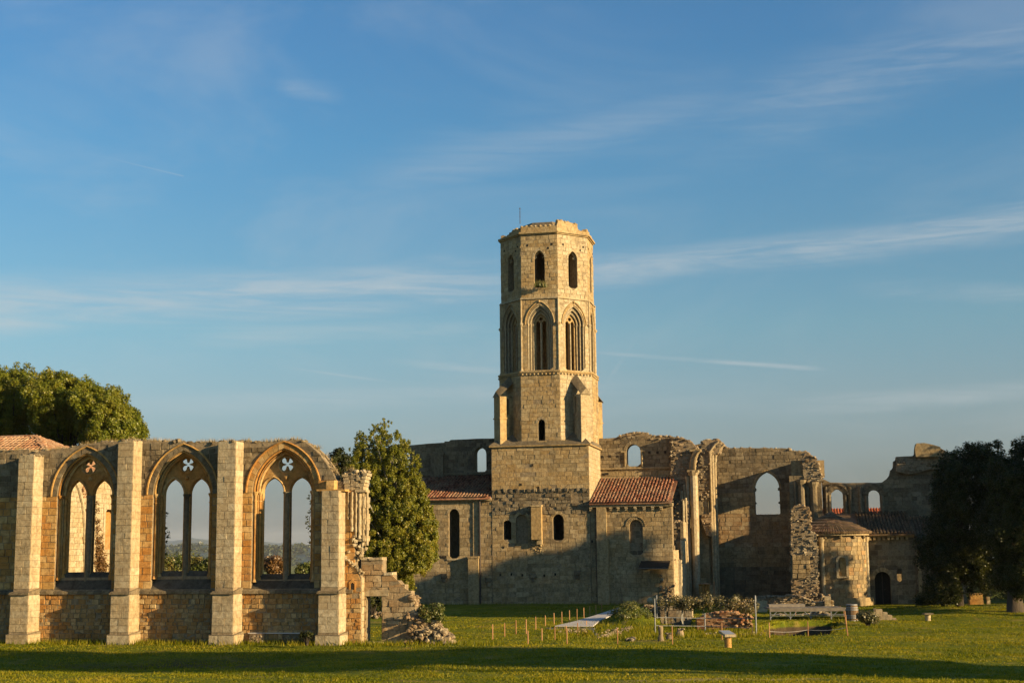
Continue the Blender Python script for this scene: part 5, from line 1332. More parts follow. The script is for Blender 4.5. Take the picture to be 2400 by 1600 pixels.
    HB = [o, opening(cx, h+.18, zs, zs, z1-zs+.2, 9), [(cx-h, z0), (cx-h, zs), (cx+h, zs), (cx+h, z0)]]
    for za, zb, mt in ((0, 2.6, 'grey'), (2.6, 4.2, 'nave'), (4.2, 6.9, 'tan'), (6.9, 8.6, 'nave'), (8.6, P[4][1]+.2, 'grey')): T.lay(PB_, HB, za, zb, (.28, .38), (.35, .8), mt, (0, .04), jit=.014)  # tan band, nave around it: sunlit patch warmed in the stone colour
    T.ring(PB_, cx, h, zs, z1-zs, .2, 9, 'nave', -.1, .04)
    mb = MB()
    for sx in (-1, 1): mb.rock(PB_.pt(cx+sx*(h-.02), zs, -.3), .16, .4, .3); mb.rock(PB_.pt(cx+sx*(h-.03), zs-1.1, -.3), .14, .4, .18)
    for k in range(16): mb.rock(PB_.pt(cx-h+2*h*k/15, z0-.02, -.3), .2, .3, .12)
    T.part(mb, 'broken_window_edge', 'grey')
    mb = MB()
    for k in range(110):
        f = random.random(); i = random.randrange(2, len(P)-1); x = P[i][0]+(P[i+1][0]-P[i][0])*f; z = P[i][1]+(P[i+1][1]-P[i][1])*f
        mb.rock(PB_.pt(x, z, -random.uniform(0, 1)), .28, .35, .16, jit=.35)
    T.part(mb, 'broken_coping', 'rubble', 'stuff')
    T.finish()
    # respond pier at its left end
    T, pl, P, zb = pier('transept_pier', 'broken pier stub with rubble face and lit arch mouldings left of the big pointed window', FC, 8.0,
        [(1634, 1140), (1636, 1090), (1642, 1064), (1643, 1040), (1652, 1032), (1680, 1030), (1690, 1041), (1684, 1060), (1668, 1068), (1663, 1100), (1663, 1140)], 1172, 2.8, rk=.28, limit=80)
    x0, x1 = pl.px(1634, 1300)[0], pl.px(1665, 1300)[0]; zt = pl.px(1650, 1118)[1]
    mb = MB(); mb.prism([(x0, 8.05), (x1-.1, 8.05), (x1+.15, 8.4), (x1+.15, 11), (x0, 11)], -.3, zt); T.part(mb, 'pier_body', 'nave')
    PF = Plane(FC, (0, 8.05, 0)); T.lay(PF, [[(x0, -.2), (x0, zt), (x1-.1, zt), (x1-.1, -.2)]], 0, zt, (.3, .42), (.4, .8), 'nave', (0, .03))
    add_shafts(T, pl, [(1664, 1060, None, .05, .1, 1), (1669, 1060, None, -.15, .13, 1), (1675, 1078, None, -.5, .12, 1)])
    mb = MB()
    for (pp, d, r) in (([(1664, 1062), (1668, 1052), (1675, 1042), (1684, 1034)], .1, .12), ([(1675, 1080), (1677, 1068), (1684, 1056), (1693, 1045), (1697, 1041)], -.3, .12), ([(1669, 1062), (1673, 1052), (1680, 1043), (1690, 1036)], -.1, .14)):
        mb.tube([pl.pt(*pl.px(u, v, d), d) for u, v in pp], r, 6)
    T.part(mb, 'arch_springing', 'pale')
    mb = MB(); pg = [pl.px(u, v, .5) for u, v in ((1642, 1214), (1646, 1205), (1658, 1204), (1667, 1198), (1668, 1256), (1656, 1256), (1649, 1235))]; PF2 = Plane(FC, (0, 7.5, 0))
    mb.slab(PF2, pg, [], 0, -.7); rocks_on(mb, PF2, pg, .26, .75, (-.02, .12)); T.part(mb, 'broken_corbelling', 'rubble', 'stuff')
    T.finish()
    # right-hand pier in shadow with rubble at the top
    T, pl, P, zb = pier('transept_pier', 'shadowed clustered pier right of the big pointed window, crowned by a sunlit rubble slope', FC, 6.5,
        [(1882, 1108), (1880, 1077), (1886, 1062), (1892, 1058), (1900, 1068), (1911, 1071), (1919, 1088), (1924, 1112), (1931, 1124)], 1128, 2.2, rk=.26, limit=120)
    x0, x1 = pl.px(1856, 1300)[0], pl.px(1932, 1300)[0]; zt = pl.px(1880, 1114)[1]
    mb = MB(); mb.box(x0, x1, 6.55, 8.6, -.3, zt); mb.box(x0+.9, x1-.003, 8.603, 11.0, -.3, 6.2); mb.box(x0+.9, x1-.003, 8.603, 11.0, 9.1, zt-.003); mb.box(x0+.9, x1-.006, 9.75, 11.0, 6.203, 9.097); xa, xb = pl.px(1854, 1100)[0], pl.px(1884, 1100)[0]; mb.box(xa, xb, 6.9, 11.2, zt+.003, pl.px(1870, 1078)[1])  # unseen gap left in the flank lets sun reach the transept wall
    xc, xd = pl.px(1914, 1100)[0], pl.px(1932.5, 1100)[0]; mb.box(xc, xd, 7.6, 11.2, zt+.003, pl.px(1925, 1076)[1]); T.part(mb, 'pier_body', 'nave')
    PF = Plane(FC, (0, 6.55, 0)); T.lay(PF, [[(x0, -.2), (x0, zt), (x1, zt), (x1, -.2)]], 0, zt, (.3, .42), (.4, .8), 'grey', (0, .03))
    PR = Plane(FC, (x1, 0, 0), 90); T.lay(PR, [[(6.55, -.2), (6.55, zt), (8.6, zt), (8.6, -.2)]], 3, zt, (.3, .42), (.4, .8), 'grey', (0, .03))
    add_shafts(T, pl, [(1878, 1128, 1235, .05, .26, 1), (1906, 1133, 1235, .05, .3, 1), (1893, 1130, 1235, 0, .1, 1), (1864, 1130, 1235, .0, .1, 1)], 'grey')
    T.finish()
    # rubble wall end in front, lit
    T, pl, P, zb = pier('broken_wall', 'ragged vertical wall end of bright rubble beside the apse', FC, -1.5,
        [(1853, 1340), (1854, 1240), (1853.5, 1192), (1862, 1186), (1875, 1182), (1888, 1186), (1898, 1192), (1900, 1247), (1914, 1250), (1916, 1300), (1918, 1370), (1921, 1392)], 1420, 1.1, rk=.23, dens=.68)
    mb = MB(); PF = Plane(FC, (0, -1.55, 0)); q = [pl.px(u, v) for u, v in ((1857, 1360), (1857, 1296), (1898, 1292), (1898, 1340), (1880, 1360))]
    T.lay(PF, [q], q[0][1]-.5, q[1][1]+1, (.28, .36), (.35, .6), 'nave', (0.1, .18)); 
    for k in range(80): mb.rock(pl.pt(pl.px(random.uniform(1868, 1950), 1400)[0], random.uniform(0, 1.3)*random.random(), random.uniform(0, .9)), .26, .3, .2, jit=.35)
    T.part(mb, 'rubble', 'rubble', 'stuff'); T.finish()
    # stub of a clustered pier standing in the nave
    o = zpx(1657, 1413); F2 = Matrix.Translation((o.x, o.y, 0)) @ Matrix.Rotation(ANG, 4, 'Z'); p2 = Plane(F2, (0, 0, 0))
    T = Thing('pier_stub', F2, 'low sunlit stump of a clustered column behind the vines', 'column stump')
    z = p2.px(1657, 1368)[1]; w = p2.px(1674, 1390)[0]
    mb = MB(); mb.box(-w, w*.5, -.1, 1, -.3, z-.1); T.part(mb, 'pier_core', 'warm')
    for i, dx in enumerate((-.8, -.42, -.05, .3)): mb = MB(); mb.tube([(dx*w, -.12, -.2), (dx*w, -.12, z-.12)], .09, 8); mb.tube([(dx*w, -.12, z-.14), (dx*w, -.12, z)], [.1, .16], 8); T.part(mb, 'engaged_shaft', 'warm')
    mb = MB(); mb.lathe((w*.72, .1, -.2), [(.34, 0), (.3, .3), (.3, z*.6), (.29, z+.12)], 12); T.part(mb, 'column_drum', 'pale')
    mb = MB(); 
    for k in range(14): mb.rock((random.uniform(-w, w), random.uniform(-.1, .6), z), .24, .3, .16)
    T.part(mb, 'broken_top', 'rubble')
    mb = MB(); x = p2.px(1675, 1390)[0]; mb.tube([(x, -.4, 0), (x, -.4, p2.px(1675, 1362)[1])], .05, 6); tag(mb.build('thin_post', M['wood'], None), 'thin reddish post standing beside the clustered column stump', 'post').matrix_world = F2
ruins()

# ------------------------------------------------------------------ apse, its neighbours and the high choir wall
def apse():
    T = Thing('apse_chapel', FC, 'round apse chapel with a fan of dark tiles and a small blocked window', 'chapel', limit=300)
    x0, x1 = C0.px(1874, 1330)[0], C0.px(2036, 1330)[0]; cx, r = (x0+x1)/2, (x1-x0)/2-.1; ze = C0.px(1975, 1250)[1]; cy = 0.9; q = .72
    n = 14; mb = MB(); pts = [(cx-r*math.cos(math.pi*k/n), cy-q*r*math.sin(math.pi*k/n)) for k in range(n+1)]
    mb.prism(pts+[(cx+r, cy+1.5), (cx-r, cy+1.5)], -.3, ze); T.part(mb, 'wall_core', 'mortar')
    z = 0.0
    while z < ze-.3:
        h = random.uniform(.27, .34); h = ze-.3-z if ze-.3-z < .5 else h; th = random.uniform(0, .12)
        while th < math.pi-.03:
            d_ = min(random.uniform(.16, .27), math.pi-th); d_ = math.pi-th if math.pi-th-d_ < .08 else d_
            xa, ya, xb, yb = cx-r*math.cos(th), cy-q*r*math.sin(th), cx-r*math.cos(th+d_), cy-q*r*math.sin(th+d_); L = math.hypot(xb-xa, yb-ya)
            F = Plane(FC, (xa, ya, 0), math.degrees(math.atan2(yb-ya, xb-xa)))
            T.block(F, [(0, z), (L, z), (L, z+h), (0, z+h)], -.03, random.uniform(.025, .045), random.choice(['nave', 'nave', 'grey', 'tan', 'nave']), joint=.004, inset=.014, jit=.004); th += d_
        z += h
    # window
    PW = Plane(FC, (0, cy-q*r*.985, 0)); a, b, z0, z1 = rect_px(PW, 1966.5, 1982.5, 1305, 1350); c = (a+b)/2; h = (b-a)/2
    mb = MB(); mb.slab(PW, opening(c, h+.16, z0-.12, z1-h, h+.16, 6), [opening(c, h, z0, z1-h, h, 6)], .17, -.2); wf = T.part(mb, 'window_frame', 'pale')
    mb = MB(); mb.slab(PW, opening(c, h, z0, z1-h, h, 6), [], .02, -.1); T.part(mb, 'window_blocking', 'warm', parent=wf)
    for u in (1928, 2025):
        x = C0.px(u, 1330)[0]; dx = max(-.96, min(.96, (x-cx)/r)); y = cy-q*r*math.sqrt(1-dx*dx)-.05
        if u > 2000: y = cy-.2; x = cx+r+.02
        mb = MB(); mb.tube([(x, y, 0.45), (x, y, ze-.65)], .15, 10); mb.tube([(x, y, ze-.65), (x, y, ze-.35), (x, y, ze-.25)], [.15, .24, .26], 10); mb.tube([(x, y, -.2), (x, y, .4), (x, y, .5)], [.3, .3, .17], 10); T.part(mb, 'wall_shaft', 'pale')
    mb = MB()
    for k in range(n+1):
        a_ = math.pi*k/n
        if k % 2: continue
        x, y = cx-(r+.1)*math.cos(a_), cy-(q*r+.1)*math.sin(a_); mb.rock((x, y, ze-.26), .22, .3, .24, jit=.12, rot=.1)
    T.part(mb, 'corbel_table', 'nave')
    mb = MB(); P2 = [(cx-(r+.28)*math.cos(math.pi*k/n), cy-(q*r+.28)*math.sin(math.pi*k/n)) for k in range(n+1)]; mb.prism(P2+[(cx+r+.28, cy+1), (cx-r-.28, cy+1)], ze-.13, ze); T.part(mb, 'eaves_course', 'pale')
    mb = MB(); P2 = [(cx-(r+.4)*math.cos(math.pi*k/n), cy-(q*r+.4)*math.sin(math.pi*k/n)) for k in range(n+1)]; mb.prism(P2, -.3, .42); mb.prism([(x*.985+cx*.015, y*.985+cy*.015) for x, y in P2], .42, .52); T.part(mb, 'plinth', 'nave')
    # fan roof
    PA = Plane(FC, (0, cy+.6, 0)); ap = PA.px(1946, 1200); apex = Vector((cx-.1, cy+3.2, ap[1]-.05)); m = MB()
    ez = ze+.02; ed = [Vector((cx-(r+.42)*math.cos(math.pi*k/n), cy-(q*r+.42)*math.sin(math.pi*k/n), ez)) for k in range(n+1)]
    for k in range(n): m.face([ed[k], ed[k+1], apex], .4)
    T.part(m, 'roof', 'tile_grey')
    m = MB(); N_ = 46
    for k in range(N_):
        a_ = math.pi*(k+.5)/N_; e = Vector((cx-(r+.45)*math.cos(a_), cy-(q*r+.45)*math.sin(a_), ez+.04)); rows = 7
        for j in range(rows):
            if j > 3 and k % 2: continue
            if j > 5 and k % 4: continue
            a = e.lerp(apex+Vector((0, 0, .05)), j/rows); b = e.lerp(apex+Vector((0, 0, .05)), (j+1.1)/rows)
            w = .10; s_ = MB(); s_.tube([a+Vector((0, 0, .03)), b], [w, w*.8], 6)
            s_.build('tile', M['tile_grey'], T.root) if (k*rows+j) < 9999 and len(s_.v) and j < 4 and 4 < k < 42 else (m.v.extend([]), m.tube([a+Vector((0, 0, .03)), b], [w, w*.8], 6))
    T.part(m, 'roof_tiling', 'tile_grey', 'stuff')
    T.finish()

    # wall with the door right of the apse
    T = Thing('choir_aisle', FC, 'shaded church wing under dark tiles right of the apse, with a round-headed doorway', 'church wing', limit=260)
    YD = 1.2; PD = Plane(FC, (0, YD, 0)); xa, xb = PD.px(2022, 1330)[0], PD.px(2146, 1330)[0]; ze = PD.px(2080, 1251)[1]
    o = [(xa, -.3), (xa, ze), (xb, ze), (xb, -.3)]
    a, b, z0, z1 = rect_px(PD, 2052.6, 2086, 1339, 1414); h = (b-a)/2; c = (a+b)/2; door = opening(c, h, -.3, z1-h, h, 8)
    a2, b2, z02, z12 = rect_px(PD, 2103, 2113, 1325, 1364); slit = opening((a2+b2)/2, (b2-a2)/2, z02, z12-.15, .15, 4)
    mb = MB(); mb.slab(PD, [(xa, -.3), (xa, ze), (xb, ze), (xb, -.3), (c+h, -.3)]+list(reversed(door[1:-1]))+[(c-h, -.3)], [slit], 0, -.8); T.part(mb, 'wall_core', 'mortar')
    T.lay(PD, [o, door, slit], 0, ze-.25, (.3, .4), (.4, .8), 'grey', (0, .025)); T.ring(PD, c, h, z1-h, h, .28, 8, 'nave', -.1, .03)
    mb = MB(); mb.slab(PD, door, [], -.55, -.65); d_ = T.part(mb, 'door', 'dark')
    mb = MB(); box_on(mb, PD, c-.03, c+.03, -.2, z1-.1, -.6, -.53); box_on(mb, PD, c+.1, c+.2, 1.0, 1.05, -.6, -.5); T.part(mb, 'door_fittings', 'pipe', parent=d_)
    mb = MB(); box_on(mb, PD, xa, xb, ze-.2, ze-.06, -.2, .3)
    T.part(mb, 'eaves_course', 'nave')
    for k in range(9): x = xa+.6+k*(xb-xa-.8)/9; mb = MB(); box_on(mb, PD, x-.1, x+.1, ze-.42, ze-.203, -.1, .24, jit=.02); T.part(mb, 'corbel', 'nave')
    zt = Plane(FC, (0, 9.3, 0)).px(2060, 1202)[1]
    e0, e1, r0, r1 = Vector((xa-.2, YD-.45, ze)), Vector((xb+.1, YD-.45, ze)), Vector((xa-3.2, 9.3, zt)), Vector((xb+.1, 9.3, zt))
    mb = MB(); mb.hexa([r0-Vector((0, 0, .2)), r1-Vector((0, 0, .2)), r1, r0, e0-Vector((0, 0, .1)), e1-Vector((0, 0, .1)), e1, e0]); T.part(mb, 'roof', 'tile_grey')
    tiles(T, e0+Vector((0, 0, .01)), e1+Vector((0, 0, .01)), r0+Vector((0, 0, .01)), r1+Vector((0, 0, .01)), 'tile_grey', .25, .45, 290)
    T.finish()
    # lower block further right
    T = Thing('choir_aisle', FC, 'low dark church block with a narrow slit window, half hidden by the evergreen trees', 'church wing', limit=120)
    xa2, xb2 = xb+.02, PD.px(2262, 1330)[0]; ze2 = PD.px(2180, 1270)[1]; a2, b2, z02, z12 = rect_px(PD, 2186, 2199, 1322, 1366); slit = opening((a2+b2)/2, (b2-a2)/2, z02, z12-.2, .2, 4)
    PD2 = Plane(FC, (0, YD-.1, 0)); mb = MB(); mb.slab(PD2, [(xa2, -.3), (xa2, ze2), (xb2, ze2), (xb2, -.3)], [slit], 0, -.8); T.part(mb, 'wall_core', 'mortar')
    T.lay(PD2, [[(xa2, -.3), (xa2, ze2), (xb2, ze2), (xb2, -.3)], slit], 0, ze2-.2, (.3, .4), (.4, .8), 'grey', (0, .025))
    a, b = PD2.px(2149, 1300)[0], PD2.px(2157, 1300)[0]; mb = MB(); box_on(mb, PD2, a, b, -.3, ze2-.3, -.1, .3); T.part(mb, 'pilaster', 'nave')
    e0, e1, r0, r1 = Vector((xa2, YD-.6, ze2)), Vector((xb2, YD-.6, ze2)), Vector((xa2, 6.5, ze2+1.9)), Vector((xb2, 6.5, ze2+1.9))
    mb = MB(); mb.hexa([r0-Vector((0, 0, .2)), r1-Vector((0, 0, .2)), r1, r0, e0-Vector((0, 0, .1)), e1-Vector((0, 0, .1)), e1, e0]); T.part(mb, 'roof', 'tile_grey')
    tiles(T, e0+Vector((0, 0, .01)), e1+Vector((0, 0, .01)), r0+Vector((0, 0, .01)), r1+Vector((0, 0, .01)), 'tile_grey', .25, .45, 150)
    T.finish()
    # high wall behind, with the two round-headed windows
    YH = 9.5; PH = Plane(FC, (0, YH, 0))
    T = Thing('choir_wall', FC, 'high dark ruined wall behind the apse with two round-headed windows', 'ruined wall', limit=260)
    top = [(1926, 1123), (1932, 1123), (1945.6, 1130), (2000, 1131), (2066.6, 1130), (2076, 1123), (2082, 1118), (2085, 1112), (2087, 1101), (2093, 1099), (2094, 1080), (2099, 1080), (2100, 1070), (2143, 1068), (2144, 1050), (2146, 1040), (2164.6, 1039), (2185, 1043), (2201, 1048), (2230, 1062), (2262, 1075)]
    P = PH.pxs(top); o = [(P[0][0], 2.0)]+ragged(P, .03, .5)+[(P[-1][0], 2.0)]
    w1, c1, h1, z0, s1 = round_win(PH, 1950, 1975, 1145.5, 1203); w2, c2, h2, _, s2 = round_win(PH, 2037, 2062, 1147, 1203)
    mb = MB(); mb.slab(PH, o, [w1, w2], -.02, -1.0); T.part(mb, 'wall_core', 'mortar')
    T.lay(PH, [o, w1, w2], 3.0, P[15][1], (.28, .38), (.35, .75), 'grey', (0, .04), jit=.014)
    for c, h, s in ((c1, h1, s1), (c2, h2, s2)):
        T.ring(PH, c, h, s, h, .3, 7, 'grey', -.1, .12); T.ring(PH, c, h+.31, s, h+.31, .16, 8, 'grey', -.1, .2)
        mb = MB()
        for sx in (-1, 1): mb.tube([PH.pt(c+sx*(h+.16), 3, .1), PH.pt(c+sx*(h+.16), s, .1)], .12, 8)
        T.part(mb, 'jamb_shaft', 'grey')
    mb = MB()
    for u in (1936, 1992, 2016): x = PH.px(u, 1160)[0]; mb.tube([PH.pt(x, 3, .1), PH.pt(x, PH.px(u, 1140)[1], .1)], .13, 8)
    T.part(mb, 'wall_shaft', 'grey')
    mb = MB(); q = PH.pxs([(2100, 1105), (2100, 1071), (2145, 1069), (2146, 1042), (2164, 1040), (2205, 1052), (2235, 1066), (2235, 1096), (2180, 1100), (2130, 1112)]); PH2 = Plane(FC, (0, YH-.4, 0))
    mb.slab(PH2, q, [], 0, -.6); rocks_on(mb, PH2, q, .27, .75, (-.03, .12)); T.part(mb, 'rubble', 'rubble', 'stuff')
    # curved shell of masonry at the very top
    mb = MB(); q = PH2.pxs([(2146, 1071), (2143, 1052), (2147, 1039.5), (2165, 1038.5), (2185, 1042.5), (2203, 1048), (2203, 1071)]); PS_ = Plane(FC, (0, YH-.9, 0)); mb.slab(PS_, q, [], 0, -.5); T.part(mb, 'vault_shell', 'nave')
    T.finish()
    # red-roofed house seen through those windows
    F3 = Matrix.Translation(ypx(2005, 1300, 150)) @ Matrix.Rotation(R(-6), 4, 'Z'); p3 = Plane(F3, (0, 0, 0)); zr = p3.px(2005, 1187.5)[1]
    H = Thing('village_house', F3, 'bright orange-red tiled house roof seen through the two windows of the choir wall', 'house')
    mb = MB(); mb.box(-6, 6, 3, 11, -6, zr-3.6); H.part(mb, 'wall', 'nave')
    mb = MB(); mb.face([Vector((-6.4, 2.6, zr-3.7)), Vector((6.4, 2.6, zr-3.7)), Vector((6.4, 7, zr)), Vector((-6.4, 7, zr))], .5); mb.face([Vector((-6.4, 11.4, zr-3.7)), Vector((6.4, 11.4, zr-3.7)), Vector((6.4, 7, zr)), Vector((-6.4, 7, zr))], .5); H.part(mb, 'roof', 'tile_red')
    mb = MB()
    for k in range(42): x = -6.3+k*.305; mb.tube([(x, 2.6, zr-3.66), (x, 7, zr+.03)], .11, 5)
    H.part(mb, 'roof_tiling', 'tile_red', 'stuff')
apse()

# ------------------------------------------------------------------ trees
def upx(u, v, Y): return tuple(ypx(u, v, Y))
def crown_px(blobs, Y, dpt, n, rr, seed, low=0.3):
    """clump centres for a crown seen as several lobes: (u, v, half width px, half height px)"""
    C, Rr = [], []; s = Y/FPX
    for i, (u, v, a, b) in enumerate(blobs):
        w = n*a*b/sum(x[2]*x[3] for x in blobs); c, r = clumps(max(4, int(w)), a*s, dpt, b*s, upx(u, v, Y), rr, low, seed+i); C.append(c); Rr.append(r)
    return np.concatenate(C), np.concatenate(Rr)
def trees():
    g = 'plane trees behind the gothic wall'
    for (blobs, Y, lab, sd) in (
        ([(5, 960, 75, 112), (60, 930, 55, 68), (-40, 1000, 80, 120)], 92, 'broad green plane tree at the far left edge, its top the highest of the row', 1),
        ([(150, 965, 78, 90), (120, 935, 42, 42)], 90, 'rounded plane tree above the tiled roof, middle of the row behind the gothic wall', 2),
        ([(262, 1010, 66, 84), (300, 1020, 32, 62), (222, 950, 30, 46)], 88, 'smaller plane tree with low sloping crown, right end of the row behind the wall', 3)):
        c, r = crown_px(blobs, Y, 2.9, 1500, 0.30, sd*11, .45)
        c[:, 2] = np.maximum(c[:, 2], 3.0)
        b = ypx(blobs[0][0], 1420, Y); tree('plane_tree', lab, (b.x, Y, float(gz(b.x, Y))), c, r, 120000, 0.135, 'leaf', 'bark', .3, g, th=8)
    # poplar between the wall and the church
    Y = 82.0; C, Rr = [], []
    stems = [(906, 984, 1330, 30), (878, 994, 1300, 26), (848, 1012, 1260, 26), (835, 1040, 1300, 22), (932, 1012, 1340, 30), (952, 1040, 1350, 30), (974, 1066, 1340, 24), (990, 1130, 1340, 26), (1006, 1185, 1330, 22), (1018, 1225, 1300, 17), (925, 1100, 1375, 34), (955, 1130, 1390, 30), (880, 1080, 1360, 34), (900, 1150, 1380, 36)]
    s = Y/FPX; gg = np.random.default_rng(5)
    for (u, v0, v1, w) in stems:
        n = int((v1-v0)/1.7)
        for k in range(n):
            f = (k+.5)/n; v = v0+(v1-v0)*f; wd = w*min(1, .42+f*2.2)*(1 if f < .8 else 1-(f-.8)*2.2); p = ypx(u+gg.normal(0, wd*.5)-(f*7), v, Y)
            C.append((p.x, Y+gg.normal(0, 1.3*min(1, .3+f)), p.z)); Rr.append(gg.uniform(.10, .27)*min(1, .5+f*1.6))
    b = ypx(915, 1420, Y)
    T = tree('poplar_tree', 'tall bright green poplar with autumn-yellow patches standing between gothic wall and church', (b.x, Y, 0), np.array(C), np.array(Rr), 180000, 0.11, 'leaf_pop', 'bark_pale', .26, None, th=9.5, squash=1.25, up=.2)
    # small darker tree beside it
    c, r = crown_px([(795, 1095, 26, 45), (790, 1070, 12, 26), (812, 1088, 14, 30), (780, 1110, 20, 30)], 92, .9, 70, .3, 41)
    b = ypx(800, 1420, 92); tree('small_tree', 'small dark pointed tree just left of the poplar behind the wall', (b.x, 92, 0), c, r, 9000, .15, 'leaf_dark', 'bark', .14, None, th=6)
    # branches that peep round the window jambs
    for u0, u1, v0, v1, lab in ((384, 394, 1205, 1300, 'sparse leafy sprig peeping into the middle window at its left jamb'), (719, 730, 1165, 1270, 'sparse leafy sprig peeping into the right window at its right jamb')):
        Y = 70.5; pts = [ypx((u0+u1)/2+(6 if u0 > 500 else -6)*math.sin(k), v0+(v1-v0)*k/9, Y) for k in range(10)]; base = pts[-1]
        c = np.array([tuple(p-base) for p in pts]); T = Thing('climbing_vine', Matrix.Translation(base), lab, 'climbing plant')
        add_obj('foliage', leaves_mesh('foliage', M['leaf_dark'], c, np.full(10, .13), 190, .1), T.root)
        mb = MB(); mb.tube([tuple(p-base+Vector(((-.12 if u0 < 500 else .12), 0, 0))) for p in pts]+[(-.15 if u0 < 500 else .15, 0, -4.0)], .015, 4); T.part(mb, 'stem', 'bark')
    # evergreens at the right edge
    g = 'dark evergreen trees at the right edge'
    for (blobs, Y, lab, tu, tv, sd, tr, n) in (
        ([(2275, 1140, 70, 88), (2315, 1115, 55, 70), (2228, 1150, 38, 72), (2240, 1250, 68, 110), (2300, 1275, 60, 100), (2205, 1320, 34, 70), (2268, 1058, 22, 18), (2212, 1385, 44, 32), (2300, 1352, 60, 34), (2180, 1290, 22, 50)], 90, 'big dark evergreen oak hiding the right end of the church', 2249, 1424, 61, .22, 560),
        ([(2400, 1130, 52, 100), (2440, 1180, 75, 130), (2385, 1240, 50, 110), (2400, 1330, 60, 70), (2460, 1060, 60, 50), (2350, 1240, 40, 85), (2352, 1125, 34, 56), (2385, 1352, 60, 34)], 84, 'dark evergreen oak with a thick black trunk cut by the right frame edge', 2380, 1432, 62, .42, 460)):
        c, r = crown_px(blobs, Y, 2.3, n*3, 0.34, sd*7, .4); b = ypx(tu, tv, Y)
        tree('evergreen_oak', lab, (b.x, b.y, b.z), c, r, 120000, .135, 'leaf_dark', 'bark', tr, g, th=7)
    # woods behind, seen low between them
    for (u, v, Y, w, h, n, mat, lab) in ((2330, 1425, 112, 190, 75, 5000, 'leaf_bush', 'greenish thicket seen low between the two evergreen trunks'),
                                   (2180, 1416, 94, 70, 30, 2200, 'leaf_dark', 'low dark shrub at the foot of the church block under the evergreens'),
                                   (2205, 1400, 92, 50, 70, 2400, 'leaf_dark', 'dark upright shrub left of the evergreen oak\'s thin trunk')):
        bush('shrub', lab, u, v, Y, w, h, n, .16, mat, k=16)
    # the leafy hedge and russet bush seen through the gothic windows
    for k, (u, v, w, h, mat, lab) in enumerate(((415, 1350, 120, 46, 'leaf_bush', 'green hedge of young trees seen through the middle gothic window'),
                               (478, 1350, 60, 46, 'leaf_bush', 'green and yellow hedge right of the mullion of the middle gothic window'),
                               (640, 1352, 62, 50, 'leaf_brown', 'russet brown bush seen through the left light of the right-hand window'),
                               (722, 1352, 56, 30, 'leaf_bush', 'low green bushes seen through the right light of the right-hand window'))):
        bush('bush', lab, u, v, 96, w, h, 5200, .15, mat, k=30)
    bush('bush', 'dark bush seen through the doorway of the stepped wall', 872, 1436, 76, 60, 46, 3000, .13, 'leaf_dark', k=14)
    mb = MB(); o = zpx(878, 1446)
    for k in range(40): mb.rock((o.x+random.uniform(-.7, .7), o.y+random.uniform(-.5, .5), random.uniform(0, .3)), .3, .3, .2)
    mb2 = mb.build('rubble_heap', M['rubble']); tag(mb2, 'pale rubble heap seen through the doorway of the stepped wall', 'rubble heap')
trees()

# ------------------------------------------------------------------ stakes, ropes and rails
def stake(u, v0, v1, label, group='wooden marker stakes round the diggings', lean=0.0, mat='wood'):
    p = zpx(u, v1); h = (v1-v0)*p.y/FPX*1.0; z = float(gz(p.x, p.y))
    mb = MB(); r = 0.026; mb.tube([(0, 0, -.25), (lean*.9, 0, h*.96), (lean, 0, h)], [r, r*.95, r*.5], 6)
    me_o = mb.build('wooden_stake', M[mat]); me_o.location = (p.x, p.y, max(z, -.05) if z > -.4 else 0)
    tag(me_o, label, 'stake', group); return Vector((p.x+lean, p.y, h*.85))
S1 = [(195, 370, 495), (295, 355, 465), (390, 330, 445), (475, 320, 440), (555, 300, 405), (635, 290, 375), (708, 270, 375), (773, 260, 355), (837, 248, 342), (900, 237, 327), (957, 226, 312), (1007, 215, 293), (1058, 203, 278), (1106, 193, 267)]
S2 = [(490, 418, 527), (607, 400, 503), (715, 388, 495), (816, 400, 527)]
S3 = [(809, 370, 436), (905, 347, 425), (979, 330, 395)]
k_ = 0.28061
ORD = ['first', 'second', 'third', 'fourth', 'fifth', 'sixth', 'seventh', 'eighth', 'ninth', 'tenth', 'eleventh', 'twelfth', 'thirteenth', 'fourteenth']
row = [stake(1100+u*k_, 1360+a*k_, 1360+b*k_, 'thin wooden stake, %s from the left in the long row leading up to the boardwalk' % ORD[i]) for i, (u, a, b) in enumerate(S1)]
row2 = [stake(1100+u*k_, 1360+a*k_, 1360+b*k_, 'thin wooden stake, %s from the left in the short front row before the boardwalk' % ORD[i]) for i, (u, a, b) in enumerate(S2)]
for i, (u, a, b) in enumerate(S3): stake(1100+u*k_, 1360+a*k_, 1360+b*k_, 'thin wooden stake, %s of three in front of the boardwalk edge, counted from the left' % ORD[i])
stake(1447.5, 1469.5, 1509, 'lone wooden stake in front of the grassy mound')
stake(1576, 1466, 1507, 'wooden stake beside the short column stumps')
stake(1692.5, 1460, 1498, 'wooden stake just behind the stone information table')
kk = .15306
a4 = stake(1760+285*kk, 1380+500*kk, 1380+728*kk, 'wooden stake at the left front corner of the grassy pit')
b4 = stake(1760+877*kk, 1380+480*kk, 1380+705*kk, 'wooden stake at the middle of the front edge of the grassy pit')
c4 = stake(1760+1492*kk, 1380+425*kk, 1380+712*kk, 'leaning wooden stake at the right end of the grassy pit', lean=-.12)
stake(1760+1375*kk, 1380+278*kk, 1380+462*kk, 'wooden stake behind the pit left of the barrel')
stake(1760+1427*kk, 1380+315*kk, 1380+440*kk, 'pale wooden stake nearest the left side of the barrel')
stake(1760+1449*kk, 1380+350*kk, 1380+535*kk, 'wooden stake standing between the barrel and the leaning stake')
stake(1760+1464*kk, 1380+395*kk, 1380+640*kk, 'wooden stake touching the leaning stake at the pit corner')
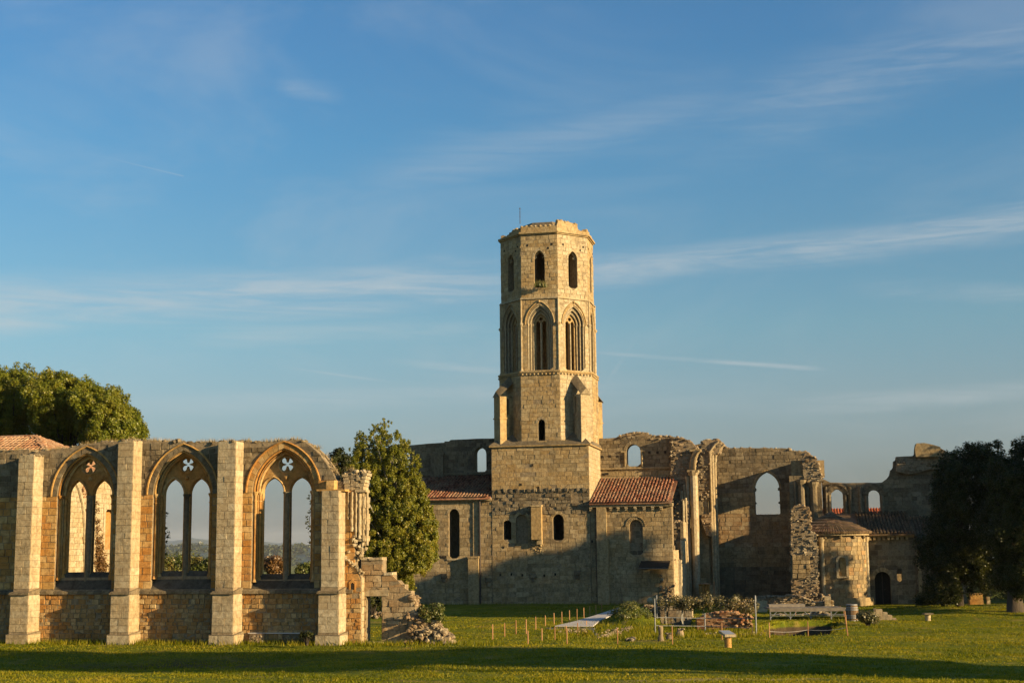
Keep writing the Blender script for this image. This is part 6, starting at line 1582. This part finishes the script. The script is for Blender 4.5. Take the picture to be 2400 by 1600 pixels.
stake(1760+685*kk, 1380+290*kk, 1380+430*kk, 'reddish wooden stake in front of the timber platform')
stake(1763.5, 1464, 1486, 'short rusty iron stake beside the steel rail post', mat='pipe')
stake(1746, 1424, 1455, 'slanting pale stake among the vines right of the brickwork')
def rope(pts, label, r=.008):
    mb = MB(); P = []
    for a, b in zip(pts[:-1], pts[1:]):
        for k in range(6): f = k/6; P.append(a.lerp(b, f)-Vector((0, 0, .28*f*(1-f))))
    P.append(pts[-1]); mb.tube(P, r, 4); tag(mb.build('cord', M['board']), label, 'cord')
rope([a4-Vector((0, 0, .35)), b4-Vector((0, 0, .35)), c4-Vector((0, 0, .4))], 'pale cord slung between the stakes before the grassy pit', .009)

def railing():
    kx = .12755
    def q(u, v): return 1480+u*kx, 1370+v*kx
    posts = [(437, 280, 862), (1355, 540, 828), (2295, 225, 885)]
    P = []
    T = Thing('steel_railing', None, 'galvanised steel railing with two rails in front of the brick ruin and vines', 'railing')
    o = zpx(*q(1355, 828)); T.root.location = (o.x, o.y, 0)
    for (u, a, b) in posts:
        uu, v0 = q(u, a); v1 = q(u, b)[1]; p = zpx(uu, v1); h = (v1-v0)*p.y/FPX; P.append((p, h))
        mb = MB(); mb.tube([(p.x-o.x, p.y-o.y, -.2), (p.x-o.x, p.y-o.y, h)], .032, 7); mb.tube([(p.x-o.x, p.y-o.y, h), (p.x-o.x, p.y-o.y, h+.03)], .042, 7); T.part(mb, 'post', 'metal')
    (p0, _), (p1, _), (p2, _) = P
    for nm, (z0, z1, z2) in (('rail', (.73, .60, .72)), ('rail', (.32, .20, .24))):
        for (a, za, b, zb) in ((p0, z0, p1, z1), (p1, z1, p2, z2)):
            if nm == 'rail' and za < .3 and b is p2: b = p1.lerp(p2, .88)
            mb = MB(); mb.tube([Vector((a.x-o.x, a.y-o.y-.05, za)), Vector((b.x-o.x, b.y-o.y-.05, zb))], .016, 6); T.part(mb, nm, 'metal')
railing()
def trellis():
    o = zpx(1655, 1456); T = Thing('vine_trellis', Matrix.Translation((o.x, o.y, 0)), 'row of tangled vines with pale dry leaves on a wire trellis above the brick ruin', 'vine row')
    Y = o.y; s = Y/FPX; cen, rad = [], []; g = np.random.default_rng(9)
    for k in range(120):
        u = g.uniform(1543, 1772); v = 1411+g.normal(0, 7)+(4 if 1660 < u else 0)+(6 if u > 1730 else 0)-(3 if u < 1600 else 0); p = ypx(u, v, Y); cen.append((p.x-o.x, g.normal(0, .35), p.z)); rad.append(g.uniform(.14, .36))
    for k in range(16): u = g.uniform(1735, 1772); p = ypx(u, g.uniform(1420, 1440), Y); cen.append((p.x-o.x, g.normal(0, .3), p.z)); rad.append(.22)
    add_obj('foliage', leaves_mesh('foliage', M['leaf_vine'], cen, rad, 7500, .11), T.root)
    mb = MB()
    for u in (1560, 1600, 1640, 1680, 1715, 1748): 
        p = ypx(u, 1415, Y); pts = [(p.x-o.x+random.uniform(-.1, .1)*k, random.uniform(-.05, .05), -.2+(p.z+.2)*k/4) for k in range(5)]; mb.tube(pts, [.05, .045, .04, .03, .02], 5)
    T.part(mb, 'vine_stem', 'bark_pale')
    for u, v in ((1539, 1394), (1599, 1402), (1771, 1397)):
        p = ypx(u, v, Y); mb = MB(); mb.tube([(p.x-o.x, .1, -.2), (p.x-o.x, .1, p.z)], .045, 6); T.part(mb, 'trellis_post', 'metal')
    mb = MB(); a, b = ypx(1539, 1405, Y), ypx(1771, 1408, Y); mb.tube([(a.x-o.x, .1, a.z), (b.x-o.x, .1, b.z)], .012, 4); mb.tube([(a.x-o.x, .1, a.z-.4), (b.x-o.x, .1, b.z-.4)], .012, 4); T.part(mb, 'wire', 'metal')
trellis()

# ------------------------------------------------------------------ ruins in the lawn
def low_walls():
    def fr_at(u, v, ang=-12): o = zpx(u, v); return Matrix.Translation((o.x, o.y, 0)) @ Matrix.Rotation(R(ang), 4, 'Z')
    # courses of big blocks left of the brickwork
    F = fr_at(1583, 1452); pl = Plane(F, (0, .9, 0)); T = Thing('block_wall', F, 'low wall of two courses of large weathered blocks under the vines, left of the brick ruin', 'low wall')
    a, z1 = pl.px(1546, 1420); b, _ = pl.px(1623, 1420); zm = pl.px(1583, 1428.5)[1]; z0 = pl.px(1583, 1444)[1]
    for zz0, zz1, n in ((-.3, z0, 6), (z0, zm-.02, 4), (zm, z1, 5)):
        for k in range(n): mb = MB(); mb.box(a+(b-a)*k/n+.015, a+(b-a)*(k+1)/n-.015, .9+random.uniform(0, .05), 1.6, zz0, zz1, jit=.025); T.part(mb, 'stone', 'rubble')
    # brick ruin
    F = fr_at(1693, 1474, -12); pl = Plane(F, (0, 0, 0)); T = Thing('brick_ruin', F, 'crumbling base of thin red bricks behind the steel railing', 'brick ruin')
    q = [pl.px(u, v) for u, v in ((1634, 1470), (1633, 1450), (1645, 1446), (1660, 1438), (1700, 1433), (1722, 1434), (1732, 1442), (1745, 1455), (1756, 1462), (1755, 1473))]
    o = [(q[0][0], -.2)]+q+[(q[-1][0], -.2)]
    mb = MB(); mb.slab(pl, o, [], -.05, -1.3); T.part(mb, 'core', 'mortar')
    B = courses([o], 0, 2, (.065, .09), (.22, .36)); random.shuffle(B)
    st = MB()
    for i, qd in enumerate(B):
        if random.random() < .14: continue
        mb = MB() if i < 295 else st; d = random.uniform(-.02, .08)
        mb.hexa([pl.pt(x, z+(.012 if k < 2 else -.0), -.08) for k, (x, z) in enumerate(qd)]+[pl.pt(x, z+(.012 if k < 2 else -.0), d) for k, (x, z) in enumerate(qd)], random.random())
        if i < 295: T.part(mb, 'brick', 'brick')
    if st.f: T.part(st, 'brickwork', 'brick', 'stuff')
    mb = MB()
    for k in range(90):
        i = random.randrange(0, len(q)-1); f = random.random(); mb.rock(pl.pt(q[i][0]+(q[i+1][0]-q[i][0])*f, q[i][1]+(q[i+1][1]-q[i][1])*f, -random.uniform(0, 1.2)), .22, .26, .1, jit=.3)
    for k in range(40): mb.rock(pl.pt(q[6][0]+random.uniform(-.2, .7), random.uniform(0, .8), random.uniform(-.1, .15)), .2, .2, .14, jit=.4)
    T.part(mb, 'rubble', 'brick', 'stuff')
    # low rubble walls: name, label, picture outline, frame foot, depth
    for (lab, foot, pts, dep, size, mat) in (
        ('long low rubble wall footing in front of the dark transept, behind the timber platform', (1850, 1424), [(1772, 1424), (1772, 1399), (1800, 1397), (1842, 1398), (1843, 1394), (1870, 1396), (1893, 1404), (1910, 1412), (1950, 1408), (1952, 1423)], .8, .2, 'rubble'),
        ('low wall of rough pale stones underneath the timber platform', (1860, 1445), [(1792, 1456), (1792, 1446), (1830, 1440), (1850, 1444), (1890, 1440), (1920, 1432), (1946, 1440), (1948, 1456)], .8, .22, 'rubble'),
        ('clump of small rubble left of the vine row', (1525, 1449), [(1501, 1449), (1503, 1424), (1512, 1418), (1530, 1420), (1545, 1424), (1546, 1448)], .7, .17, 'rubble')):
        F = fr_at(*foot); pl = Plane(F, (0, 0, 0)); T = Thing('rubble_wall', F, lab, 'low wall'); q = [pl.px(u, v) for u, v in pts]
        o = [(q[0][0], -.2)]+q+[(q[-1][0], -.2)]; mb = MB(); mb.slab(pl, o, [], -.05, -dep); T.part(mb, 'core', 'mortar')
        mb = MB(); rocks_on(mb, pl, o, size, .8, (-.04, .1))
        for k in range(int(60*(q[-1][0]-q[0][0]))): x = random.uniform(q[0][0], q[-1][0]); z = np.interp(x, [p[0] for p in q], [p[1] for p in q]); mb.rock(pl.pt(x, z, -random.uniform(0, dep)), size, size*1.2, size*.6, jit=.35)
        T.part(mb, 'rubble', mat, 'stuff')
    # square pier of blocks at the end of the rubble wall
    F = fr_at(1941, 1424); T = Thing('block_pier', F, 'short square pillar of pale blocks right of the ragged rubble wall end', 'stone pillar')
    pl = Plane(F, (0, 0, 0)); a = pl.px(1933.5, 1420)[0]; b = pl.px(1948, 1420)[0]; zt = pl.px(1941, 1396.5)[1]
    for k in range(3): mb = MB(); mb.box(a, b, -.1, .45, -.2*(k == 0)+zt*k/3, zt*(k+1)/3-.015, jit=.02); T.part(mb, 'stone', 'pale')
    # scattered stones and small footings on the lawn
    for (lab, reg, n, sz) in (('line of small pale stones along the left trench on the lawn', [(1310, 1482), (1375, 1478), (1330, 1478), (1356, 1473)], 46, .16),
                              ('scatter of pale stones below the grassy mound', [(1392, 1484), (1480, 1470), (1420, 1488), (1445, 1478), (1400, 1492)], 90, .2),
                              ('small heap of pale rubble right of the lone stake', [(1466, 1500), (1487, 1497), (1478, 1502)], 46, .17),
                              ('scatter of pale stones on the near edge of the brick ruin', [(1652, 1480), (1790, 1484), (1700, 1478)], 60, .12)):
        mb = MB()
        for k in range(n):
            i = random.randrange(len(reg)-1); f = random.random(); u = reg[i][0]+(reg[i+1][0]-reg[i][0])*f; v = reg[i][1]+(reg[i+1][1]-reg[i][1])*f+random.uniform(-2, 2)
            p = zpx(u, v); mb.rock((p.x, p.y+random.uniform(-.3, .3), float(gz(p.x, p.y))+random.uniform(0, .08)), sz*random.uniform(.5, 1.5), sz, sz*.8, jit=.35)
        o = mb.build('scattered_stones', M['rubble']); o['kind'] = 'stuff'; tag(o, lab, 'stones')
    # stumps
    for (nm, lab, u, v0, v1, wpx, mat) in (('column_stump', 'taller weathered column stump left of the stake', 1549, 1468, 1501, 13, 'grey'), ('column_stump', 'squat dark column stump right of the taller one', 1568, 1484, 1496, 12, 'grey'),
                                 ('carved_block', 'pair of small pale carved fragments on the grass under the railing', 1594, 1474, 1486.5, 16, 'rubble')):
        p = zpx(u, v1); s = p.y/FPX; h = (v1-v0)*s; r = wpx*s/2
        mb = MB(); mb.lathe((0, 0, -.1), [(r*1.25, 0), (r*1.15, .14), (r*.85, .3), (r*.8, h*.6), (r*.9, h), (r*.8, h+.1)], 11)
        for k in range(8): mb.rock((random.uniform(-r, r), random.uniform(-r, r), h), .14, .14, .08)
        o = mb.build(nm, M[mat]); o.location = (p.x, p.y, 0); tag(o, lab, 'stump' if nm[0] == 'c' and 'stump' in nm else 'stone block')
low_walls()
def boardwalk():
    z = .16; L = [(1300.4, 1465.3), (1326, 1458), (1346, 1454), (1354.5, 1453.3), (1375, 1446), (1395.5, 1439.8), (1408.6, 1435.2), (1420, 1432), (1438, 1427.5), (1458, 1422)]
    Rr = [(1390, 1465.3), (1399.5, 1454), (1415.7, 1452.5), (1423, 1446), (1433, 1440.2), (1441, 1436), (1448.4, 1432.1), (1457, 1428), (1464, 1425.5), (1477, 1419.5)]
    seg = [((1300.4, 1465.3), (1390, 1465.3), (1404, 1453.8), (1350.8, 1453.8)), ((1351.6, 1453.2), (1405, 1453.2), (1433, 1440.4), (1396, 1440.4)), ((1396.8, 1439.9), (1433.6, 1439.9), (1449, 1432.2), (1420.5, 1432.2)),
           ((1421.2, 1431.8), (1449.6, 1431.8), (1463, 1425.6), (1441, 1426.0)), ((1441.8, 1425.5), (1463.8, 1425.2), (1484, 1418.2), (1463, 1418.6))]
    o = zpx(1390, 1445, z); T = Thing('boardwalk', Matrix.Translation((o.x, o.y, 0)), 'flat pale grey boardwalk of wide panels running back to the church wall', 'boardwalk')
    for q in seg:
        P = [zpx(u, v, z) for u, v in q]; mb = MB(); P = [Vector((p.x-o.x, p.y-o.y, z)) for p in P]; D = Vector((0, 0, -.06)); mb.hexa([p+D for p in P]+P, .5); T.part(mb, 'panel', 'board')
    a, b = zpx(1283, 1466.4, z), zpx(1392, 1467, z); mb = MB(); mb.hexa([Vector((a.x-o.x, a.y-o.y, z-.2)), Vector((b.x-o.x, b.y-o.y, z-.2)), Vector((b.x-o.x, b.y-o.y, z-.08)), Vector((a.x-o.x, a.y-o.y, z-.08)), Vector((a.x-o.x, a.y-o.y-.05, z-.2)), Vector((b.x-o.x, b.y-o.y-.05, z-.2)), Vector((b.x-o.x, b.y-o.y-.05, z-.08)), Vector((a.x-o.x, a.y-o.y-.05, z-.08))], .2); T.part(mb, 'edge_beam', 'metal')
    for f in (0, .33, .66, 1): p = a.lerp(b, f); mb = MB(); mb.box(p.x-o.x-.05, p.x-o.x+.05, p.y-o.y, p.y-o.y+.1, -.6, z-.081); T.part(mb, 'leg', 'metal')
boardwalk()
def platform():
    kx = .15306
    def q(u, v): return 1760+u*kx, 1380+v*kx
    o = zpx(*q(915, 484)); T = Thing('timber_platform', Matrix.Translation((o.x, o.y, 0)), 'long weathered viewing platform on thin braced posts above the rubble', 'platform')
    Y = o.y; pl = Plane(T.root.matrix_world, (0, 0, 0)) if False else Plane(Matrix.Translation((o.x, o.y, 0)), (0, 0, 0))
    def at(u, v): x, z = pl.px(*q(u, v)); return x, z
    a, z = at(282, 300); b, _ = at(1440, 300); zt = at(600, 287)[1]
    n = 44
    for k in range(n): x = a+(b-a)*k/n; mb = MB(); mb.box(x, x+(b-a)/n-.012, 0, 1.9, zt-.06, zt, jit=.004); T.part(mb, 'plank', 'oldwood')
    mb = MB(); mb.box(a, b, -.07, -.005, zt-.2, zt-.005); T.part(mb, 'edge_beam', 'oldwood')
    a2, z2 = at(335, 258); b2, _ = at(895, 258); mb = MB(); mb.box(a2, b2, 1.2, 1.9, zt+.003, at(600, 243)[1]); T.part(mb, 'raised_step', 'oldwood')
    xe, _ = at(1860, 320); zz = at(1700, 300)[1]; mb = MB(); mb.hexa([Vector((b, 1.8, zt-.08)), Vector((xe-.6, 1.8, .12)), Vector((xe-.6, 1.8, .2)), Vector((b, 1.8, zt)), Vector((b, .05, zt-.08)), Vector((xe, .05, .12)), Vector((xe, .05, .2)), Vector((b, .05, zt))]); T.part(mb, 'ramp', 'oldwood')
    for u in (297, 603, 915, 1228):
        x, _ = at(u, 400); mb = MB(); mb.box(x-.03, x+.03, -.05, .02, -.9, zt-.2); T.part(mb, 'post', 'metal')
        for sx in (-1, 1):
            if (u == 297 and sx < 0): continue
            mb = MB(); mb.tube([(x, -.03, zt-.55), (x+sx*.36, -.03, zt-.2)], .022, 5); T.part(mb, 'brace', 'metal')
    for vv in (385, 408): x0, z0 = at(300, vv); x1, _ = at(1440, vv); mb = MB(); mb.tube([(x0, -.08, z0), (x1+(.0), -.08, z0-.03)], .016, 5); T.part(mb, 'rail', 'metal')
platform()
def barrel():
    p = zpx(1998, 1455.5); s = p.y/FPX; h = 39.5*s; r = 14*s
    T = Thing('wine_barrel', Matrix.Translation((p.x, p.y, 0)), 'old wooden wine barrel with iron hoops standing on the lawn', 'barrel')
    prof = [(r*(.86+.14*math.sin(math.pi*k/10)), h*k/10) for k in range(11)]
    n = 22
    for j in range(n):
        mb = MB(); t = random.random(); a0, a1 = 2*math.pi*j/n+.01, 2*math.pi*(j+1)/n-.01
        for k in range(10):
            (r0, z0), (r1, z1) = prof[k], prof[k+1]; mb.face([(r0*math.cos(a0), r0*math.sin(a0), z0), (r0*math.cos(a1), r0*math.sin(a1), z0), (r1*math.cos(a1), r1*math.sin(a1), z1), (r1*math.cos(a0), r1*math.sin(a0), z1)], t)
        T.part(mb, 'stave', 'barrelwood')
    for f in (.05, .22, .34, .68, .80, .96): rr = r*(.86+.14*math.sin(math.pi*f)); mb = MB(); mb.lathe((0, 0, h*f-.035), [(rr+.006, 0), (rr+.014, .01), (rr+.014, .06), (rr+.006, .07)], 22); T.part(mb, 'hoop', 'metal')
    mb = MB(); mb.lathe((0, 0, h-.05), [(r*.84, 0), (r*.84, .02)], 20); mb.lathe((0, 0, .0), [(r*.83, 0), (r*.9, h*.3), (r*.9, h*.7), (r*.83, h-.06)], 20); T.part(mb, 'head', 'oldwood')
M['barrelwood'] = simple_mat('barrel_oak', (0.12, 0.075, 0.04), (0.26, 0.17, 0.10), 5, .8, .4, stretch=(3, 3, .5))
barrel()
def info_tables():
    p = zpx(1706.5, 1516); s = p.y/FPX
    T = Thing('information_table', Matrix.Translation((p.x, p.y, 0)), 'sloping stone information table on a fluted drum, at the front of the lawn', 'information table')
    r = 8*s; h = 24*s
    mb = MB(); mb.lathe((0, 0, -.1), [(r, 0), (r, h*.35+.1), (r*.92, h*.38+.1), (r, h*.42+.1), (r, h*.9+.1), (r*.9, h+.1)], 14); T.part(mb, 'drum', 'warm')
    mb = MB(); zf = h+.02; a, b = -17*s, 17*s
    P = [Vector((-8*s, -.25, zf)), Vector((17.5*s, -.25, zf)), Vector((8*s, .5, zf+.14)), Vector((-17*s, .5, zf+.14))]; mb.hexa([q+Vector((0, 0, -.02)) for q in P]+[q+Vector((0, 0, .08)) for q in P]); T.part(mb, 'slab', 'pale')
    mb = MB(); c = sum(P, Vector())/4+Vector((0, 0, .084)); mb.face([c+(q+Vector((0, 0, .084))-c)*.86 for q in P]); T.part(mb, 'engraved_plate', 'panel')
    p = zpx(2175, 1455); s = p.y/FPX
    T = Thing('information_table', Matrix.Translation((p.x, p.y, 0)), 'small flat stone table on a short round drum, alone on the right-hand lawn', 'information table')
    mb = MB(); mb.lathe((0, 0, -.1), [(6.6*s, 0), (6.4*s, .1+7*s), (6*s, .1+7.4*s), (6.6*s, .1+8*s), (6.6*s, .1+15.5*s)], 14); T.part(mb, 'drum', 'pale')
    mb = MB(); mb.box(-10*s, 10*s, -.3, .3, 15.6*s, 18.4*s, jit=.015); T.part(mb, 'slab', 'grey')
info_tables()
def right_things():
    # descending stone blocks
    kx = .15306; q = lambda u, v: (1760+u*kx, 1380+v*kx)
    o = zpx(*q(2050, 485)); F = Matrix.Translation((o.x, o.y, 0)) @ Matrix.Rotation(ANG, 4, 'Z'); pl = Plane(F, (0, 0, 0))
    T = Thing('stepped_blocks', F, 'four pale stone blocks stepping down to the right beside the white-leaved bush', 'stone steps')
    for (u0, u1, v) in ((1915, 2020, 312), (2023, 2093, 356), (2096, 2165, 402), (2168, 2232, 448)):
        a, zt = pl.px(*q(u0, v)); b, _ = pl.px(*q(u1, v)); mb = MB(); mb.box(a, b-.012, 0, .9, -.2, zt, jit=.012); T.part(mb, 'stone', 'pale')
    a, zt = pl.px(*q(1878, 300)); b, _ = pl.px(*q(1913, 300)); mb = MB(); mb.box(a, b, -.02, .9, -.2, zt, jit=.012); T.part(mb, 'stone', 'grey')
    bush('whitish_bush', 'low spreading bush with pale leaves right of the barrel', 2034, 1460, 76, 58, 26, 1600, .12, 'leaf_vine', k=16)
    # carved monument under the trees
    kx = .11054; q = lambda u, v: (2140+u*kx, 1320+v*kx)
    o = zpx(*q(1480, 985)); F = Matrix.Translation((o.x, o.y, 0)) @ Matrix.Rotation(ANG, 4, 'Z'); pl = Plane(F, (0, 0, 0))
    T = Thing('stone_monument', F, 'sunlit stone base carrying a square block and a slim pillar under the evergreen trees', 'monument')
    def bx(u0, u1, v0, v1, nm, y0, y1, mat='warm', j=.02): a, zt = pl.px(*q(u0, v0)); b, zb = pl.px(*q(u1, v1)); mb = MB(); mb.box(a, b, y0, y1, max(zb, -.2), zt, jit=j); T.part(mb, nm, mat)
    bx(1205, 1480, 880, 1010, 'base', 0, 1.6); bx(1490, 1755, 885, 1010, 'base', 0, 1.6)
    bx(1205, 1500, 768, 876, 'block', .2, 1.3); bx(1225, 1490, 640, 764, 'block', .25, 1.2); bx(1578, 1655, 780, 876, 'pillar', .2, .6, 'pale'); bx(1572, 1640, 700, 776, 'pillar', .25, .55, 'pale')
    # white finial beyond the rubble
    p = ypx(1523, 1407, 96); mb = MB(); mb.lathe((0, 0, 0), [(.10, 0), (.2, .1), (.22, .22), (.16, .34), (.06, .42)], 10); mb.tube([(0, 0, -p.z), (0, 0, .05)], .05, 6)
    f = mb.build('stone_finial', M['pale']); f.location = (p.x, p.y, p.z-.2); tag(f, 'small pale rounded finial on a thin post left of the vines', 'finial')
    p = zpx(1787, 1434); mb = MB(); mb.box(-.45, .05, 0, .5, -.2, .75, jit=.03); mb.prism([(.06, 0), (.34, .02), (.34, .5), (.06, .5)], .1, [.8, .72, .72, .8]); mb.box(.06, .3, .02, .48, -.2, .095)
    f = mb.build('carved_block', M['pale']); f.location = (p.x, p.y, 0); tag(f, 'pale carved capital-shaped block right of the railing post', 'stone block')
right_things()
def mound_greens():
    c = []; g = np.random.default_rng(12)
    for k in range(70):
        a = g.uniform(0, 6.28); r = g.random()**.6; x = MOUND.x+.4+math.cos(a)*r*1.15; y = MOUND.y+1.3+math.sin(a)*r*2.2; c.append((x, y, float(gz(x, y))+.08))
    c = np.array(c); T = Thing('mound_plants', Matrix.Translation(tuple(c[0])), 'leafy green weeds covering the small mound beside the boardwalk', 'weeds')
    add_obj('foliage', leaves_mesh('foliage', M['leaf_bush'], c-c[0], g.uniform(.15, .32, len(c)), 4200, .085, squash=.9), T.root)
    pts = []
    for k in range(900): u = g.uniform(1480, 1790); v = g.uniform(1470, 1490); p = zpx(u, v); pts.append((p.x, p.y, float(gz(p.x, p.y))))
    for k in range(500): u = g.uniform(1290, 1500); v = g.uniform(1462, 1500); p = zpx(u, v); pts.append((p.x, p.y, float(gz(p.x, p.y))))
    for k in range(500): u = g.uniform(-20, 860); v = g.uniform(1503, 1509); p = zpx(u, v); pts.append((p.x, p.y, 0))
    for k in range(700): p = FC @ Vector((g.uniform(-9, 24), g.normal(-.25, .15), 0)); pts.append((p.x, p.y, 0))
    for k in range(900): p = FR @ Vector((g.uniform(-16, 7.7), g.choice([-.12, -.2, -1.15])+g.normal(0, .07), 0)); pts.append((p.x, p.y, 0))
    o = add_obj('grass', tufts(pts, .24, 15000, M['blade'], .2, .018), kind='stuff'); tag(o, 'longer rough grass along the wall foot and trench edges', 'grass')
mound_greens()
def weeds_in_lawn():
    g = np.random.default_rng(21); pts = []; cl = []
    for k in range(260):
        y = 44+g.random()**1.2*56; x = g.uniform(-.36, .37)*y
        inv = FR.inverted(); lx, ly = (inv @ Vector((x, y, 0))).xy
        if ly > -1.3 and lx < 8: continue
        n = g.integers(2, 9); r = g.uniform(.15, .8)
        for _ in range(n): a, b = x+g.normal(0, r), y+g.normal(0, r*.6); pts.append((a, b, float(gz(a, b))-.01))
    o = add_obj('grass', tufts(pts, .13, 9000, M['blade'], .09, .02), kind='stuff'); tag(o, 'scattered taller tufts and weeds across the open lawn', 'grass')
weeds_in_lawn()

# ------------------------------------------------------------------ unseen trees on the right, crowns shaped to cast the lawn and church shadows
def shade_tree(name, label, s0, polys, depth, ncl, r, nleaf, lsize, leaf, trunks, group):
    """polys: (u, w) outlines of the crown seen from the sun: u across the sunlight, w height above the sun ray through the origin"""
    def W(u, w, s): return Vector((s*SX-u*SY, s*SY+u*SX, w+TANE*s))
    cen = []; g = np.random.default_rng(int(abs(s0)*10)+ncl)
    for poly in polys:
        us = [p[0] for p in poly]; ws = [p[1] for p in poly]; A = (max(us)-min(us))*(max(ws)-min(ws)); k = 0
        n = int(ncl/len(polys))
        while k < n:
            u, w = g.uniform(min(us), max(us)), g.uniform(min(ws), max(ws))
            if in_poly(np.array([u]), np.array([w]), poly)[0]: cen.append(W(u, w, s0+g.uniform(-depth, depth))); k += 1
    b = W(*trunks[0], s0); b.z = 0
    T = Thing(name, Matrix.Translation(b), label, 'tree', group)
    C_ = np.array([tuple(c-b) for c in cen])
    add_obj('crown', leaves_mesh('crown', M[leaf], C_, g.uniform(r*.6, r*1.2, len(C_)), nleaf, lsize), T.root)
    mb = MB()
    for (u, w) in trunks:
        p = W(u, w, s0)-b; mb.tube([(p.x, p.y, -.5), (p.x, p.y, p.z*.5), (p.x, p.y, p.z)], [.45, .35, .22], 9)
        for k in range(10): q = Vector(C_[g.integers(len(C_))]); mb.tube([(p.x, p.y, p.z*.75), tuple(q)], [.16, .04], 5)
    T.part(mb, 'trunk', 'bark')
G_ = 'unseen trees shaped to cast shade'
shade_tree('plane_tree', 'unseen tall broad tree off to the right, crown shaped to shade the front lawn', 20,
           [[(46.2, 1), (52.4, 1), (54.9, 6), (53.8, 7.5), (48, 7.8), (45.4, 6.6), (46.8, 4.5)], [(43.6, 7.6), (52.8, 7.9), (48.8, 9.8), (46.3, 12.0), (42, 12.4), (39.2, 11), (41, 9)]], 1.5, 460, 1.0, 60000, .42, 'leaf', [(48, 6), (46, 6)], G_)
shade_tree('unseen_shade_tree', 'unseen tall tree off to the right, crown shaped to shade the aisle left of the tower', 2,
           [[(81.5, 9.6), (92, 9.2), (92, 16.9), (86, 16.9), (81, 13.5)]], 1.6, 260, 1.0, 42000, .4, 'leaf_dark', [(86, 12)], G_)
shade_tree('unseen_shade_tree', 'unseen tall tree right of the frame, crown shaped to shade the foot of the tower', 2,
           [[(91.5, 9), (98.6, 8.6), (98.7, 14), (98.2, 16.3), (91.5, 16.5)]], 1.6, 300, .65, 36000, .4, 'leaf_dark', [(95, 12)], G_)
shade_tree('evergreen_oak', 'unseen dense evergreen right of the frame, crown shaped to shade the apse and the choir wall', -4,
           [[(104.3, 1.5), (110, 1.0), (118, 1.5), (118, 16.6), (112.2, 17.0), (111.8, 13.7), (109, 13.8), (107, 15.6), (104.5, 12.5)]], 2.0, 420, 1.3, 60000, .42, 'leaf_dark', [(108, 6), (114, 6)], G_)
shade_tree('unseen_dapple_tree', 'unseen sparse tree off to the right, added to dapple the apse wall', 0,
           [[(100.9, 5.5), (102.0, 5), (102.1, 11), (101.1, 11.4)]], .8, 60, .4, 2300, .3, 'leaf_dark', [(101.6, 8)], G_)

# ------------------------------------------------------------------ hazy evening air over the valley
def haze():
    mb = MB(); mb.box(-9500, 9500, -310, 14500, -420, 190)
    m = bpy.data.materials.new('haze'); m.use_nodes = True; N = NT(m.node_tree); N.n.clear()
    out = N.new('ShaderNodeOutputMaterial'); v = N.new('ShaderNodeVolumePrincipled')
    v.inputs['Color'].default_value = (0.86, 0.9, 0.95, 1); v.inputs['Density'].default_value = HAZE; v.inputs['Anisotropy'].default_value = 0.1
    N.l.new(v.outputs[0], out.inputs['Volume'])
    o = mb.build('haze', m); o['kind'] = 'stuff'; tag(o, 'thin blue evening haze between the abbey and the far wooded ridges', 'haze')
HAZE = 0.00004
haze()
